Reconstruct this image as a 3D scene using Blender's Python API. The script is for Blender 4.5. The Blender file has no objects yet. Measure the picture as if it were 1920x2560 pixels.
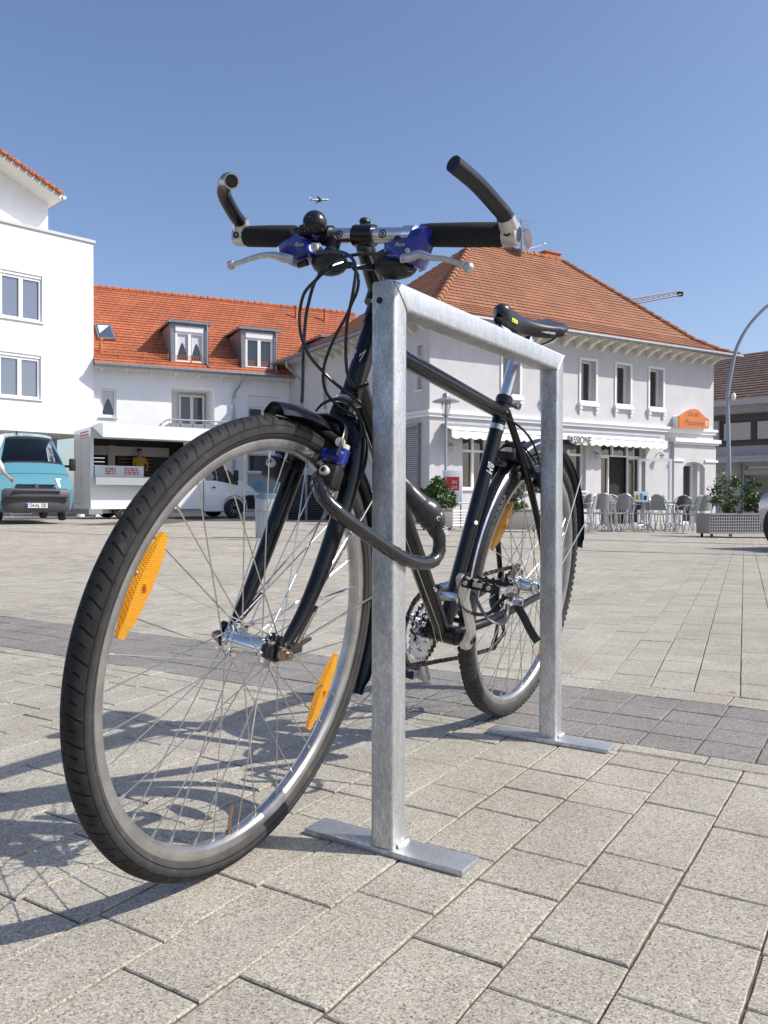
import bpy, bmesh, math, random
from mathutils import Vector, Matrix
R = math.radians
random.seed(11)
sc = bpy.context.scene
# ------------------------------------------------------------------ camera
F_PX, CAM_H, PITCH, ROLL = 2044.3, 0.558, -0.0128, 0.0023
_f = Vector((0, math.cos(PITCH), math.sin(PITCH))); _u = Vector((0, -math.sin(PITCH), math.cos(PITCH))); _r = Vector((1, 0, 0))
CR = math.cos(ROLL)*_r + math.sin(ROLL)*_u; CU = -math.sin(ROLL)*_r + math.cos(ROLL)*_u; CF = _f
CAM = Vector((0, 0, CAM_H))
cam = bpy.data.cameras.new('camera'); camo = bpy.data.objects.new('camera', cam); sc.collection.objects.link(camo)
cam.sensor_fit = 'HORIZONTAL'; cam.sensor_width = 36; cam.lens = 36*F_PX/1920; cam.clip_start = 0.05; cam.clip_end = 9000
camo.matrix_world = Matrix(((CR.x, CU.x, -CF.x, 0), (CR.y, CU.y, -CF.y, 0), (CR.z, CU.z, -CF.z, CAM_H), (0, 0, 0, 1)))
sc.camera = camo
# ------------------------------------------------------------------ light
SUN_AZ, SUN_EL = 98.0, 43.0
w = bpy.data.worlds.new("World"); sc.world = w; w.use_nodes = True
nt = w.node_tree; bg = nt.nodes['Background']; sky = nt.nodes.new('ShaderNodeTexSky'); sky.sky_type = 'NISHITA'; sky.sun_disc = False
sky.sun_elevation = R(SUN_EL); sky.sun_rotation = R(SUN_AZ); sky.air_density = 1.0; sky.dust_density = 1.6; sky.ozone_density = 3.2; sky.altitude = 100
bg.inputs[1].default_value = 0.132
tn = nt.nodes.new('ShaderNodeMix'); tn.data_type = 'RGBA'; tn.blend_type = 'MULTIPLY'; tn.inputs[0].default_value = 1; tn.inputs[7].default_value = (1.05, 1.0, 1.04, 1)   # camera white balance leans slightly magenta
nt.links.new(sky.outputs[0], tn.inputs[6]); nt.links.new(tn.outputs[2], bg.inputs[0])
sl = bpy.data.lights.new('sun', 'SUN'); sl.energy = 4.1; sl.angle = R(0.5); sl.color = (1.0, 0.955, 0.87)
slo = bpy.data.objects.new('sun', sl); sc.collection.objects.link(slo)
sd = Vector((math.sin(R(SUN_AZ))*math.cos(R(SUN_EL)), math.cos(R(SUN_AZ))*math.cos(R(SUN_EL)), math.sin(R(SUN_EL))))
slo.rotation_euler = sd.to_track_quat('Z', 'Y').to_euler(); slo.location = (6, -3, 9)
sc.view_settings.view_transform = 'Standard'; sc.view_settings.look = 'None'; sc.view_settings.exposure = 0.28; sc.view_settings.gamma = 1.0
sc.view_settings.use_curve_mapping = False

# ------------------------------------------------------------------ helpers
def ray(px, py):
    return CF*F_PX + CR*(px-960) - CU*(py-1280)
def smooth(a, b, t):
    t = max(0, min(1, (t-a)/(b-a))); return t*t*(3-2*t)
def gz(x, y):                                  # the square falls gently away to the right, for drainage
    return -0.0125*max(0.0, min(30.0, x+6.5))*smooth(3.5, 17, y)
def depth_pt(px, py, d):
    v = ray(px, py); return CAM + v*(d/v.y)
class MB:
    def __init__(s): s.v = []; s.f = []; s.m = []
    def add(s, V, F, mi=0):
        o = len(s.v); s.v += [tuple(p) for p in V]; s.f += [tuple(i+o for i in f) for f in F]; s.m += [mi]*len(F); return s
    def box(s, c, d, M=None, mi=0, bev=0):
        hx, hy, hz = d[0]/2, d[1]/2, d[2]/2; c = Vector(c)
        if bev:
            bm = bmesh.new(); bmesh.ops.create_cube(bm, size=1)
            for v in bm.verts: v.co = Vector((v.co.x*d[0], v.co.y*d[1], v.co.z*d[2]))
            bmesh.ops.bevel(bm, geom=bm.edges[:], offset=bev, segments=2, affect='EDGES', profile=0.5)
            bm.verts.index_update()
            V = [v.co.copy() for v in bm.verts]; F = [[v.index for v in f.verts] for f in bm.faces]; bm.free()
        else:
            V = [Vector((x*hx, y*hy, z*hz)) for x in (-1, 1) for y in (-1, 1) for z in (-1, 1)]
            F = [(0, 1, 3, 2), (4, 6, 7, 5), (0, 4, 5, 1), (2, 3, 7, 6), (0, 2, 6, 4), (1, 5, 7, 3)]
        if M is not None: V = [M @ v for v in V]
        return s.add([v+c for v in V], F, mi)
    def b2(s, a, b, mi=0, bev=0):
        return s.box([(a[i]+b[i])/2 for i in range(3)], [abs(b[i]-a[i]) for i in range(3)], None, mi, bev)
    def tube(s, P, r, seg=12, closed=False, cap=True, mi=0, sub=0, ov=None, hole=0):
        P = [Vector(p) for p in P]; n = len(P)
        rr = list(r) if isinstance(r, (list, tuple)) else [r]*n
        if sub:
            Q = []; q = []
            rng = n if closed else n-1
            for i in range(rng):
                if closed: p0, p1, p2, p3 = P[i-1], P[i], P[(i+1) % n], P[(i+2) % n]
                else: p0, p1, p2, p3 = P[max(i-1, 0)], P[i], P[i+1], P[min(i+2, n-1)]
                for k in range(sub):
                    t = k/sub
                    Q.append(0.5*((2*p1)+(p2-p0)*t+(2*p0-5*p1+4*p2-p3)*t*t+(3*p1-p0-3*p2+p3)*t**3)); ra, rb = rr[i], rr[(i+1) % n]; q.append((ra[0]*(1-t)+rb[0]*t, ra[1]*(1-t)+rb[1]*t) if isinstance(ra, tuple) else ra*(1-t)+rb*t)
            if not closed: Q.append(P[-1]); q.append(rr[-1])
            P, rr = Q, q; n = len(P)
        V = []; F = []; N = None
        for i in range(n):
            a = P[i-1] if (i > 0 or closed) else P[0]; b = P[(i+1) % n] if (i < n-1 or closed) else P[-1]
            t = (b-a).normalized()
            if N is None:
                N = t.orthogonal().normalized()
                if ov is not None: N = (Vector(ov)-t*t.dot(Vector(ov))).normalized()
            else: N = (N-t*t.dot(N)).normalized()
            B = t.cross(N)
            sx, sy = (rr[i] if isinstance(rr[i], (list, tuple)) else (rr[i], rr[i]))
            for k in range(seg):
                an = 2*math.pi*k/seg; V.append(P[i]+N*math.cos(an)*sx+B*math.sin(an)*sy)
        for i in range(n if closed else n-1):
            j = (i+1) % n
            for k in range(seg): F.append((i*seg+k, i*seg+(k+1) % seg, j*seg+(k+1) % seg, j*seg+k))
        if cap and not closed:
            F.append(tuple(range(seg-1, -1, -1))); F.append(tuple((n-1)*seg+k for k in range(seg)))
        return s.add(V, F, mi)
    def lathe(s, prof, o=(0, 0, 0), ax=(0, 0, 1), seg=24, mi=0, closed=False, a0=0, a1=360):
        o = Vector(o); ax = Vector(ax).normalized(); N = ax.orthogonal().normalized(); B = ax.cross(N)
        n = len(prof); full = abs(a1-a0) >= 360; m = seg if full else seg+1; V = []; F = []
        for k in range(m):
            an = R(a0+(a1-a0)*k/seg)
            for (r, h) in prof: V.append(o+ax*h+(N*math.cos(an)+B*math.sin(an))*r)
        for k in range(seg):
            k2 = (k+1) % m
            for i in range(n if closed else n-1):
                j = (i+1) % n
                F.append((k*n+i, k2*n+i, k2*n+j, k*n+j))
        if not closed and full:
            if prof[0][0] > 1e-6: F.append(tuple(k*n for k in range(m-1, -1, -1)))
            if prof[-1][0] > 1e-6: F.append(tuple(k*n+n-1 for k in range(m)))
        return s.add(V, F, mi)
    def cyl(s, a, b, r, seg=16, r2=None, mi=0): return s.tube([a, b], [r, r if r2 is None else r2], seg, mi=mi)
    def ball(s, c, r, seg=14, sc3=(1, 1, 1), mi=0):
        V = []; F = []; c = Vector(c); h = seg//2
        for i in range(h+1):
            for k in range(seg):
                a = math.pi*i/h; b = 2*math.pi*k/seg
                V.append(c+Vector((math.sin(a)*math.cos(b)*r*sc3[0], math.sin(a)*math.sin(b)*r*sc3[1], math.cos(a)*r*sc3[2])))
        for i in range(h):
            for k in range(seg): F.append((i*seg+k, (i+1)*seg+k, (i+1)*seg+(k+1) % seg, i*seg+(k+1) % seg))
        return s.add(V, F, mi)
    def prism(s, poly, fn, t0, t1, mi=0):       # polygon (a,b) -> fn(a,b,t)
        n = len(poly); V = [fn(a, b, t0) for a, b in poly]+[fn(a, b, t1) for a, b in poly]
        return s.add(V, [tuple(range(n-1, -1, -1)), tuple(range(n, 2*n))]+[(i, (i+1) % n, (i+1) % n+n, i+n) for i in range(n)], mi)
    def xf(s, M):
        s.v = [tuple(M @ Vector(p)) for p in s.v]; return s
    def build(s, name, mat, parent=None, label=None, flat=False, ang=35, merge=False):
        me = bpy.data.meshes.new(name); me.from_pydata(s.v, [], s.f); me.validate()
        mats = mat if isinstance(mat, (list, tuple)) else [mat]
        for m in mats: me.materials.append(m)
        if len(mats) > 1 and len(me.polygons) == len(s.m): me.polygons.foreach_set('material_index', s.m)
        bm = bmesh.new(); bm.from_mesh(me)
        if merge: bmesh.ops.remove_doubles(bm, verts=bm.verts, dist=1e-5)
        bmesh.ops.recalc_face_normals(bm, faces=bm.faces); bm.to_mesh(me); bm.free()
        if not flat:
            me.polygons.foreach_set('use_smooth', [True]*len(me.polygons)); me.set_sharp_from_angle(angle=R(ang))
        me.update()
        o = bpy.data.objects.new(name, me); sc.collection.objects.link(o)
        if parent is not None: o.parent = parent
        if label: o['label'] = label
        return o
def thing(name, label, cat, M=None, group=None):
    o = bpy.data.objects.new(name, None); sc.collection.objects.link(o); o.empty_display_size = 0.1
    if M is not None: o.matrix_world = M
    tag(o, label, cat, group); return o
def tag(o, label, cat, group=None):
    o['label'] = label; o['category'] = cat
    if group: o['group'] = group
    return o
def T(x, y, z, rz=0): return Matrix.Translation((x, y, z)) @ Matrix.Rotation(rz, 4, 'Z')
def cols(o, x, y, z):
    return Matrix(((x[0], y[0], z[0], o[0]), (x[1], y[1], z[1], o[1]), (x[2], y[2], z[2], o[2]), (0, 0, 0, 1)))
def copy_tree(o, M=None, label=None, parent=None):
    c = o.copy(); sc.collection.objects.link(c)
    if parent is not None: c.parent = parent
    if M is not None: c.matrix_world = M
    if label: c['label'] = label
    for ch in list(o.children): copy_tree(ch, None, None, c)
    return c
def text(s, size, mat, M, parent, name='lettering', shear=0, thick=0.0, align='CENTER', bold=0.0, w=1.0):
    cu = bpy.data.curves.new(name, 'FONT'); cu.body = s; cu.size = size; cu.shear = shear; cu.align_x = align; cu.align_y = 'CENTER'; cu.extrude = thick; cu.offset = bold
    t = bpy.data.objects.new(name+'_src', cu); sc.collection.objects.link(t)
    dg = bpy.context.evaluated_depsgraph_get(); dg.update(); me = bpy.data.meshes.new_from_object(t.evaluated_get(dg)); bpy.data.objects.remove(t)
    me.transform(Matrix.Diagonal((w, 1, 1, 1)))
    me.name = name; me.materials.clear(); me.materials.append(mat)
    o = bpy.data.objects.new(name, me); sc.collection.objects.link(o); o.parent = parent; o.matrix_local = M; return o

# ------------------------------------------------------------------ materials
def mat(name, col, rough=0.5, metal=0.0, **k):
    m = bpy.data.materials.new(name); m.use_nodes = True; b = m.node_tree.nodes['Principled BSDF']
    b.inputs['Base Color'].default_value = (*col, 1); b.inputs['Roughness'].default_value = rough; b.inputs['Metallic'].default_value = metal
    for kk, v in k.items():
        key = {'coat': 'Coat Weight', 'ior': 'IOR', 'trans': 'Transmission Weight', 'spec': 'Specular IOR Level', 'sheen': 'Sheen Weight', 'sub': 'Subsurface Weight', 'alpha': 'Alpha', 'emis': 'Emission Strength', 'aniso': 'Anisotropic'}[kk]
        b.inputs[key].default_value = v
    if 'coat' in k: b.inputs['Coat Roughness'].default_value = 0.05
    return m
def N(m, t, **k):
    n = m.node_tree.nodes.new(t)
    for a, v in k.items():
        if a.startswith('i_'): n.inputs[a[2:].replace('_', ' ')].default_value = v
        else: setattr(n, a, v)
    return n
def L(m, a, b): m.node_tree.links.new(a, b)
def ramp(m, src, stops):
    r = N(m, 'ShaderNodeValToRGB'); L(m, src, r.inputs[0]); e = r.color_ramp.elements
    while len(e) > 1: e.remove(e[-1])
    e[0].position = stops[0][0]; e[0].color = (*stops[0][1], 1)
    for p, c in stops[1:]:
        x = e.new(p); x.color = (*c, 1)
    return r
def noisy(name, c1, c2, scale, rough=0.6, metal=0, bump=0.0, bdist=0.002, detail=4, r2=None, stretch=None, **k):
    m = mat(name, c1, rough, metal, **k); b = m.node_tree.nodes['Principled BSDF']
    tc = N(m, 'ShaderNodeTexCoord'); src = tc.outputs['Object']
    if stretch:
        mp = N(m, 'ShaderNodeMapping'); mp.inputs['Scale'].default_value = stretch; L(m, src, mp.inputs[0]); src = mp.outputs[0]
    n = N(m, 'ShaderNodeTexNoise'); n.inputs['Scale'].default_value = scale; n.inputs['Detail'].default_value = detail; n.inputs['Roughness'].default_value = 0.6
    L(m, src, n.inputs['Vector']); r = ramp(m, n.outputs['Fac'], [(0.35, c1), (0.65, c2)]); L(m, r.outputs[0], b.inputs['Base Color'])
    if r2 is not None:
        mr = N(m, 'ShaderNodeMapRange'); mr.inputs['From Min'].default_value = .35; mr.inputs['From Max'].default_value = .65; mr.inputs['To Min'].default_value = rough; mr.inputs['To Max'].default_value = r2
        L(m, n.outputs['Fac'], mr.inputs[0]); L(m, mr.outputs[0], b.inputs['Roughness'])
    if bump:
        bu = N(m, 'ShaderNodeBump'); bu.inputs['Strength'].default_value = bump; bu.inputs['Distance'].default_value = bdist; L(m, n.outputs['Fac'], bu.inputs['Height']); L(m, bu.outputs[0], b.inputs['Normal'])
    return m
def m_paver(name, base, dark, light, var):
    m = mat(name, base, 0.85); b = m.node_tree.nodes['Principled BSDF']; geo = N(m, 'ShaderNodeNewGeometry'); pos = geo.outputs['Position']
    v1 = N(m, 'ShaderNodeTexVoronoi'); v1.inputs['Scale'].default_value = 430; L(m, pos, v1.inputs['Vector'])
    sep = N(m, 'ShaderNodeSeparateColor'); L(m, v1.outputs['Color'], sep.inputs[0])
    sp = ramp(m, sep.outputs[0], [(0.0, dark), (0.075, tuple(x*.58 for x in base)), (0.20, tuple(x*.9 for x in base)), (0.55, base), (0.80, tuple(min(1, x*1.25) for x in base)), (0.92, light)])
    v2 = N(m, 'ShaderNodeTexVoronoi'); v2.inputs['Scale'].default_value = 900; L(m, pos, v2.inputs['Vector'])
    sep2 = N(m, 'ShaderNodeSeparateColor'); L(m, v2.outputs['Color'], sep2.inputs[0])
    sp2 = ramp(m, sep2.outputs[1], [(0.0, (.45, .45, .45)), (0.25, (.9, .9, .9)), (0.8, (1.05, 1.05, 1.05)), (1.0, (1.3, 1.3, 1.3))])
    mx = N(m, 'ShaderNodeMix', data_type='RGBA', blend_type='MULTIPLY'); mx.inputs[0].default_value = .45; L(m, sp.outputs[0], mx.inputs[6]); L(m, sp2.outputs[0], mx.inputs[7])
    n = N(m, 'ShaderNodeTexNoise'); n.inputs['Scale'].default_value = 5; n.inputs['Detail'].default_value = 5; L(m, pos, n.inputs['Vector'])
    rp = ramp(m, n.outputs['Fac'], [(0.3, (.87, .86, .84)), (0.7, (1.07, 1.07, 1.07))])
    mx2 = N(m, 'ShaderNodeMix', data_type='RGBA', blend_type='MULTIPLY'); mx2.inputs[0].default_value = 1; L(m, mx.outputs[2], mx2.inputs[6]); L(m, rp.outputs[0], mx2.inputs[7])
    at = N(m, 'ShaderNodeAttribute', attribute_name='tone'); mr = N(m, 'ShaderNodeMapRange'); mr.inputs['To Min'].default_value = 1-var; mr.inputs['To Max'].default_value = 1+var; L(m, at.outputs['Fac'], mr.inputs[0])
    mx3 = N(m, 'ShaderNodeVectorMath', operation='SCALE'); L(m, mx2.outputs[2], mx3.inputs[0]); L(m, mr.outputs[0], mx3.inputs['Scale'])
    v3 = N(m, 'ShaderNodeTexVoronoi'); v3.inputs['Scale'].default_value = 2.6; L(m, pos, v3.inputs['Vector']); n3 = N(m, 'ShaderNodeTexNoise'); n3.inputs['Scale'].default_value = 60; L(m, pos, n3.inputs[0])
    ad = N(m, 'ShaderNodeMath', operation='MULTIPLY_ADD'); L(m, n3.outputs['Fac'], ad.inputs[0]); ad.inputs[1].default_value = .05; L(m, v3.outputs['Distance'], ad.inputs[2]); gm = ramp(m, ad.outputs[0], [(.050, (.55, .53, .51)), (.062, (1, 1, 1))])
    n4 = N(m, 'ShaderNodeTexNoise'); n4.inputs['Scale'].default_value = .9; n4.inputs['Detail'].default_value = 7; n4.inputs['Roughness'].default_value = .6; L(m, pos, n4.inputs[0]); st = ramp(m, n4.outputs['Fac'], [(.40, (1.02, 1.02, 1.02)), (.66, (.86, .85, .83))])
    m4 = N(m, 'ShaderNodeMix', data_type='RGBA', blend_type='MULTIPLY'); m4.inputs[0].default_value = 1; L(m, mx3.outputs[0], m4.inputs[6]); L(m, gm.outputs[0], m4.inputs[7])
    m5 = N(m, 'ShaderNodeMix', data_type='RGBA', blend_type='MULTIPLY'); m5.inputs[0].default_value = 1; L(m, m4.outputs[2], m5.inputs[6]); L(m, st.outputs[0], m5.inputs[7]); L(m, m5.outputs[2], b.inputs['Base Color'])
    bu = N(m, 'ShaderNodeBump'); bu.inputs['Strength'].default_value = .55; bu.inputs['Distance'].default_value = .0012; L(m, sep.outputs[0], bu.inputs['Height']); L(m, bu.outputs[0], b.inputs['Normal'])
    return m
def m_tiles(name, c1, c2, mortar, sx, sz, bump=.6, mode='XZ'):
    m = mat(name, c1, .8); b = m.node_tree.nodes['Principled BSDF']; tc = N(m, 'ShaderNodeTexCoord'); sp = N(m, 'ShaderNodeSeparateXYZ'); L(m, tc.outputs['Object'], sp.inputs[0])
    cb = N(m, 'ShaderNodeCombineXYZ'); L(m, sp.outputs['X' if mode[0] == 'X' else 'Y'], cb.inputs[0]); L(m, sp.outputs['Z'], cb.inputs[1])
    br = N(m, 'ShaderNodeTexBrick'); br.inputs['Color1'].default_value = (*c1, 1); br.inputs['Color2'].default_value = (*c2, 1); br.inputs['Mortar'].default_value = (*mortar, 1)
    br.inputs['Scale'].default_value = 1; br.inputs['Brick Width'].default_value = sx; br.inputs['Row Height'].default_value = sz; br.inputs['Mortar Size'].default_value = .012; br.inputs['Mortar Smooth'].default_value = .4; br.inputs['Bias'].default_value = -.1
    L(m, cb.outputs[0], br.inputs[0])
    n = N(m, 'ShaderNodeTexNoise'); n.inputs['Scale'].default_value = 1.3; n.inputs['Detail'].default_value = 6; L(m, tc.outputs['Object'], n.inputs[0]); rp = ramp(m, n.outputs['Fac'], [(.3, (.82, .82, .84)), (.7, (1.12, 1.1, 1.08))])
    mx = N(m, 'ShaderNodeMix', data_type='RGBA', blend_type='MULTIPLY'); mx.inputs[0].default_value = 1; L(m, br.outputs[0], mx.inputs[6]); L(m, rp.outputs[0], mx.inputs[7]); L(m, mx.outputs[2], b.inputs['Base Color'])
    bu = N(m, 'ShaderNodeBump'); bu.inputs['Strength'].default_value = bump; bu.inputs['Distance'].default_value = .02; bu.invert = True; L(m, br.outputs['Fac'], bu.inputs['Height']); L(m, bu.outputs[0], b.inputs['Normal'])
    return m
def weather(m, base, amt):
    b = m.node_tree.nodes['Principled BSDF']; tc = N(m, 'ShaderNodeTexCoord'); mp = N(m, 'ShaderNodeMapping'); mp.inputs['Scale'].default_value = (2.2, 2.2, .22); L(m, tc.outputs['Object'], mp.inputs[0])
    n = N(m, 'ShaderNodeTexNoise'); n.inputs['Scale'].default_value = 2.5; n.inputs['Detail'].default_value = 9; n.inputs['Roughness'].default_value = .65; L(m, mp.outputs[0], n.inputs[0]); lk = b.inputs['Base Color'].links[0].from_socket
    r = ramp(m, n.outputs['Fac'], [(.42, (1, 1, 1)), (.75, (1-amt, 1-amt, 1-amt*1.1))]); mx = N(m, 'ShaderNodeMix', data_type='RGBA', blend_type='MULTIPLY'); mx.inputs[0].default_value = 1; L(m, lk, mx.inputs[6]); L(m, r.outputs[0], mx.inputs[7]); L(m, mx.outputs[2], b.inputs['Base Color'])
def m_galv():
    m = mat('galvanised_steel', (.55, .57, .60), .42, .9); b = m.node_tree.nodes['Principled BSDF']; tc = N(m, 'ShaderNodeTexCoord')
    mp = N(m, 'ShaderNodeMapping'); mp.inputs['Scale'].default_value = (1, 1, .45); L(m, tc.outputs['Object'], mp.inputs[0])
    v = N(m, 'ShaderNodeTexVoronoi'); v.inputs['Scale'].default_value = 420; v.inputs['Randomness'].default_value = 1; L(m, mp.outputs[0], v.inputs['Vector']); s = N(m, 'ShaderNodeSeparateColor'); L(m, v.outputs['Color'], s.inputs[0])
    n = N(m, 'ShaderNodeTexNoise'); n.inputs['Scale'].default_value = 26; n.inputs['Detail'].default_value = 12; n.inputs['Roughness'].default_value = .78; L(m, mp.outputs[0], n.inputs[0])
    a = N(m, 'ShaderNodeMath', operation='MULTIPLY_ADD'); L(m, s.outputs[0], a.inputs[0]); a.inputs[1].default_value = .16; L(m, n.outputs['Fac'], a.inputs[2])
    r = ramp(m, a.outputs[0], [(.42, (.40, .41, .41)), (.58, (.52, .53, .53)), (.76, (.70, .72, .74))]); L(m, r.outputs[0], b.inputs['Base Color'])
    mr = N(m, 'ShaderNodeMapRange'); mr.inputs['From Min'].default_value = .4; mr.inputs['From Max'].default_value = .9; mr.inputs['To Min'].default_value = .62; mr.inputs['To Max'].default_value = .36; L(m, a.outputs[0], mr.inputs[0]); L(m, mr.outputs[0], b.inputs['Roughness'])
    bu = N(m, 'ShaderNodeBump'); bu.inputs['Strength'].default_value = .25; bu.inputs['Distance'].default_value = .001; L(m, a.outputs[0], bu.inputs['Height']); L(m, bu.outputs[0], b.inputs['Normal'])
    return m
def m_tread(name, nl, col=(.028, .028, .03)):
    # surface pattern of the tyre: angle round the axle and offset across the tread, in the tyre's own space
    m = mat(name, col, .66, spec=.18); b = m.node_tree.nodes['Principled BSDF']; tc = N(m, 'ShaderNodeTexCoord'); sp = N(m, 'ShaderNodeSeparateXYZ'); L(m, tc.outputs['Object'], sp.inputs[0])
    def M(op, a, bb=None, c=None):
        x = N(m, 'ShaderNodeMath', operation=op)
        for i, v in enumerate((a, bb, c)):
            if v is None: continue
            if isinstance(v, (int, float)): x.inputs[i].default_value = v
            else: L(m, v, x.inputs[i])
        return x.outputs[0]
    ang = M('MULTIPLY', M('ARCTAN2', sp.outputs['Z'], sp.outputs['X']), nl/(2*math.pi)); ay = M('ABSOLUTE', sp.outputs['Y']); sg = M('MULTIPLY', M('SIGN', sp.outputs['Y']), .25)
    ph = M('ADD', M('ADD', ang, sg), M('MULTIPLY', M('POWER', M('MULTIPLY', ay, 60), 2), .28))
    fr = M('ABSOLUTE', M('SUBTRACT', M('FRACT', ph), .5))
    long_ = M('MULTIPLY', M('LESS_THAN', fr, .048), M('MULTIPLY', M('GREATER_THAN', ay, .0012), M('LESS_THAN', ay, .0176)))
    fr2 = M('ABSOLUTE', M('SUBTRACT', M('FRACT', M('ADD', ph, .5)), .5))
    short = M('MULTIPLY', M('LESS_THAN', fr2, .05), M('MULTIPLY', M('GREATER_THAN', ay, .0060), M('LESS_THAN', ay, .0135)))
    g = M('MAXIMUM', long_, short); rad = M('SQRT', M('ADD', M('POWER', sp.outputs['X'], 2), M('POWER', sp.outputs['Z'], 2)))
    g = M('MULTIPLY', g, M('GREATER_THAN', rad, .3337)); ln1 = M('LESS_THAN', M('ABSOLUTE', M('SUBTRACT', rad, .3325)), .0005); ln2 = M('LESS_THAN', M('ABSOLUTE', M('SUBTRACT', rad, .3205)), .0006); g = M('MAXIMUM', g, M('MAXIMUM', ln1, ln2))
    n = N(m, 'ShaderNodeTexNoise'); n.inputs['Scale'].default_value = 45; n.inputs['Detail'].default_value = 7; n.inputs['Roughness'].default_value = .65; L(m, tc.outputs['Object'], n.inputs[0])
    dr = ramp(m, n.outputs['Fac'], [(.40, (.020, .020, .021)), (.62, (.033, .0325, .032)), (.78, (.09, .085, .078))])
    side = ramp(m, rad, [(.3165, (.040, .038, .036)), (.326, (.030, .029, .028)), (.332, (0, 0, 0))])
    mx0 = N(m, 'ShaderNodeMix', data_type='RGBA', blend_type='ADD'); mx0.inputs[0].default_value = .8; L(m, dr.outputs[0], mx0.inputs[6]); L(m, side.outputs[0], mx0.inputs[7])
    mx = N(m, 'ShaderNodeMix', data_type='RGBA'); L(m, g, mx.inputs[0]); L(m, mx0.outputs[2], mx.inputs[6]); mx.inputs[7].default_value = (.003, .003, .003, 1); L(m, mx.outputs[2], b.inputs['Base Color'])
    bu = N(m, 'ShaderNodeBump'); bu.inputs['Strength'].default_value = 1; bu.inputs['Distance'].default_value = .0016; bu.invert = True; L(m, g, bu.inputs['Height']); L(m, bu.outputs[0], b.inputs['Normal'])
    return m
def m_leaf(name, c1, c2):
    m = mat(name, c1, .45); b = m.node_tree.nodes['Principled BSDF']; g = N(m, 'ShaderNodeAttribute', attribute_name='tone'); r = ramp(m, g.outputs['Fac'], [(0, c1), (1, c2)]); L(m, r.outputs[0], b.inputs['Base Color']); return m
M_ = {}
def setup():
    A = M_
    A['paver'] = m_paver('light_paver', (.402, .368, .304), (.15, .135, .115), (.56, .53, .47), .05)
    A['paver_dark'] = m_paver('grey_paver', (.232, .216, .197), (.12, .115, .11), (.38, .37, .355), .05)
    A['sand'] = noisy('joint_sand', (.095, .068, .052), (.16, .118, .09), 160, .95, bump=.4)
    A['galv'] = m_galv()
    A['black_paint'] = mat('black_enamel', (.006, .006, .0065), .26, 0, coat=.25, spec=.35)
    A['black_dull'] = noisy('black_plastic', (.012, .012, .014), (.022, .022, .024), 90, .42)
    A['guard'] = mat('mudguard_plastic', (.012, .012, .016), .28)
    A['foam'] = noisy('foam_grip', (.010, .010, .011), (.02, .02, .02), 300, .9, bump=.3, bdist=.0006)
    A['alu'] = noisy('brushed_aluminium', (.62, .62, .63), (.78, .78, .78), 60, .28, 1, r2=.38)
    A['crank'] = noisy('worn_aluminium', (.50, .49, .47), (.66, .65, .63), 70, .45, .85, r2=.32)
    A['rim'] = noisy('rim_aluminium', (.44, .43, .42), (.58, .57, .555), 30, .36, .92, stretch=(1, 1, 1))
    A['chrome'] = mat('polished_metal', (.85, .85, .86), .10, 1)
    A['spoke'] = mat('spoke_steel', (.62, .60, .56), .30, 1)
    A['chainm'] = noisy('oily_chain', (.05, .045, .04), (.16, .14, .12), 400, .4, .8)
    A['blue'] = mat('blue_anodised', (.010, .018, .22), .28, .15, coat=.6)
    A['cream'] = mat('cream_plastic', (.62, .60, .48), .35)
    A['brass'] = mat('bronze_nut', (.45, .33, .24), .3, 1)
    A['tyre'] = m_tread('front_tyre_rubber', 64)
    A['tyre2'] = noisy('rear_tyre_rubber', (.020, .020, .020), (.05, .048, .045), 60, .7)
    A['amber'] = mat('amber_reflector', (.95, .43, .004), .18, 0, trans=.35, coat=.5)
    mm = A['amber']; bq = mm.node_tree.nodes['Principled BSDF']; tc = N(mm, 'ShaderNodeTexCoord'); v = N(mm, 'ShaderNodeTexVoronoi'); v.inputs['Scale'].default_value = 420; v.inputs['Randomness'].default_value = .15; L(mm, tc.outputs['Object'], v.inputs[0])
    bu = N(mm, 'ShaderNodeBump'); bu.inputs['Strength'].default_value = .9; bu.inputs['Distance'].default_value = .0012; L(mm, v.outputs['Distance'], bu.inputs['Height']); L(mm, bu.outputs[0], bq.inputs['Normal'])
    A['cable'] = mat('cable_sheath', (.010, .010, .011), .25)
    A['lock'] = mat('lock_plastic', (.030, .030, .033), .35)
    A['lockc'] = mat('lock_cover', (.018, .018, .020), .22, 0, coat=.4)
    A['saddle'] = noisy('saddle_leather', (.012, .012, .015), (.03, .03, .035), 250, .34, bump=.2, bdist=.0005)
    A['white_txt'] = mat('white_lettering', (.75, .75, .75), .5)
    A['yellow_txt'] = mat('yellow_lettering', (.75, .70, .05), .5)
    A['dark_txt'] = mat('dark_lettering', (.10, .09, .09), .6)
    A['red_txt'] = mat('red_lettering', (.55, .06, .05), .6)
    A['render_w'] = noisy('white_render', (.88, .88, .89), (.92, .92, .92), 3, .9)
    A['render_g'] = noisy('pale_render', (.55, .54, .555), (.60, .59, .60), 2.2, .9, bump=.15, bdist=.01)
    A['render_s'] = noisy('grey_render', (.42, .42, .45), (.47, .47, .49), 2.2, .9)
    A['trim'] = mat('white_trim', (.80, .80, .79), .6)
    A['soffit'] = mat('cream_soffit', (.72, .69, .62), .7)
    A['pvc'] = mat('white_window_frame', (.85, .85, .85), .35)
    A['glass'] = mat('window_pane', (.018, .022, .028), .04, 0, ior=1.9)
    A['glass_sky'] = mat('window_pane_bright', (.06, .08, .12), .03, 0, ior=2.8)
    A['curtain'] = noisy('lace_curtain', (.55, .55, .58), (.75, .75, .78), 40, .9)
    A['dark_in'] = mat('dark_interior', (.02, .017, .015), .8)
    A['zinc'] = noisy('zinc_sheet', (.22, .23, .25), (.30, .31, .33), 8, .45, .6)
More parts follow.
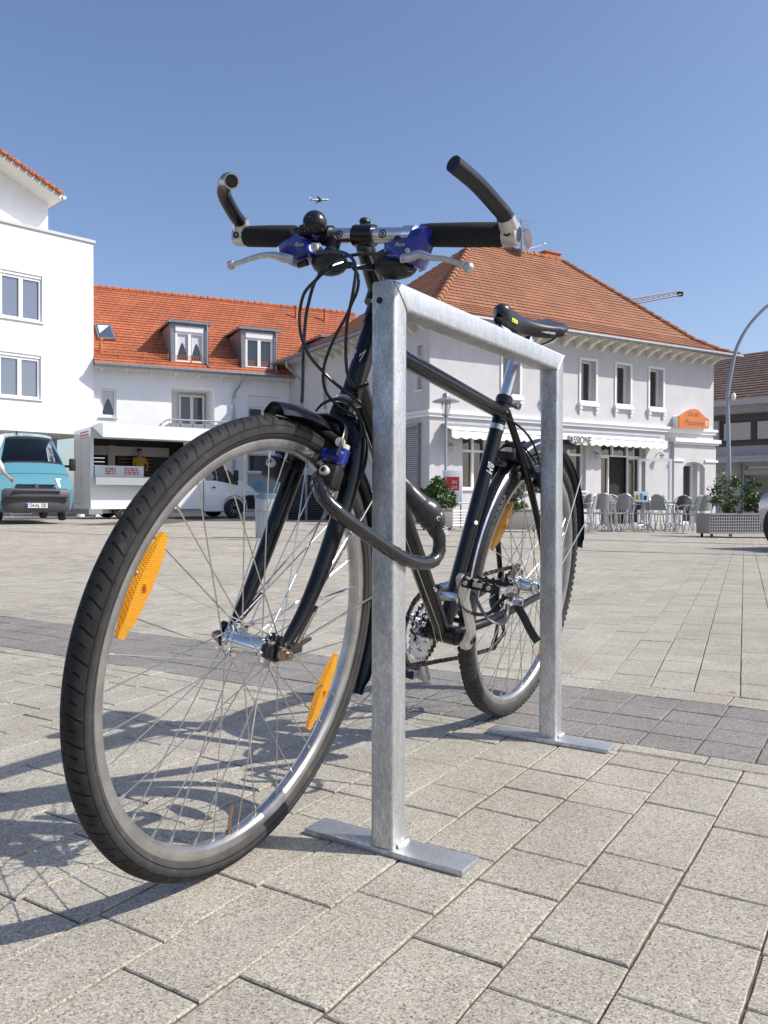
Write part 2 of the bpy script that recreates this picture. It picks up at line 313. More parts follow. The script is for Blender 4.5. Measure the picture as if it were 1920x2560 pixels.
    A['zinc_l'] = mat('zinc_pipe', (.38, .39, .41), .4, .7)
    A['coping'] = mat('coping_sheet', (.45, .47, .48), .5, .3)
    A['tile_o'] = m_tiles('orange_roof_tile', (.47, .150, .068), (.42, .130, .058), (.26, .075, .038), .26, .215)
    A['tile_c'] = m_tiles('weathered_roof_tile', (.38, .165, .082), (.31, .14, .075), (.17, .08, .05), .22, .2)
    A['tile_cs'] = m_tiles('weathered_side_tile', (.38, .165, .082), (.31, .14, .075), (.17, .08, .05), .22, .2, mode='YZ')
    A['tile_b'] = m_tiles('brown_roof_tile', (.17, .115, .09), (.12, .08, .065), (.05, .035, .03), .3, .26)
    A['terracotta'] = mat('terracotta', (.48, .15, .06), .8)
    A['awning'] = noisy('white_awning_cloth', (.80, .79, .79), (.86, .85, .85), 5, .8)
    A['sign_o'] = noisy('orange_sign', (.60, .17, .035), (.66, .20, .045), 4, .5)
    A['van_blue'] = mat('turquoise_van_paint', (.10, .29, .36), .3, .05, coat=.8)
    A['bumper'] = mat('grey_bumper', (.075, .073, .085), .55)
    A['van_white'] = mat('white_van_paint', (.80, .81, .82), .3, 0, coat=.4)
    A['van_side'] = mat('grey_box_panel', (.62, .60, .57), .5)
    A['silver_paint'] = mat('silver_car_paint', (.42, .44, .47), .28, .7, coat=.8)
    A['rubber'] = mat('car_tyre', (.02, .02, .02), .75)
    A['hub'] = mat('wheel_hub', (.40, .41, .42), .35, .7)
    A['wglass'] = mat('vehicle_glass', (.015, .02, .035), .03, 0, ior=1.8); A['wclear'] = mat('windscreen_glass', (.55, .62, .66), .01, 0, trans=1.0, ior=1.25)
    A['lamp_glass'] = mat('headlight_glass', (.50, .52, .55), .08, .6)
    A['black'] = mat('matt_black', (.01, .01, .01), .6)
    A['steel'] = mat('painted_steel', (.30, .33, .36), .4, .3)
    A['chair_m'] = mat('chair_aluminium', (.60, .61, .62), .3, .8)
    A['chair_s'] = noisy('pale_wicker', (.25, .25, .24), (.34, .335, .33), 120, .7)
    A['chair_d'] = noisy('dark_wicker', (.06, .065, .075), (.10, .10, .115), 120, .7)
    A['planter'] = noisy('planter_board', (.30, .28, .25), (.38, .35, .32), 30, .7, stretch=(1, 1, 8))
    A['perf'] = mat('perforated_sheet', (.33, .32, .33), .45, .3)
    A['leaf'] = m_leaf('shrub_leaf', (.018, .055, .012), (.10, .17, .035))
    A['leaf_r'] = m_leaf('reddish_leaf', (.06, .05, .015), (.22, .11, .05))
    A['bark'] = noisy('shrub_bark', (.10, .07, .05), (.16, .12, .08), 40, .9)
    A['bin'] = noisy('bin_sheet', (.40, .42, .44), (.50, .52, .54), 12, .5, .4, stretch=(6, 6, .6))
    A['bag'] = mat('blue_bag', (.10, .19, .30), .35, 0, coat=.3)
    A['skin'] = mat('skin', (.52, .31, .22), .5)
    A['shirt'] = mat('pale_shirt', (.62, .60, .58), .9)
    A['jeans'] = mat('blue_trousers', (.09, .10, .20), .9)
    A['shoe'] = mat('beige_shoe', (.42, .32, .27), .7)
    A['hair'] = mat('brown_hair', (.06, .04, .03), .6)
    A['yellow_c'] = mat('yellow_vest', (.60, .38, .02), .8)
    A['plane'] = mat('aircraft_skin', (.93, .93, .95), .6)
    A['crane'] = mat('crane_paint', (.36, .27, .27), .6)
    A['red'] = mat('red_poster', (.60, .035, .035), .5)
    A['paper'] = mat('poster_paper', (.80, .80, .80), .6)
    A['blue_paper'] = mat('light_blue_paper', (.16, .48, .62), .6)
    A['green_c'] = noisy('pale_green_curtain', (.42, .50, .46), (.55, .62, .58), 6, .9, stretch=(4, 4, .3))
    A['dbrick'] = m_tiles('dark_slat_wall', (.075, .078, .085), (.06, .062, .07), (.02, .02, .022), 3.0, .075)
    A['wood_dark'] = mat('dark_frame', (.05, .045, .045), .5)
    A['plate_blue'] = mat('plate_blue', (.02, .07, .5), .5)
    A['clear_glass'] = mat('clear_pane', (.95, .97, .97), .02, 0, trans=1.0, ior=1.12)
    A['lamp_clear'] = mat('lantern_glass', (.8, .85, .85), .1, 0, trans=.8)
setup()
weather(M_['render_w'], None, .03); weather(M_['render_g'], None, .05); weather(M_['render_s'], None, .15); weather(M_['bin'], None, .25); weather(M_['planter'], None, .3)
# ------------------------------------------------------------------ ground and paving
def build_ground():
    xs = [-600, -300, -150, -80, -50, -35, -28, -22, -18]+[-15+i for i in range(31)]+[18, 22, 28, 35, 50, 80, 150, 300, 600]
    ys = [-60, -20, -6, -2, 0]+[1+i for i in range(32)]+[36, 42, 50, 65, 90, 150, 300, 600, 1200]
    mb = MB(); V = []; F = []
    for y in ys:
        for x in xs: V.append((x, y, gz(x, y)-0.0034-(0.10 if y > 60 else 0)))
    nx = len(xs)
    for j in range(len(ys)-1):
        for i in range(nx-1): F.append((j*nx+i, j*nx+i+1, (j+1)*nx+i+1, (j+1)*nx+i))
    mb.add(V, F); o = mb.build('ground', M_['sand']); o['kind'] = 'structure'
def clip(poly, n, d):                            # keep p.n >= d
    out = []
    for i in range(len(poly)):
        a = poly[i]; b = poly[(i+1) % len(poly)]; da = a[0]*n[0]+a[1]*n[1]-d; db = b[0]*n[0]+b[1]*n[1]-d
        if da >= 0: out.append(a)
        if (da >= 0) != (db >= 0):
            t = da/(da-db); out.append((a[0]+(b[0]-a[0])*t, a[1]+(b[1]-a[1])*t))
    return out
def area(p): return 0.5*sum(p[i][0]*p[(i+1) % len(p)][1]-p[(i+1) % len(p)][0]*p[i][1] for i in range(len(p)))
def inset(p, d):
    n = len(p); out = []
    for i in range(n):
        a, b, c = Vector(p[i-1]), Vector(p[i]), Vector(p[(i+1) % n])
        e1 = (b-a).normalized(); e2 = (c-b).normalized(); n1 = Vector((-e1.y, e1.x)); n2 = Vector((-e2.y, e2.x)); m = n1+n2
        if m.length < 1e-6: m = n1
        m.normalize(); k = d/max(.35, m.dot(n1)); out.append((b.x+m.x*k, b.y+m.y*k))
    return out
class Paving:
    def __init__(s, name, matn): s.V = []; s.F = []; s.T = []; s.name = name; s.m = matn
    def stone(s, poly, ease=False):
        q = []
        for p in poly:
            if not q or (Vector(p)-Vector(q[-1])).length > .004: q.append(p)
        if len(q) > 1 and (Vector(q[0])-Vector(q[-1])).length < .004: q.pop()
        if len(q) < 3: return
        if area(q) < 0: q = q[::-1]
        if area(q) < 2e-4: return
        cx = sum(p[0] for p in q)/len(q); cy = sum(p[1] for p in q)/len(q); dist = math.hypot(cx, cy)
        near = dist < 2.6
        jw = .0013+random.uniform(-.0005, .0009)
        if near:                                 # worn arrises close to the eye
            pp = []
            for i in range(len(q)):
                a, b = Vector(q[i]), Vector(q[(i+1) % len(q)]); l = (b-a).length; k = max(1, int(l/.014)); nn = Vector((-(b-a).y, (b-a).x))/max(l, 1e-6)
                for t in range(k):
                    p = a+(b-a)*(t/k)
                    pp.append((p+nn*(random.uniform(-.0002, .0009) if t else .0008)))
            q = [(p.x, p.y) for p in pp]
        o1 = inset(q, jw); o2 = inset(q, jw+.0016)
        dz = random.uniform(-.0009, .0009); tx = random.uniform(-.006, .006); ty = random.uniform(-.006, .006); n = len(q); b = len(s.V)
        for p in o1: s.V.append((p[0], p[1], gz(p[0], p[1])-.0075))
        for p in o1: s.V.append((p[0], p[1], gz(p[0], p[1])+dz+(p[0]-cx)*tx+(p[1]-cy)*ty-.0018))
        for p in o2: s.V.append((p[0], p[1], gz(p[0], p[1])+dz+(p[0]-cx)*tx+(p[1]-cy)*ty))
        for i in range(n):
            j = (i+1) % n; s.F.append((b+i, b+j, b+n+j, b+n+i)); s.F.append((b+n+i, b+n+j, b+2*n+j, b+2*n+i))
        s.F.append(tuple(b+2*n+i for i in range(n))); s.T += [random.random()]*(3*n)
    def done(s):
        me = bpy.data.meshes.new(s.name); me.from_pydata(s.V, [], s.F); me.materials.append(s.m)
        a = me.attributes.new('tone', 'FLOAT', 'POINT'); a.data.foreach_set('value', s.T); me.update()
        o = bpy.data.objects.new(s.name, me); sc.collection.objects.link(o); o['kind'] = 'structure'
def build_paving():
    LEN = [.125, .19, .2525]
    def rowfield(pv, ang, p0, pitch, anchors, klo, khi, alo, ahi, clips, keep):
        u = Vector((math.sin(R(ang)), math.cos(R(ang)))); c = Vector((u.y, -u.x))
        for k in range(klo, khi):
            an = sorted(anchors.get(k, [random.uniform(0, .2)+.9]))
            while an[0] > alo: an.insert(0, an[0]-random.choice(LEN)-.003)
            while an[-1] < ahi: an.append(an[-1]+random.choice(LEN)+.003)
            c0 = p0+k*pitch; c1 = c0+pitch
            for i in range(len(an)-1):
                mid = u*((an[i]+an[i+1])/2)+c*((c0+c1)/2)
                if not keep(mid.x, mid.y): continue
                P = [u*an[i]+c*c0, u*an[i+1]+c*c0, u*an[i+1]+c*c1, u*an[i]+c*c1]; P = [(p.x, p.y) for p in P]
                if area(P) < 0: P = P[::-1]
                for n, d in clips:
                    P = clip(P, n, d)
                    if len(P) < 3: break
                if len(P) >= 3: pv.stone(P)
    bc = (math.sin(R(31.5)), math.cos(R(31.5)))
    neg = (-bc[0], -bc[1])
    lp = Paving('paving', M_['paver'])
    anchors = {0: [.9815, 1.162, 1.286, 1.543, 1.751], 1: [.9186, 1.1096, 1.235, 1.491], -1: [.903, 1.093, 1.221, 1.471], -2: [.718, .905+.06, 1.16, 1.35], -3: [.656, .905, 1.16], -4: [.723, .90, 1.15]}
    vis = lambda x, y, m=.9: abs(x) < .56*max(y, 0)+m
    rowfield(lp, 32.2, -.397, .1285, anchors, -32, 22, -.6, 4.2, [(neg, -1.832)], lambda x, y: vis(x, y, 2.0) and y > -.4)
    rowfield(lp, 32.2, -.397+.05, .1285*1.45, {}, -30, 20, 1.2, 2.9, [(bc, 1.833), (neg, -1.899)], lambda x, y: vis(x, y, 1.5))
    # border course of light stones on the far side of the grey band
    rowfield(lp, 32.2, -.397, .1285*1.5, {}, -60, 20, 1.9, 3.6, [(bc, 2.400), (neg, -2.522)], lambda x, y: vis(x, y, 1.5))
    rowfield(lp, 23.8, -.1338, .1252, {}, -150, 70, 2.0, 20.5, [(bc, 2.522)], lambda x, y: abs(x) < .66*y+1.6 and y < 18.6)
    lp.done()
    dp = Paving('paving_band', M_['paver_dark'])
    u = Vector((bc[1], -bc[0])); c = Vector(bc)
    for r in range(4):
        for k in range(-60, 30):
            a = .02+k*.1262+(0 if r % 1 == 0 else .06); m = u*(a+.06)+c*(1.96+r*.125)
            if vis(m.x, m.y, 1.5):
                b0 = 1.900+r*.125; sh = .035*(r-1.5)
                P = [u*a+c*b0, u*a+c*(b0+.125), u*(a+.1262)+c*(b0+.125), u*(a+.1262)+c*b0]; P = [(p.x, p.y) for p in P]; dp.stone(P)
    dp.done()
    # far part of the square, beyond where single stones can be made out, and two drainage channels
    mb = MB(); V = []; F = []; xs = [-40+i*2.5 for i in range(33)]; ys = [17.9, 19, 20.5, 22, 24, 26, 29, 33, 38, 45, 60]
    for y in ys:
        for x in xs: V.append((x, y, gz(x, y)-.0012))
    for j in range(len(ys)-1):
        for i in range(len(xs)-1): F.append((j*len(xs)+i, j*len(xs)+i+1, (j+1)*len(xs)+i+1, (j+1)*len(xs)+i))
    mb.add(V, F); o = mb.build('far_paving', M_['paver']); o['kind'] = 'structure'
    me = o.data; a = me.attributes.new('tone', 'FLOAT', 'POINT'); a.data.foreach_set('value', [.45]*len(me.vertices))
    w = Vector((math.sin(R(26.3)), math.cos(R(26.3)))); cc = Vector((w.y, -w.x))
    for d0, wd in ((10.35, .10), (14.6, .14)):
        mb = MB(); n = 60
        for i in range(n):
            q = []
            for a, b in ((i, 0), (i+1, 0), (i+1, 1), (i, 1)):
                p = w*(d0+wd*b)+cc*(-22+a*.6); q.append((p.x, p.y, gz(p.x, p.y)+.004))
            if abs(q[0][0]) < .7*q[0][1]+1: mb.add(q, [(0, 1, 2, 3)])
        o = mb.build('drainage_channel', M_['steel']); o['kind'] = 'structure'
build_ground(); build_paving()

# ------------------------------------------------------------------ cycle rack
def build_rack():
    a = .5629; b = Vector((math.sin(a), math.cos(a), 0)); q = Vector((math.cos(a), -math.sin(a), 0))
    t = thing('cycle_rack', 'galvanised square-tube bicycle stand with two flat foot plates in the foreground', 'bicycle rack', cols((.0146, 1.2747, 0), b, -q, (0, 0, 1)))
    # local X = along the bar away from the camera, Y = towards screen left, Z up; origin at near corner
    W, H, s = .7604, .9039, .0422; rr = .006
    def ring(cx, cy):                            # rounded square
        o = []
        for (sx, sy) in ((1, 1), (-1, 1), (-1, -1), (1, -1)):
            for k in range(4):
                an = math.atan2(sy, sx)-math.pi/4+k*math.pi/6; o.append((cx+sx*(s/2-rr)+rr*math.cos(an), cy+sy*(s/2-rr)+rr*math.sin(an)))
        return o
    def post(x0, name_):
        mb = MB(); r = ring(x0+s/2, s/2); n = len(r); near = x0 < .1
        V = [(x, y, .0101) for x, y in r]
        for x, y in r:                           # mitred head
            V.append((x, y, (H-(s-(x-x0)) if not near else H-(x-x0))))
        mb.add(V, [(i, (i+1) % n, (i+1) % n+n, i+n) for i in range(n)]+[tuple(range(n, 2*n)), tuple(range(n-1, -1, -1))])
        o = mb.build('post', M_['galv'], t)
        return o
    p1 = post(0, 'post'); p2 = post(W-s, 'post')
    mb = MB(); r = ring(0, s/2); n = len(r)      # bar section: (z offset, y)
    V = []
    for z, y in r: V.append((s/2-z, y, H-s/2+z))
    for z, y in r: V.append((W-s/2+z, y, H-s/2+z))
    mb.add(V, [(i, (i+1) % n, (i+1) % n+n, i+n) for i in range(n)]+[tuple(range(n, 2*n)), tuple(range(n-1, -1, -1))])
    mb.build('top_bar', M_['galv'], t)
    # hole near the top of the near post
    mb = MB(); mb.lathe([(.0052, 0), (.0052, -.001)], (-.0006, s*.62, H-.030), (1, 0, 0), 20); mb.build('drain_hole', M_['black'], p1)
    for x0, pr in ((0, p1), (W-s, p2)):
        mb = MB(); pb = -.0033 if x0 == 0 else -.0160; ql = .1719 if x0 == 0 else .1688
        mb.b2((x0+pb, -(.2951-ql), 0), (x0+pb+.0586, ql, .010), bev=.0012); mb.build('foot_plate', M_['galv'], t)
        mb = MB(); pts = []                      # weld bead round the foot, slightly lumpy
        for (x, y) in ((x0+s+.001, s*.9), (x0+s+.001, .004), (x0+s-.004, -.001), (x0+s*.5, -.001), (x0+.012, -.001)):
            pts.append((x, y, .0125))
        mb.tube(pts, [.004, .0055, .007, .0045, .003], 8, sub=4); mb.build('weld', M_['galv'], pr)
    mb = MB(); mb.tube([(0.002, -.0005, H-.004), (s*.5, -.0005, H-s*.5), (s, -.0005, H-s)], [.0016, .0011, .0018], 6, sub=5); mb.build('weld', M_['galv'], t); mb = MB(); mb.tube([(W-.002, -.0005, H-.004), (W-s*.5, -.0005, H-s*.5), (W-s, -.0005, H-s)], [.0016, .0012, .0018], 6, sub=5)
    mb.build('weld', M_['galv'], t)
    return t
build_rack()

# ------------------------------------------------------------------ bicycle
FX, FY, FA, LEAN, BX, BY = -.2394, 1.2496, .4870, .1421, .3283, 2.1557
def bframe(x, y, a):
    d = Vector((-math.sin(a), -math.cos(a), 0)); n = Vector((math.cos(a), -math.sin(a), 0)); k = Vector((0, 0, 1))
    up = math.cos(LEAN)*k+math.sin(LEAN)*n; ax = math.cos(LEAN)*n-math.sin(LEAN)*k; O = Vector((x, y, .019))-.019*up
    return O, d, ax, up
BA = math.atan2(BX-FX, BY-FY)
Bo, Bd, Ba, Bu = bframe(BX, BY, BA); Fo, Fd, Fax, Fu = bframe(FX, FY, FA)
MBK = cols(Bo, Bd, Ba, Bu); MFK = cols(Fo, Fd, Fax, Fu); M_FB = MBK.inverted() @ MFK
def inv_(fr, px, py, Y):
    O, d, ax, up = fr; v = ray(px, py); t = ((O-CAM).dot(ax)+Y)/v.dot(ax); p = CAM+v*t-O; return Vector((p.dot(d), Y, p.dot(up)))
def invX(fr, px, py, X):
    O, d, ax, up = fr; v = ray(px, py); t = ((O-CAM).dot(d)+X)/v.dot(d); p = CAM+v*t-O; return Vector((X, p.dot(ax), p.dot(up)))
BFR, FFR = (Bo, Bd, Ba, Bu), (Fo, Fd, Fax, Fu)
def BI(px, py, Y): return inv_(BFR, px, py, Y)
def FI(px, py, Y): return inv_(FFR, px, py, Y)
def FXp(px, py, X): return invX(FFR, px, py, X)
def c1(x, y): return (500+x*.4943, 350+y*.4943)
def build_bike():
    A = M_; t = thing('bicycle', 'black hybrid bicycle with bar ends and blue rim brakes, locked to the stand', 'bicycle', MBK)
    def part(mb, name, m, parent=t, front=False, **k):
        if front: mb.xf(M_FB)
        return mb.build(name, m, parent, **k)
    WB = 1.0693
    # --- wheels
    def wheel(M, front):
        mb = MB()
        prof = [(.3140, .0118), (.3130, .0122), (.3000, .0118), (.2985, .0108), (.2950, .0062), (.2945, .0050), (.2945, -.0050), (.2950, -.0062), (.2985, -.0108), (.3000, -.0118), (.3130, -.0122), (.3140, -.0118), (.3095, -.0100), (.3060, 0), (.3095, .0100)]
        mb.lathe([(r, -h) for r, h in prof], (0, 0, 0), (0, 1, 0), 160, closed=True)
        rim = mb.build('wheel', A['rim'], t, ang=50); rim.matrix_local = M
        mb = MB(); pr = []
        for k in range(25):
            an = R(-138+k*276/24); rr = .0188; e = 1+.05*math.cos(2*an)*0
            pr.append((.3262+rr*math.cos(an)*e, rr*math.sin(an)*1.02))
        if not front: pr = [(r, h) for r, h in pr]
        mb.lathe(pr, (0, 0, 0), (0, 1, 0), 240, closed=True)
        if not front:
            for k in range(118):
                an = 2*math.pi*k/118
                for sg in (-1, 1):
                    a2 = an+sg*.013; c = Vector((math.cos(a2)*.3385, sg*.0148, math.sin(a2)*.3385)); Mx = Matrix.Rotation(-a2, 3, 'Y') @ Matrix.Rotation(sg*R(-38), 3, 'Z')
                    mb.box(c, (.0085, .0052, .0085), Mx)
        ty = mb.build('tyre', A['tyre'] if front else A['tyre2'], rim, ang=60)
        fl, half = (.0265, .034) if front else (.0225, .027)
        mb = MB(); hr = .0160 if front else .0170
        f1, f2 = (half, -half) if front else (.032, -.022)
        mb.lathe([(.0105, f1+.012), (.0135, f1+.010), (.0140, f1+.003), (fl, f1+.0018), (fl, f1-.0018), (hr+.004, f1-.004), (hr, f1-.010), (hr, f2+.010), (hr+.004, f2+.004), (fl, f2+.0018), (fl, f2-.0018), (.0140, f2-.003), (.0135, f2-.010), (.0105, f2-.012)], (0, 0, 0), (0, 1, 0), 36)
        hb = mb.build('hub', A['chrome'], rim)
        if front:
            for s_ in (1, -1):
                mb = MB(); mb.lathe([(.0145, s_*.0375), (.0155, s_*.040), (.0155, s_*.047), (.0125, s_*.049)], (0, 0, 0), (0, 1, 0), 30); mb.build('dust_cap', A['black_dull'], hb)
                mb = MB(); mb.lathe([(.0108, s_*.0555), (.0112, s_*.058), (.0108, s_*.0605), (.0088, s_*.061), (.0085, s_*.0675)], (0, 0, 0), (0, 1, 0), 8 if 0 else 24); mb.lathe([(.0052, s_*.061), (.0052, s_*.0735), (.003, s_*.074)], (0, 0, 0), (0, 1, 0), 16); mb.build('axle_nut', A['brass'], hb, ang=20)
        ms = {}
        for sd_ in (0, 1):
            for ld in (0, 1):
                y0 = (f1 if sd_ == 0 else f2); hp = R(0 if sd_ == 0 else 10); ra = R(52) if ld else -R(52)
                h0 = Vector((math.cos(hp+ra)*(fl-.0025), y0+(.0022 if ld else -.0022), math.sin(hp+ra)*(fl-.0025))); r0 = Vector((math.cos(hp)*.2950, .0022 if sd_ == 0 else -.0022, math.sin(hp)*.2950))
                mb = MB(); mb.tube([h0, r0], .00105, 6); dv = (h0-r0).normalized(); mb.tube([r0-dv*.001, r0+dv*.011], .0019, 8); mb.tube([h0-Vector((0, .002, 0)), h0+Vector((0, .002, 0))], .0021, 8)
                me = mb.build('spoke', A['spoke'], rim); ms[(sd_, ld)] = me
        k0 = dict(ms)
        for (sd_, ld), o in ms.items():
            for i in range(9):
                an = R(i*40+(20 if ld else 0)+(7 if front else 3))
                if i == 0: o.matrix_local = Matrix.Rotation(-an, 4, 'Y'); continue
                c = o.copy(); sc.collection.objects.link(c); c.parent = rim; c.matrix_local = Matrix.Rotation(-an, 4, 'Y')
        return rim
    Mf = M_FB @ Matrix.Translation((0, 0, .345)); Mr = Matrix.Translation((0, 0, .345))
    fw = wheel(Mf, True); rw = wheel(Mr, False)
    fw['label'] = 'front wheel with smooth slick tyre'; rw['label'] = 'rear wheel with knobbed tyre edges'
    mb = MB(); va = R(270.5); ca, sa = math.cos(va), math.sin(va)
    P = lambda r: (ca*r, 0, sa*r)
    mb.tube([P(.2945), P(.291)], .0055, 12); mb.tube([P(.292), P(.262)], [.0034, .0030], 10); mb.tube([P(.262), P(.258), P(.250)], [.0036, .003, .0012], 10)
    mb.build('valve', A['brass'], fw)
    # amber reflectors between the spokes
    def reflector(parent, ang, rad, y, ln=.138, wd=.034):
        mb = MB(); V = []; F = []; n = 12
        c = Vector((math.cos(R(ang)), 0, math.sin(R(ang)))); tg = Vector((-c.z, 0, c.x))
        for i in range(n+1):
            s_ = -1+2*i/n; hw = wd/2*(.42+.58*(1-abs(s_)**1.7)); hh = .0055 if abs(s_) < .72 else .0032
            for (a_, b_) in ((-1, -.6), (-.75, 1), (.75, 1), (1, -.6)):
                V.append(c*(rad+a_*hw)+tg*(s_*ln/2)+Vector((0, y+b_*hh, 0)))
        for i in range(n):
            for k in range(4): F.append((i*4+k, i*4+(k+1) % 4, i*4+4+(k+1) % 4, i*4+4+k))
        F += [(3, 2, 1, 0), tuple(n*4+k for k in range(4))]
        mb.add(V, F); o = mb.build('reflector', A['amber'], parent, ang=25)
        mb = MB(); p = c*rad; mb.tube([p+Vector((0, y+.004, 0)), p+Vector((0, y+.010, 0))], [.0048, .0042], 14); mb.build('reflector_clip', A['amber'], o)
    reflector(fw, 25, .272, .004); reflector(fw, 208, .247, .004)
    reflector(rw, 38, .262, .004); reflector(rw, 217, .262, .004)
    # --- frame
    hx = lambda z: 1.0265-.3443*(z-.3303)
    mb = MB()
    BBp = (.435, 0, .277)
    mb.tube([(hx(.732), 0, .732), (hx(.872), 0, .872)], .0178, 24)
    for z in (.735, .868): mb.tube([(hx(z-.006), 0, z-.006), (hx(z+.006), 0, z+.006)], .0200, 24)
    mb.tube([(hx(.838), 0, .838), (.296, 0, .768)], .0158, 24); mb.tube([(hx(.765), 0, .765), BBp], .0178, 24)
    mb.tube([BBp, (.2815, 0, .797)], .0158, 24); mb.tube([(.435, .036, .277), (.435, -.036, .277)], .0205, 28)
    for s_ in (1, -1):
        mb.tube([(.425, .017*s_, .277), (.38, .026*s_, .284), (.28, .050*s_, .301), (.05, .066*s_, .337), (.004, .066*s_, .345)], [.0105, .0115, .0105, .008, .006], 16, sub=4)
        mb.tube([(.288, .013*s_, .772), (.20, .040*s_, .646), (.10, .058*s_, .502), (.012, .066*s_, .360)], [.0085, .0088, .0080, .0065], 16, sub=4)
        mb.box((.006, .066*s_, .350), (.03, .006, .034), Matrix.Rotation(R(20), 3, 'Y'), bev=.0015)
    mb.tube([(.345, -.03, .290), (.345, .03, .290)], .006, 12)
    fr = part(mb, 'frame', A['black_paint'])
    # decals
    cz = lambda u_: Vector((.435, 0, .277))*(1-u_)+Vector((.2815, 0, .797))*u_
    u1 = (Vector((.2815, 0, .797))-Vector(BBp)).normalized(); fw_ = Vector((u1.z, 0, -u1.x))
    def decal(s, size, c, rt, up, m, parent, name='lettering', **k):
        n = rt.cross(up).normalized(); text(s, size, m, cols(c, rt, up, n), parent, name, **k)
    side = Vector((0, 1, 0)); nrm = (side*.80+fw_*.60).normalized(); rt = u1.cross(nrm)
    decal('BM', .023, cz(.70)+nrm*.0166, -u1, nrm.cross(-u1), A['white_txt'], fr, shear=.4, w=.8)
    hu = Vector((-.3256, 0, .9455)); hf = Vector((.9455, 0, .3256)); c = Vector((hx(.80), 0, .80))
    decal('BM', .030, c+hf*.0172-side*.004, side, hu, A['white_txt'], fr, shear=.35, w=.75)
    tu = (Vector((.296, 0, .768))-Vector((hx(.838), 0, .838))).normalized(); tn = Vector((-tu.z*-1, 0, 0))
    tup = Vector((tu.z, 0, -tu.x)); tup = tup if tup.z > 0 else -tup
    mm = (side*.75+tup*.66).normalized(); decal('STREET', .016, Vector((.715, 0, .821))+mm*.0163, tu, mm.cross(tu), A['white_txt'], fr)
    mb = MB(); k = cz(.875); mb.tube([k-u1*.006, k+u1*.006], .0172, 24); mb.build('derailleur_clamp', A['alu'], fr)
    # bottle bosses
    mb = MB()
    for f_ in (.35, .22): 
        p = BBp and (Vector(BBp)*(1-f_*1.0)+Vector((hx(.765), 0, .765))*f_); mb = MB(); mb.tube([p+Vector((.0, .0175, 0)), p+Vector((0, .0205, 0))], .004, 10); mb.build('boss', A['chrome'], fr)
    mb = MB(); p = cz(.46); mb.tube([p+nrm*.014, p+nrm*.0195], .0048, 12); mb.build('boss', A['chrome'], fr)
    # collar + seat post
    mb = MB(); p = cz(1.0); mb.tube([p-u1*.010, p-u1*.004, p+u1*.004, p+u1*.008], [.0185, .0195, .0195, .0175], 28); sco = part(mb, 'seat_collar', A['black_dull'])
    mb = MB(); q = p-u1*.004-fw_*.020; mb.tube([q+side*.006, q+side*.034], .0058, 12); mb.tube([q+side*.022, q+side*.030], .0085, 14); mb.build('collar_bolt', A['chrome'], sco)
    mb = MB(); mb.tube([p, p+u1*.128], .0136, 24); mb.tube([p+u1*.118+fw_*.0, p+u1*.132], .0165, 20); part(mb, 'seat_post', A['alu'])
    # saddle
    sx0, sx1, n = .372, .100, 26; V = []; F = []; m_ = 15
    zc = lambda s_: .9730+.012*(2*(s_-.5))**2*(1.0 if s_ < .5 else 1.9)-.002
    for i in range(n+1):
        s_ = i/n; x = sx0+(sx1-sx0)*s_
        w_ = .0185+.052*smooth(.30, .92, s_); e = min(1, s_/.055); w_ *= math.sqrt(max(.02, 1-(1-e)**2)); e2 = min(1, (1-s_)/.10); w_ *= math.sqrt(max(.05, 1-(1-e2)**2))
        for k in range(m_):
            an = math.pi*(-.18+1.36*k/(m_-1)); yy = w_*math.cos(an)*(1 if math.sin(an) > 0 else .93); hh = .020*(math.sin(an)) if math.sin(an) > 0 else .046*math.sin(an)*(1-.25*s_)
            V.append((x, yy, zc(s_)+hh*min(1, .35+e*.65)))
    for i in range(n):
        for k in range(m_-1): F.append((i*m_+k, i*m_+k+1, (i+1)*m_+k+1, (i+1)*m_+k))
    F += [tuple(range(m_)), tuple(n*m_+k for k in range(m_-1, -1, -1))]
    mb = MB(); mb.add(V, F); base = [(sx0-.01, 0, .956), (.30, 0, .957), (.22, 0, .956)]
    sd = part(mb, 'saddle', A['saddle'], ang=60)
    mb = MB(); V = []; F = []                    # base plate
    for i in range(n+1):
        s_ = i/n; x = sx0-.004+(sx1+.004-sx0+.004)*s_; w_ = (.0165+.050*smooth(.30, .92, s_))*(1 if i not in (0, n) else .5); V += [(x, w_, zc(s_)-.016), (x, -w_, zc(s_)-.016)]
    F = [(2*i, 2*i+1, 2*i+3, 2*i+2) for i in range(n)]; mb.add(V, F); mb.build('base_plate', A['black_dull'], sd)
    for s_ in (1, -1):
        mb = MB(); mb.tube([(.358, .006*s_, .950), (.330, .012*s_, .943), (.29, .019*s_, .934), (.19, .022*s_, .936), (.145, .030*s_, .950), (.118, .038*s_, .966)], .0034, 8, sub=4); mb.build('rail', A['chrome'], sd)
    mb = MB(); mb.lathe([(.009, -.028), (.014, -.026), (.014, -.018), (.010, -.012), (.010, .012), (.014, .018), (.014, .026), (.009, .028)], (.232, 0, .937), (0, 1, 0), 18); mb.box((.232, 0, .928), (.040, .046, .012), bev=.003); mb.build('rail_clamp', A['chrome'], sd)
    decal('Flite', .017, Vector((.326, .0192, .968)), Vector((-1, .05, 0)).normalized(), Vector((0, -.28, 1)).normalized(), A['yellow_txt'], sd, shear=.35, bold=.0006)
    decal('Titanium', .0125, Vector((.195, .047, .967)), Vector((-1, .52, 0)).normalized(), Vector((-.05, -.22, 1)).normalized(), A['white_txt'], sd, shear=.35)
    # --- fork and steering
    ax_ = lambda z: -.0425-.3443*(z-.3303)
    mb = MB()
    mb.tube([(ax_(.672), 0, .672), (ax_(.722), 0, .722)], [.0225, .0190], 24)
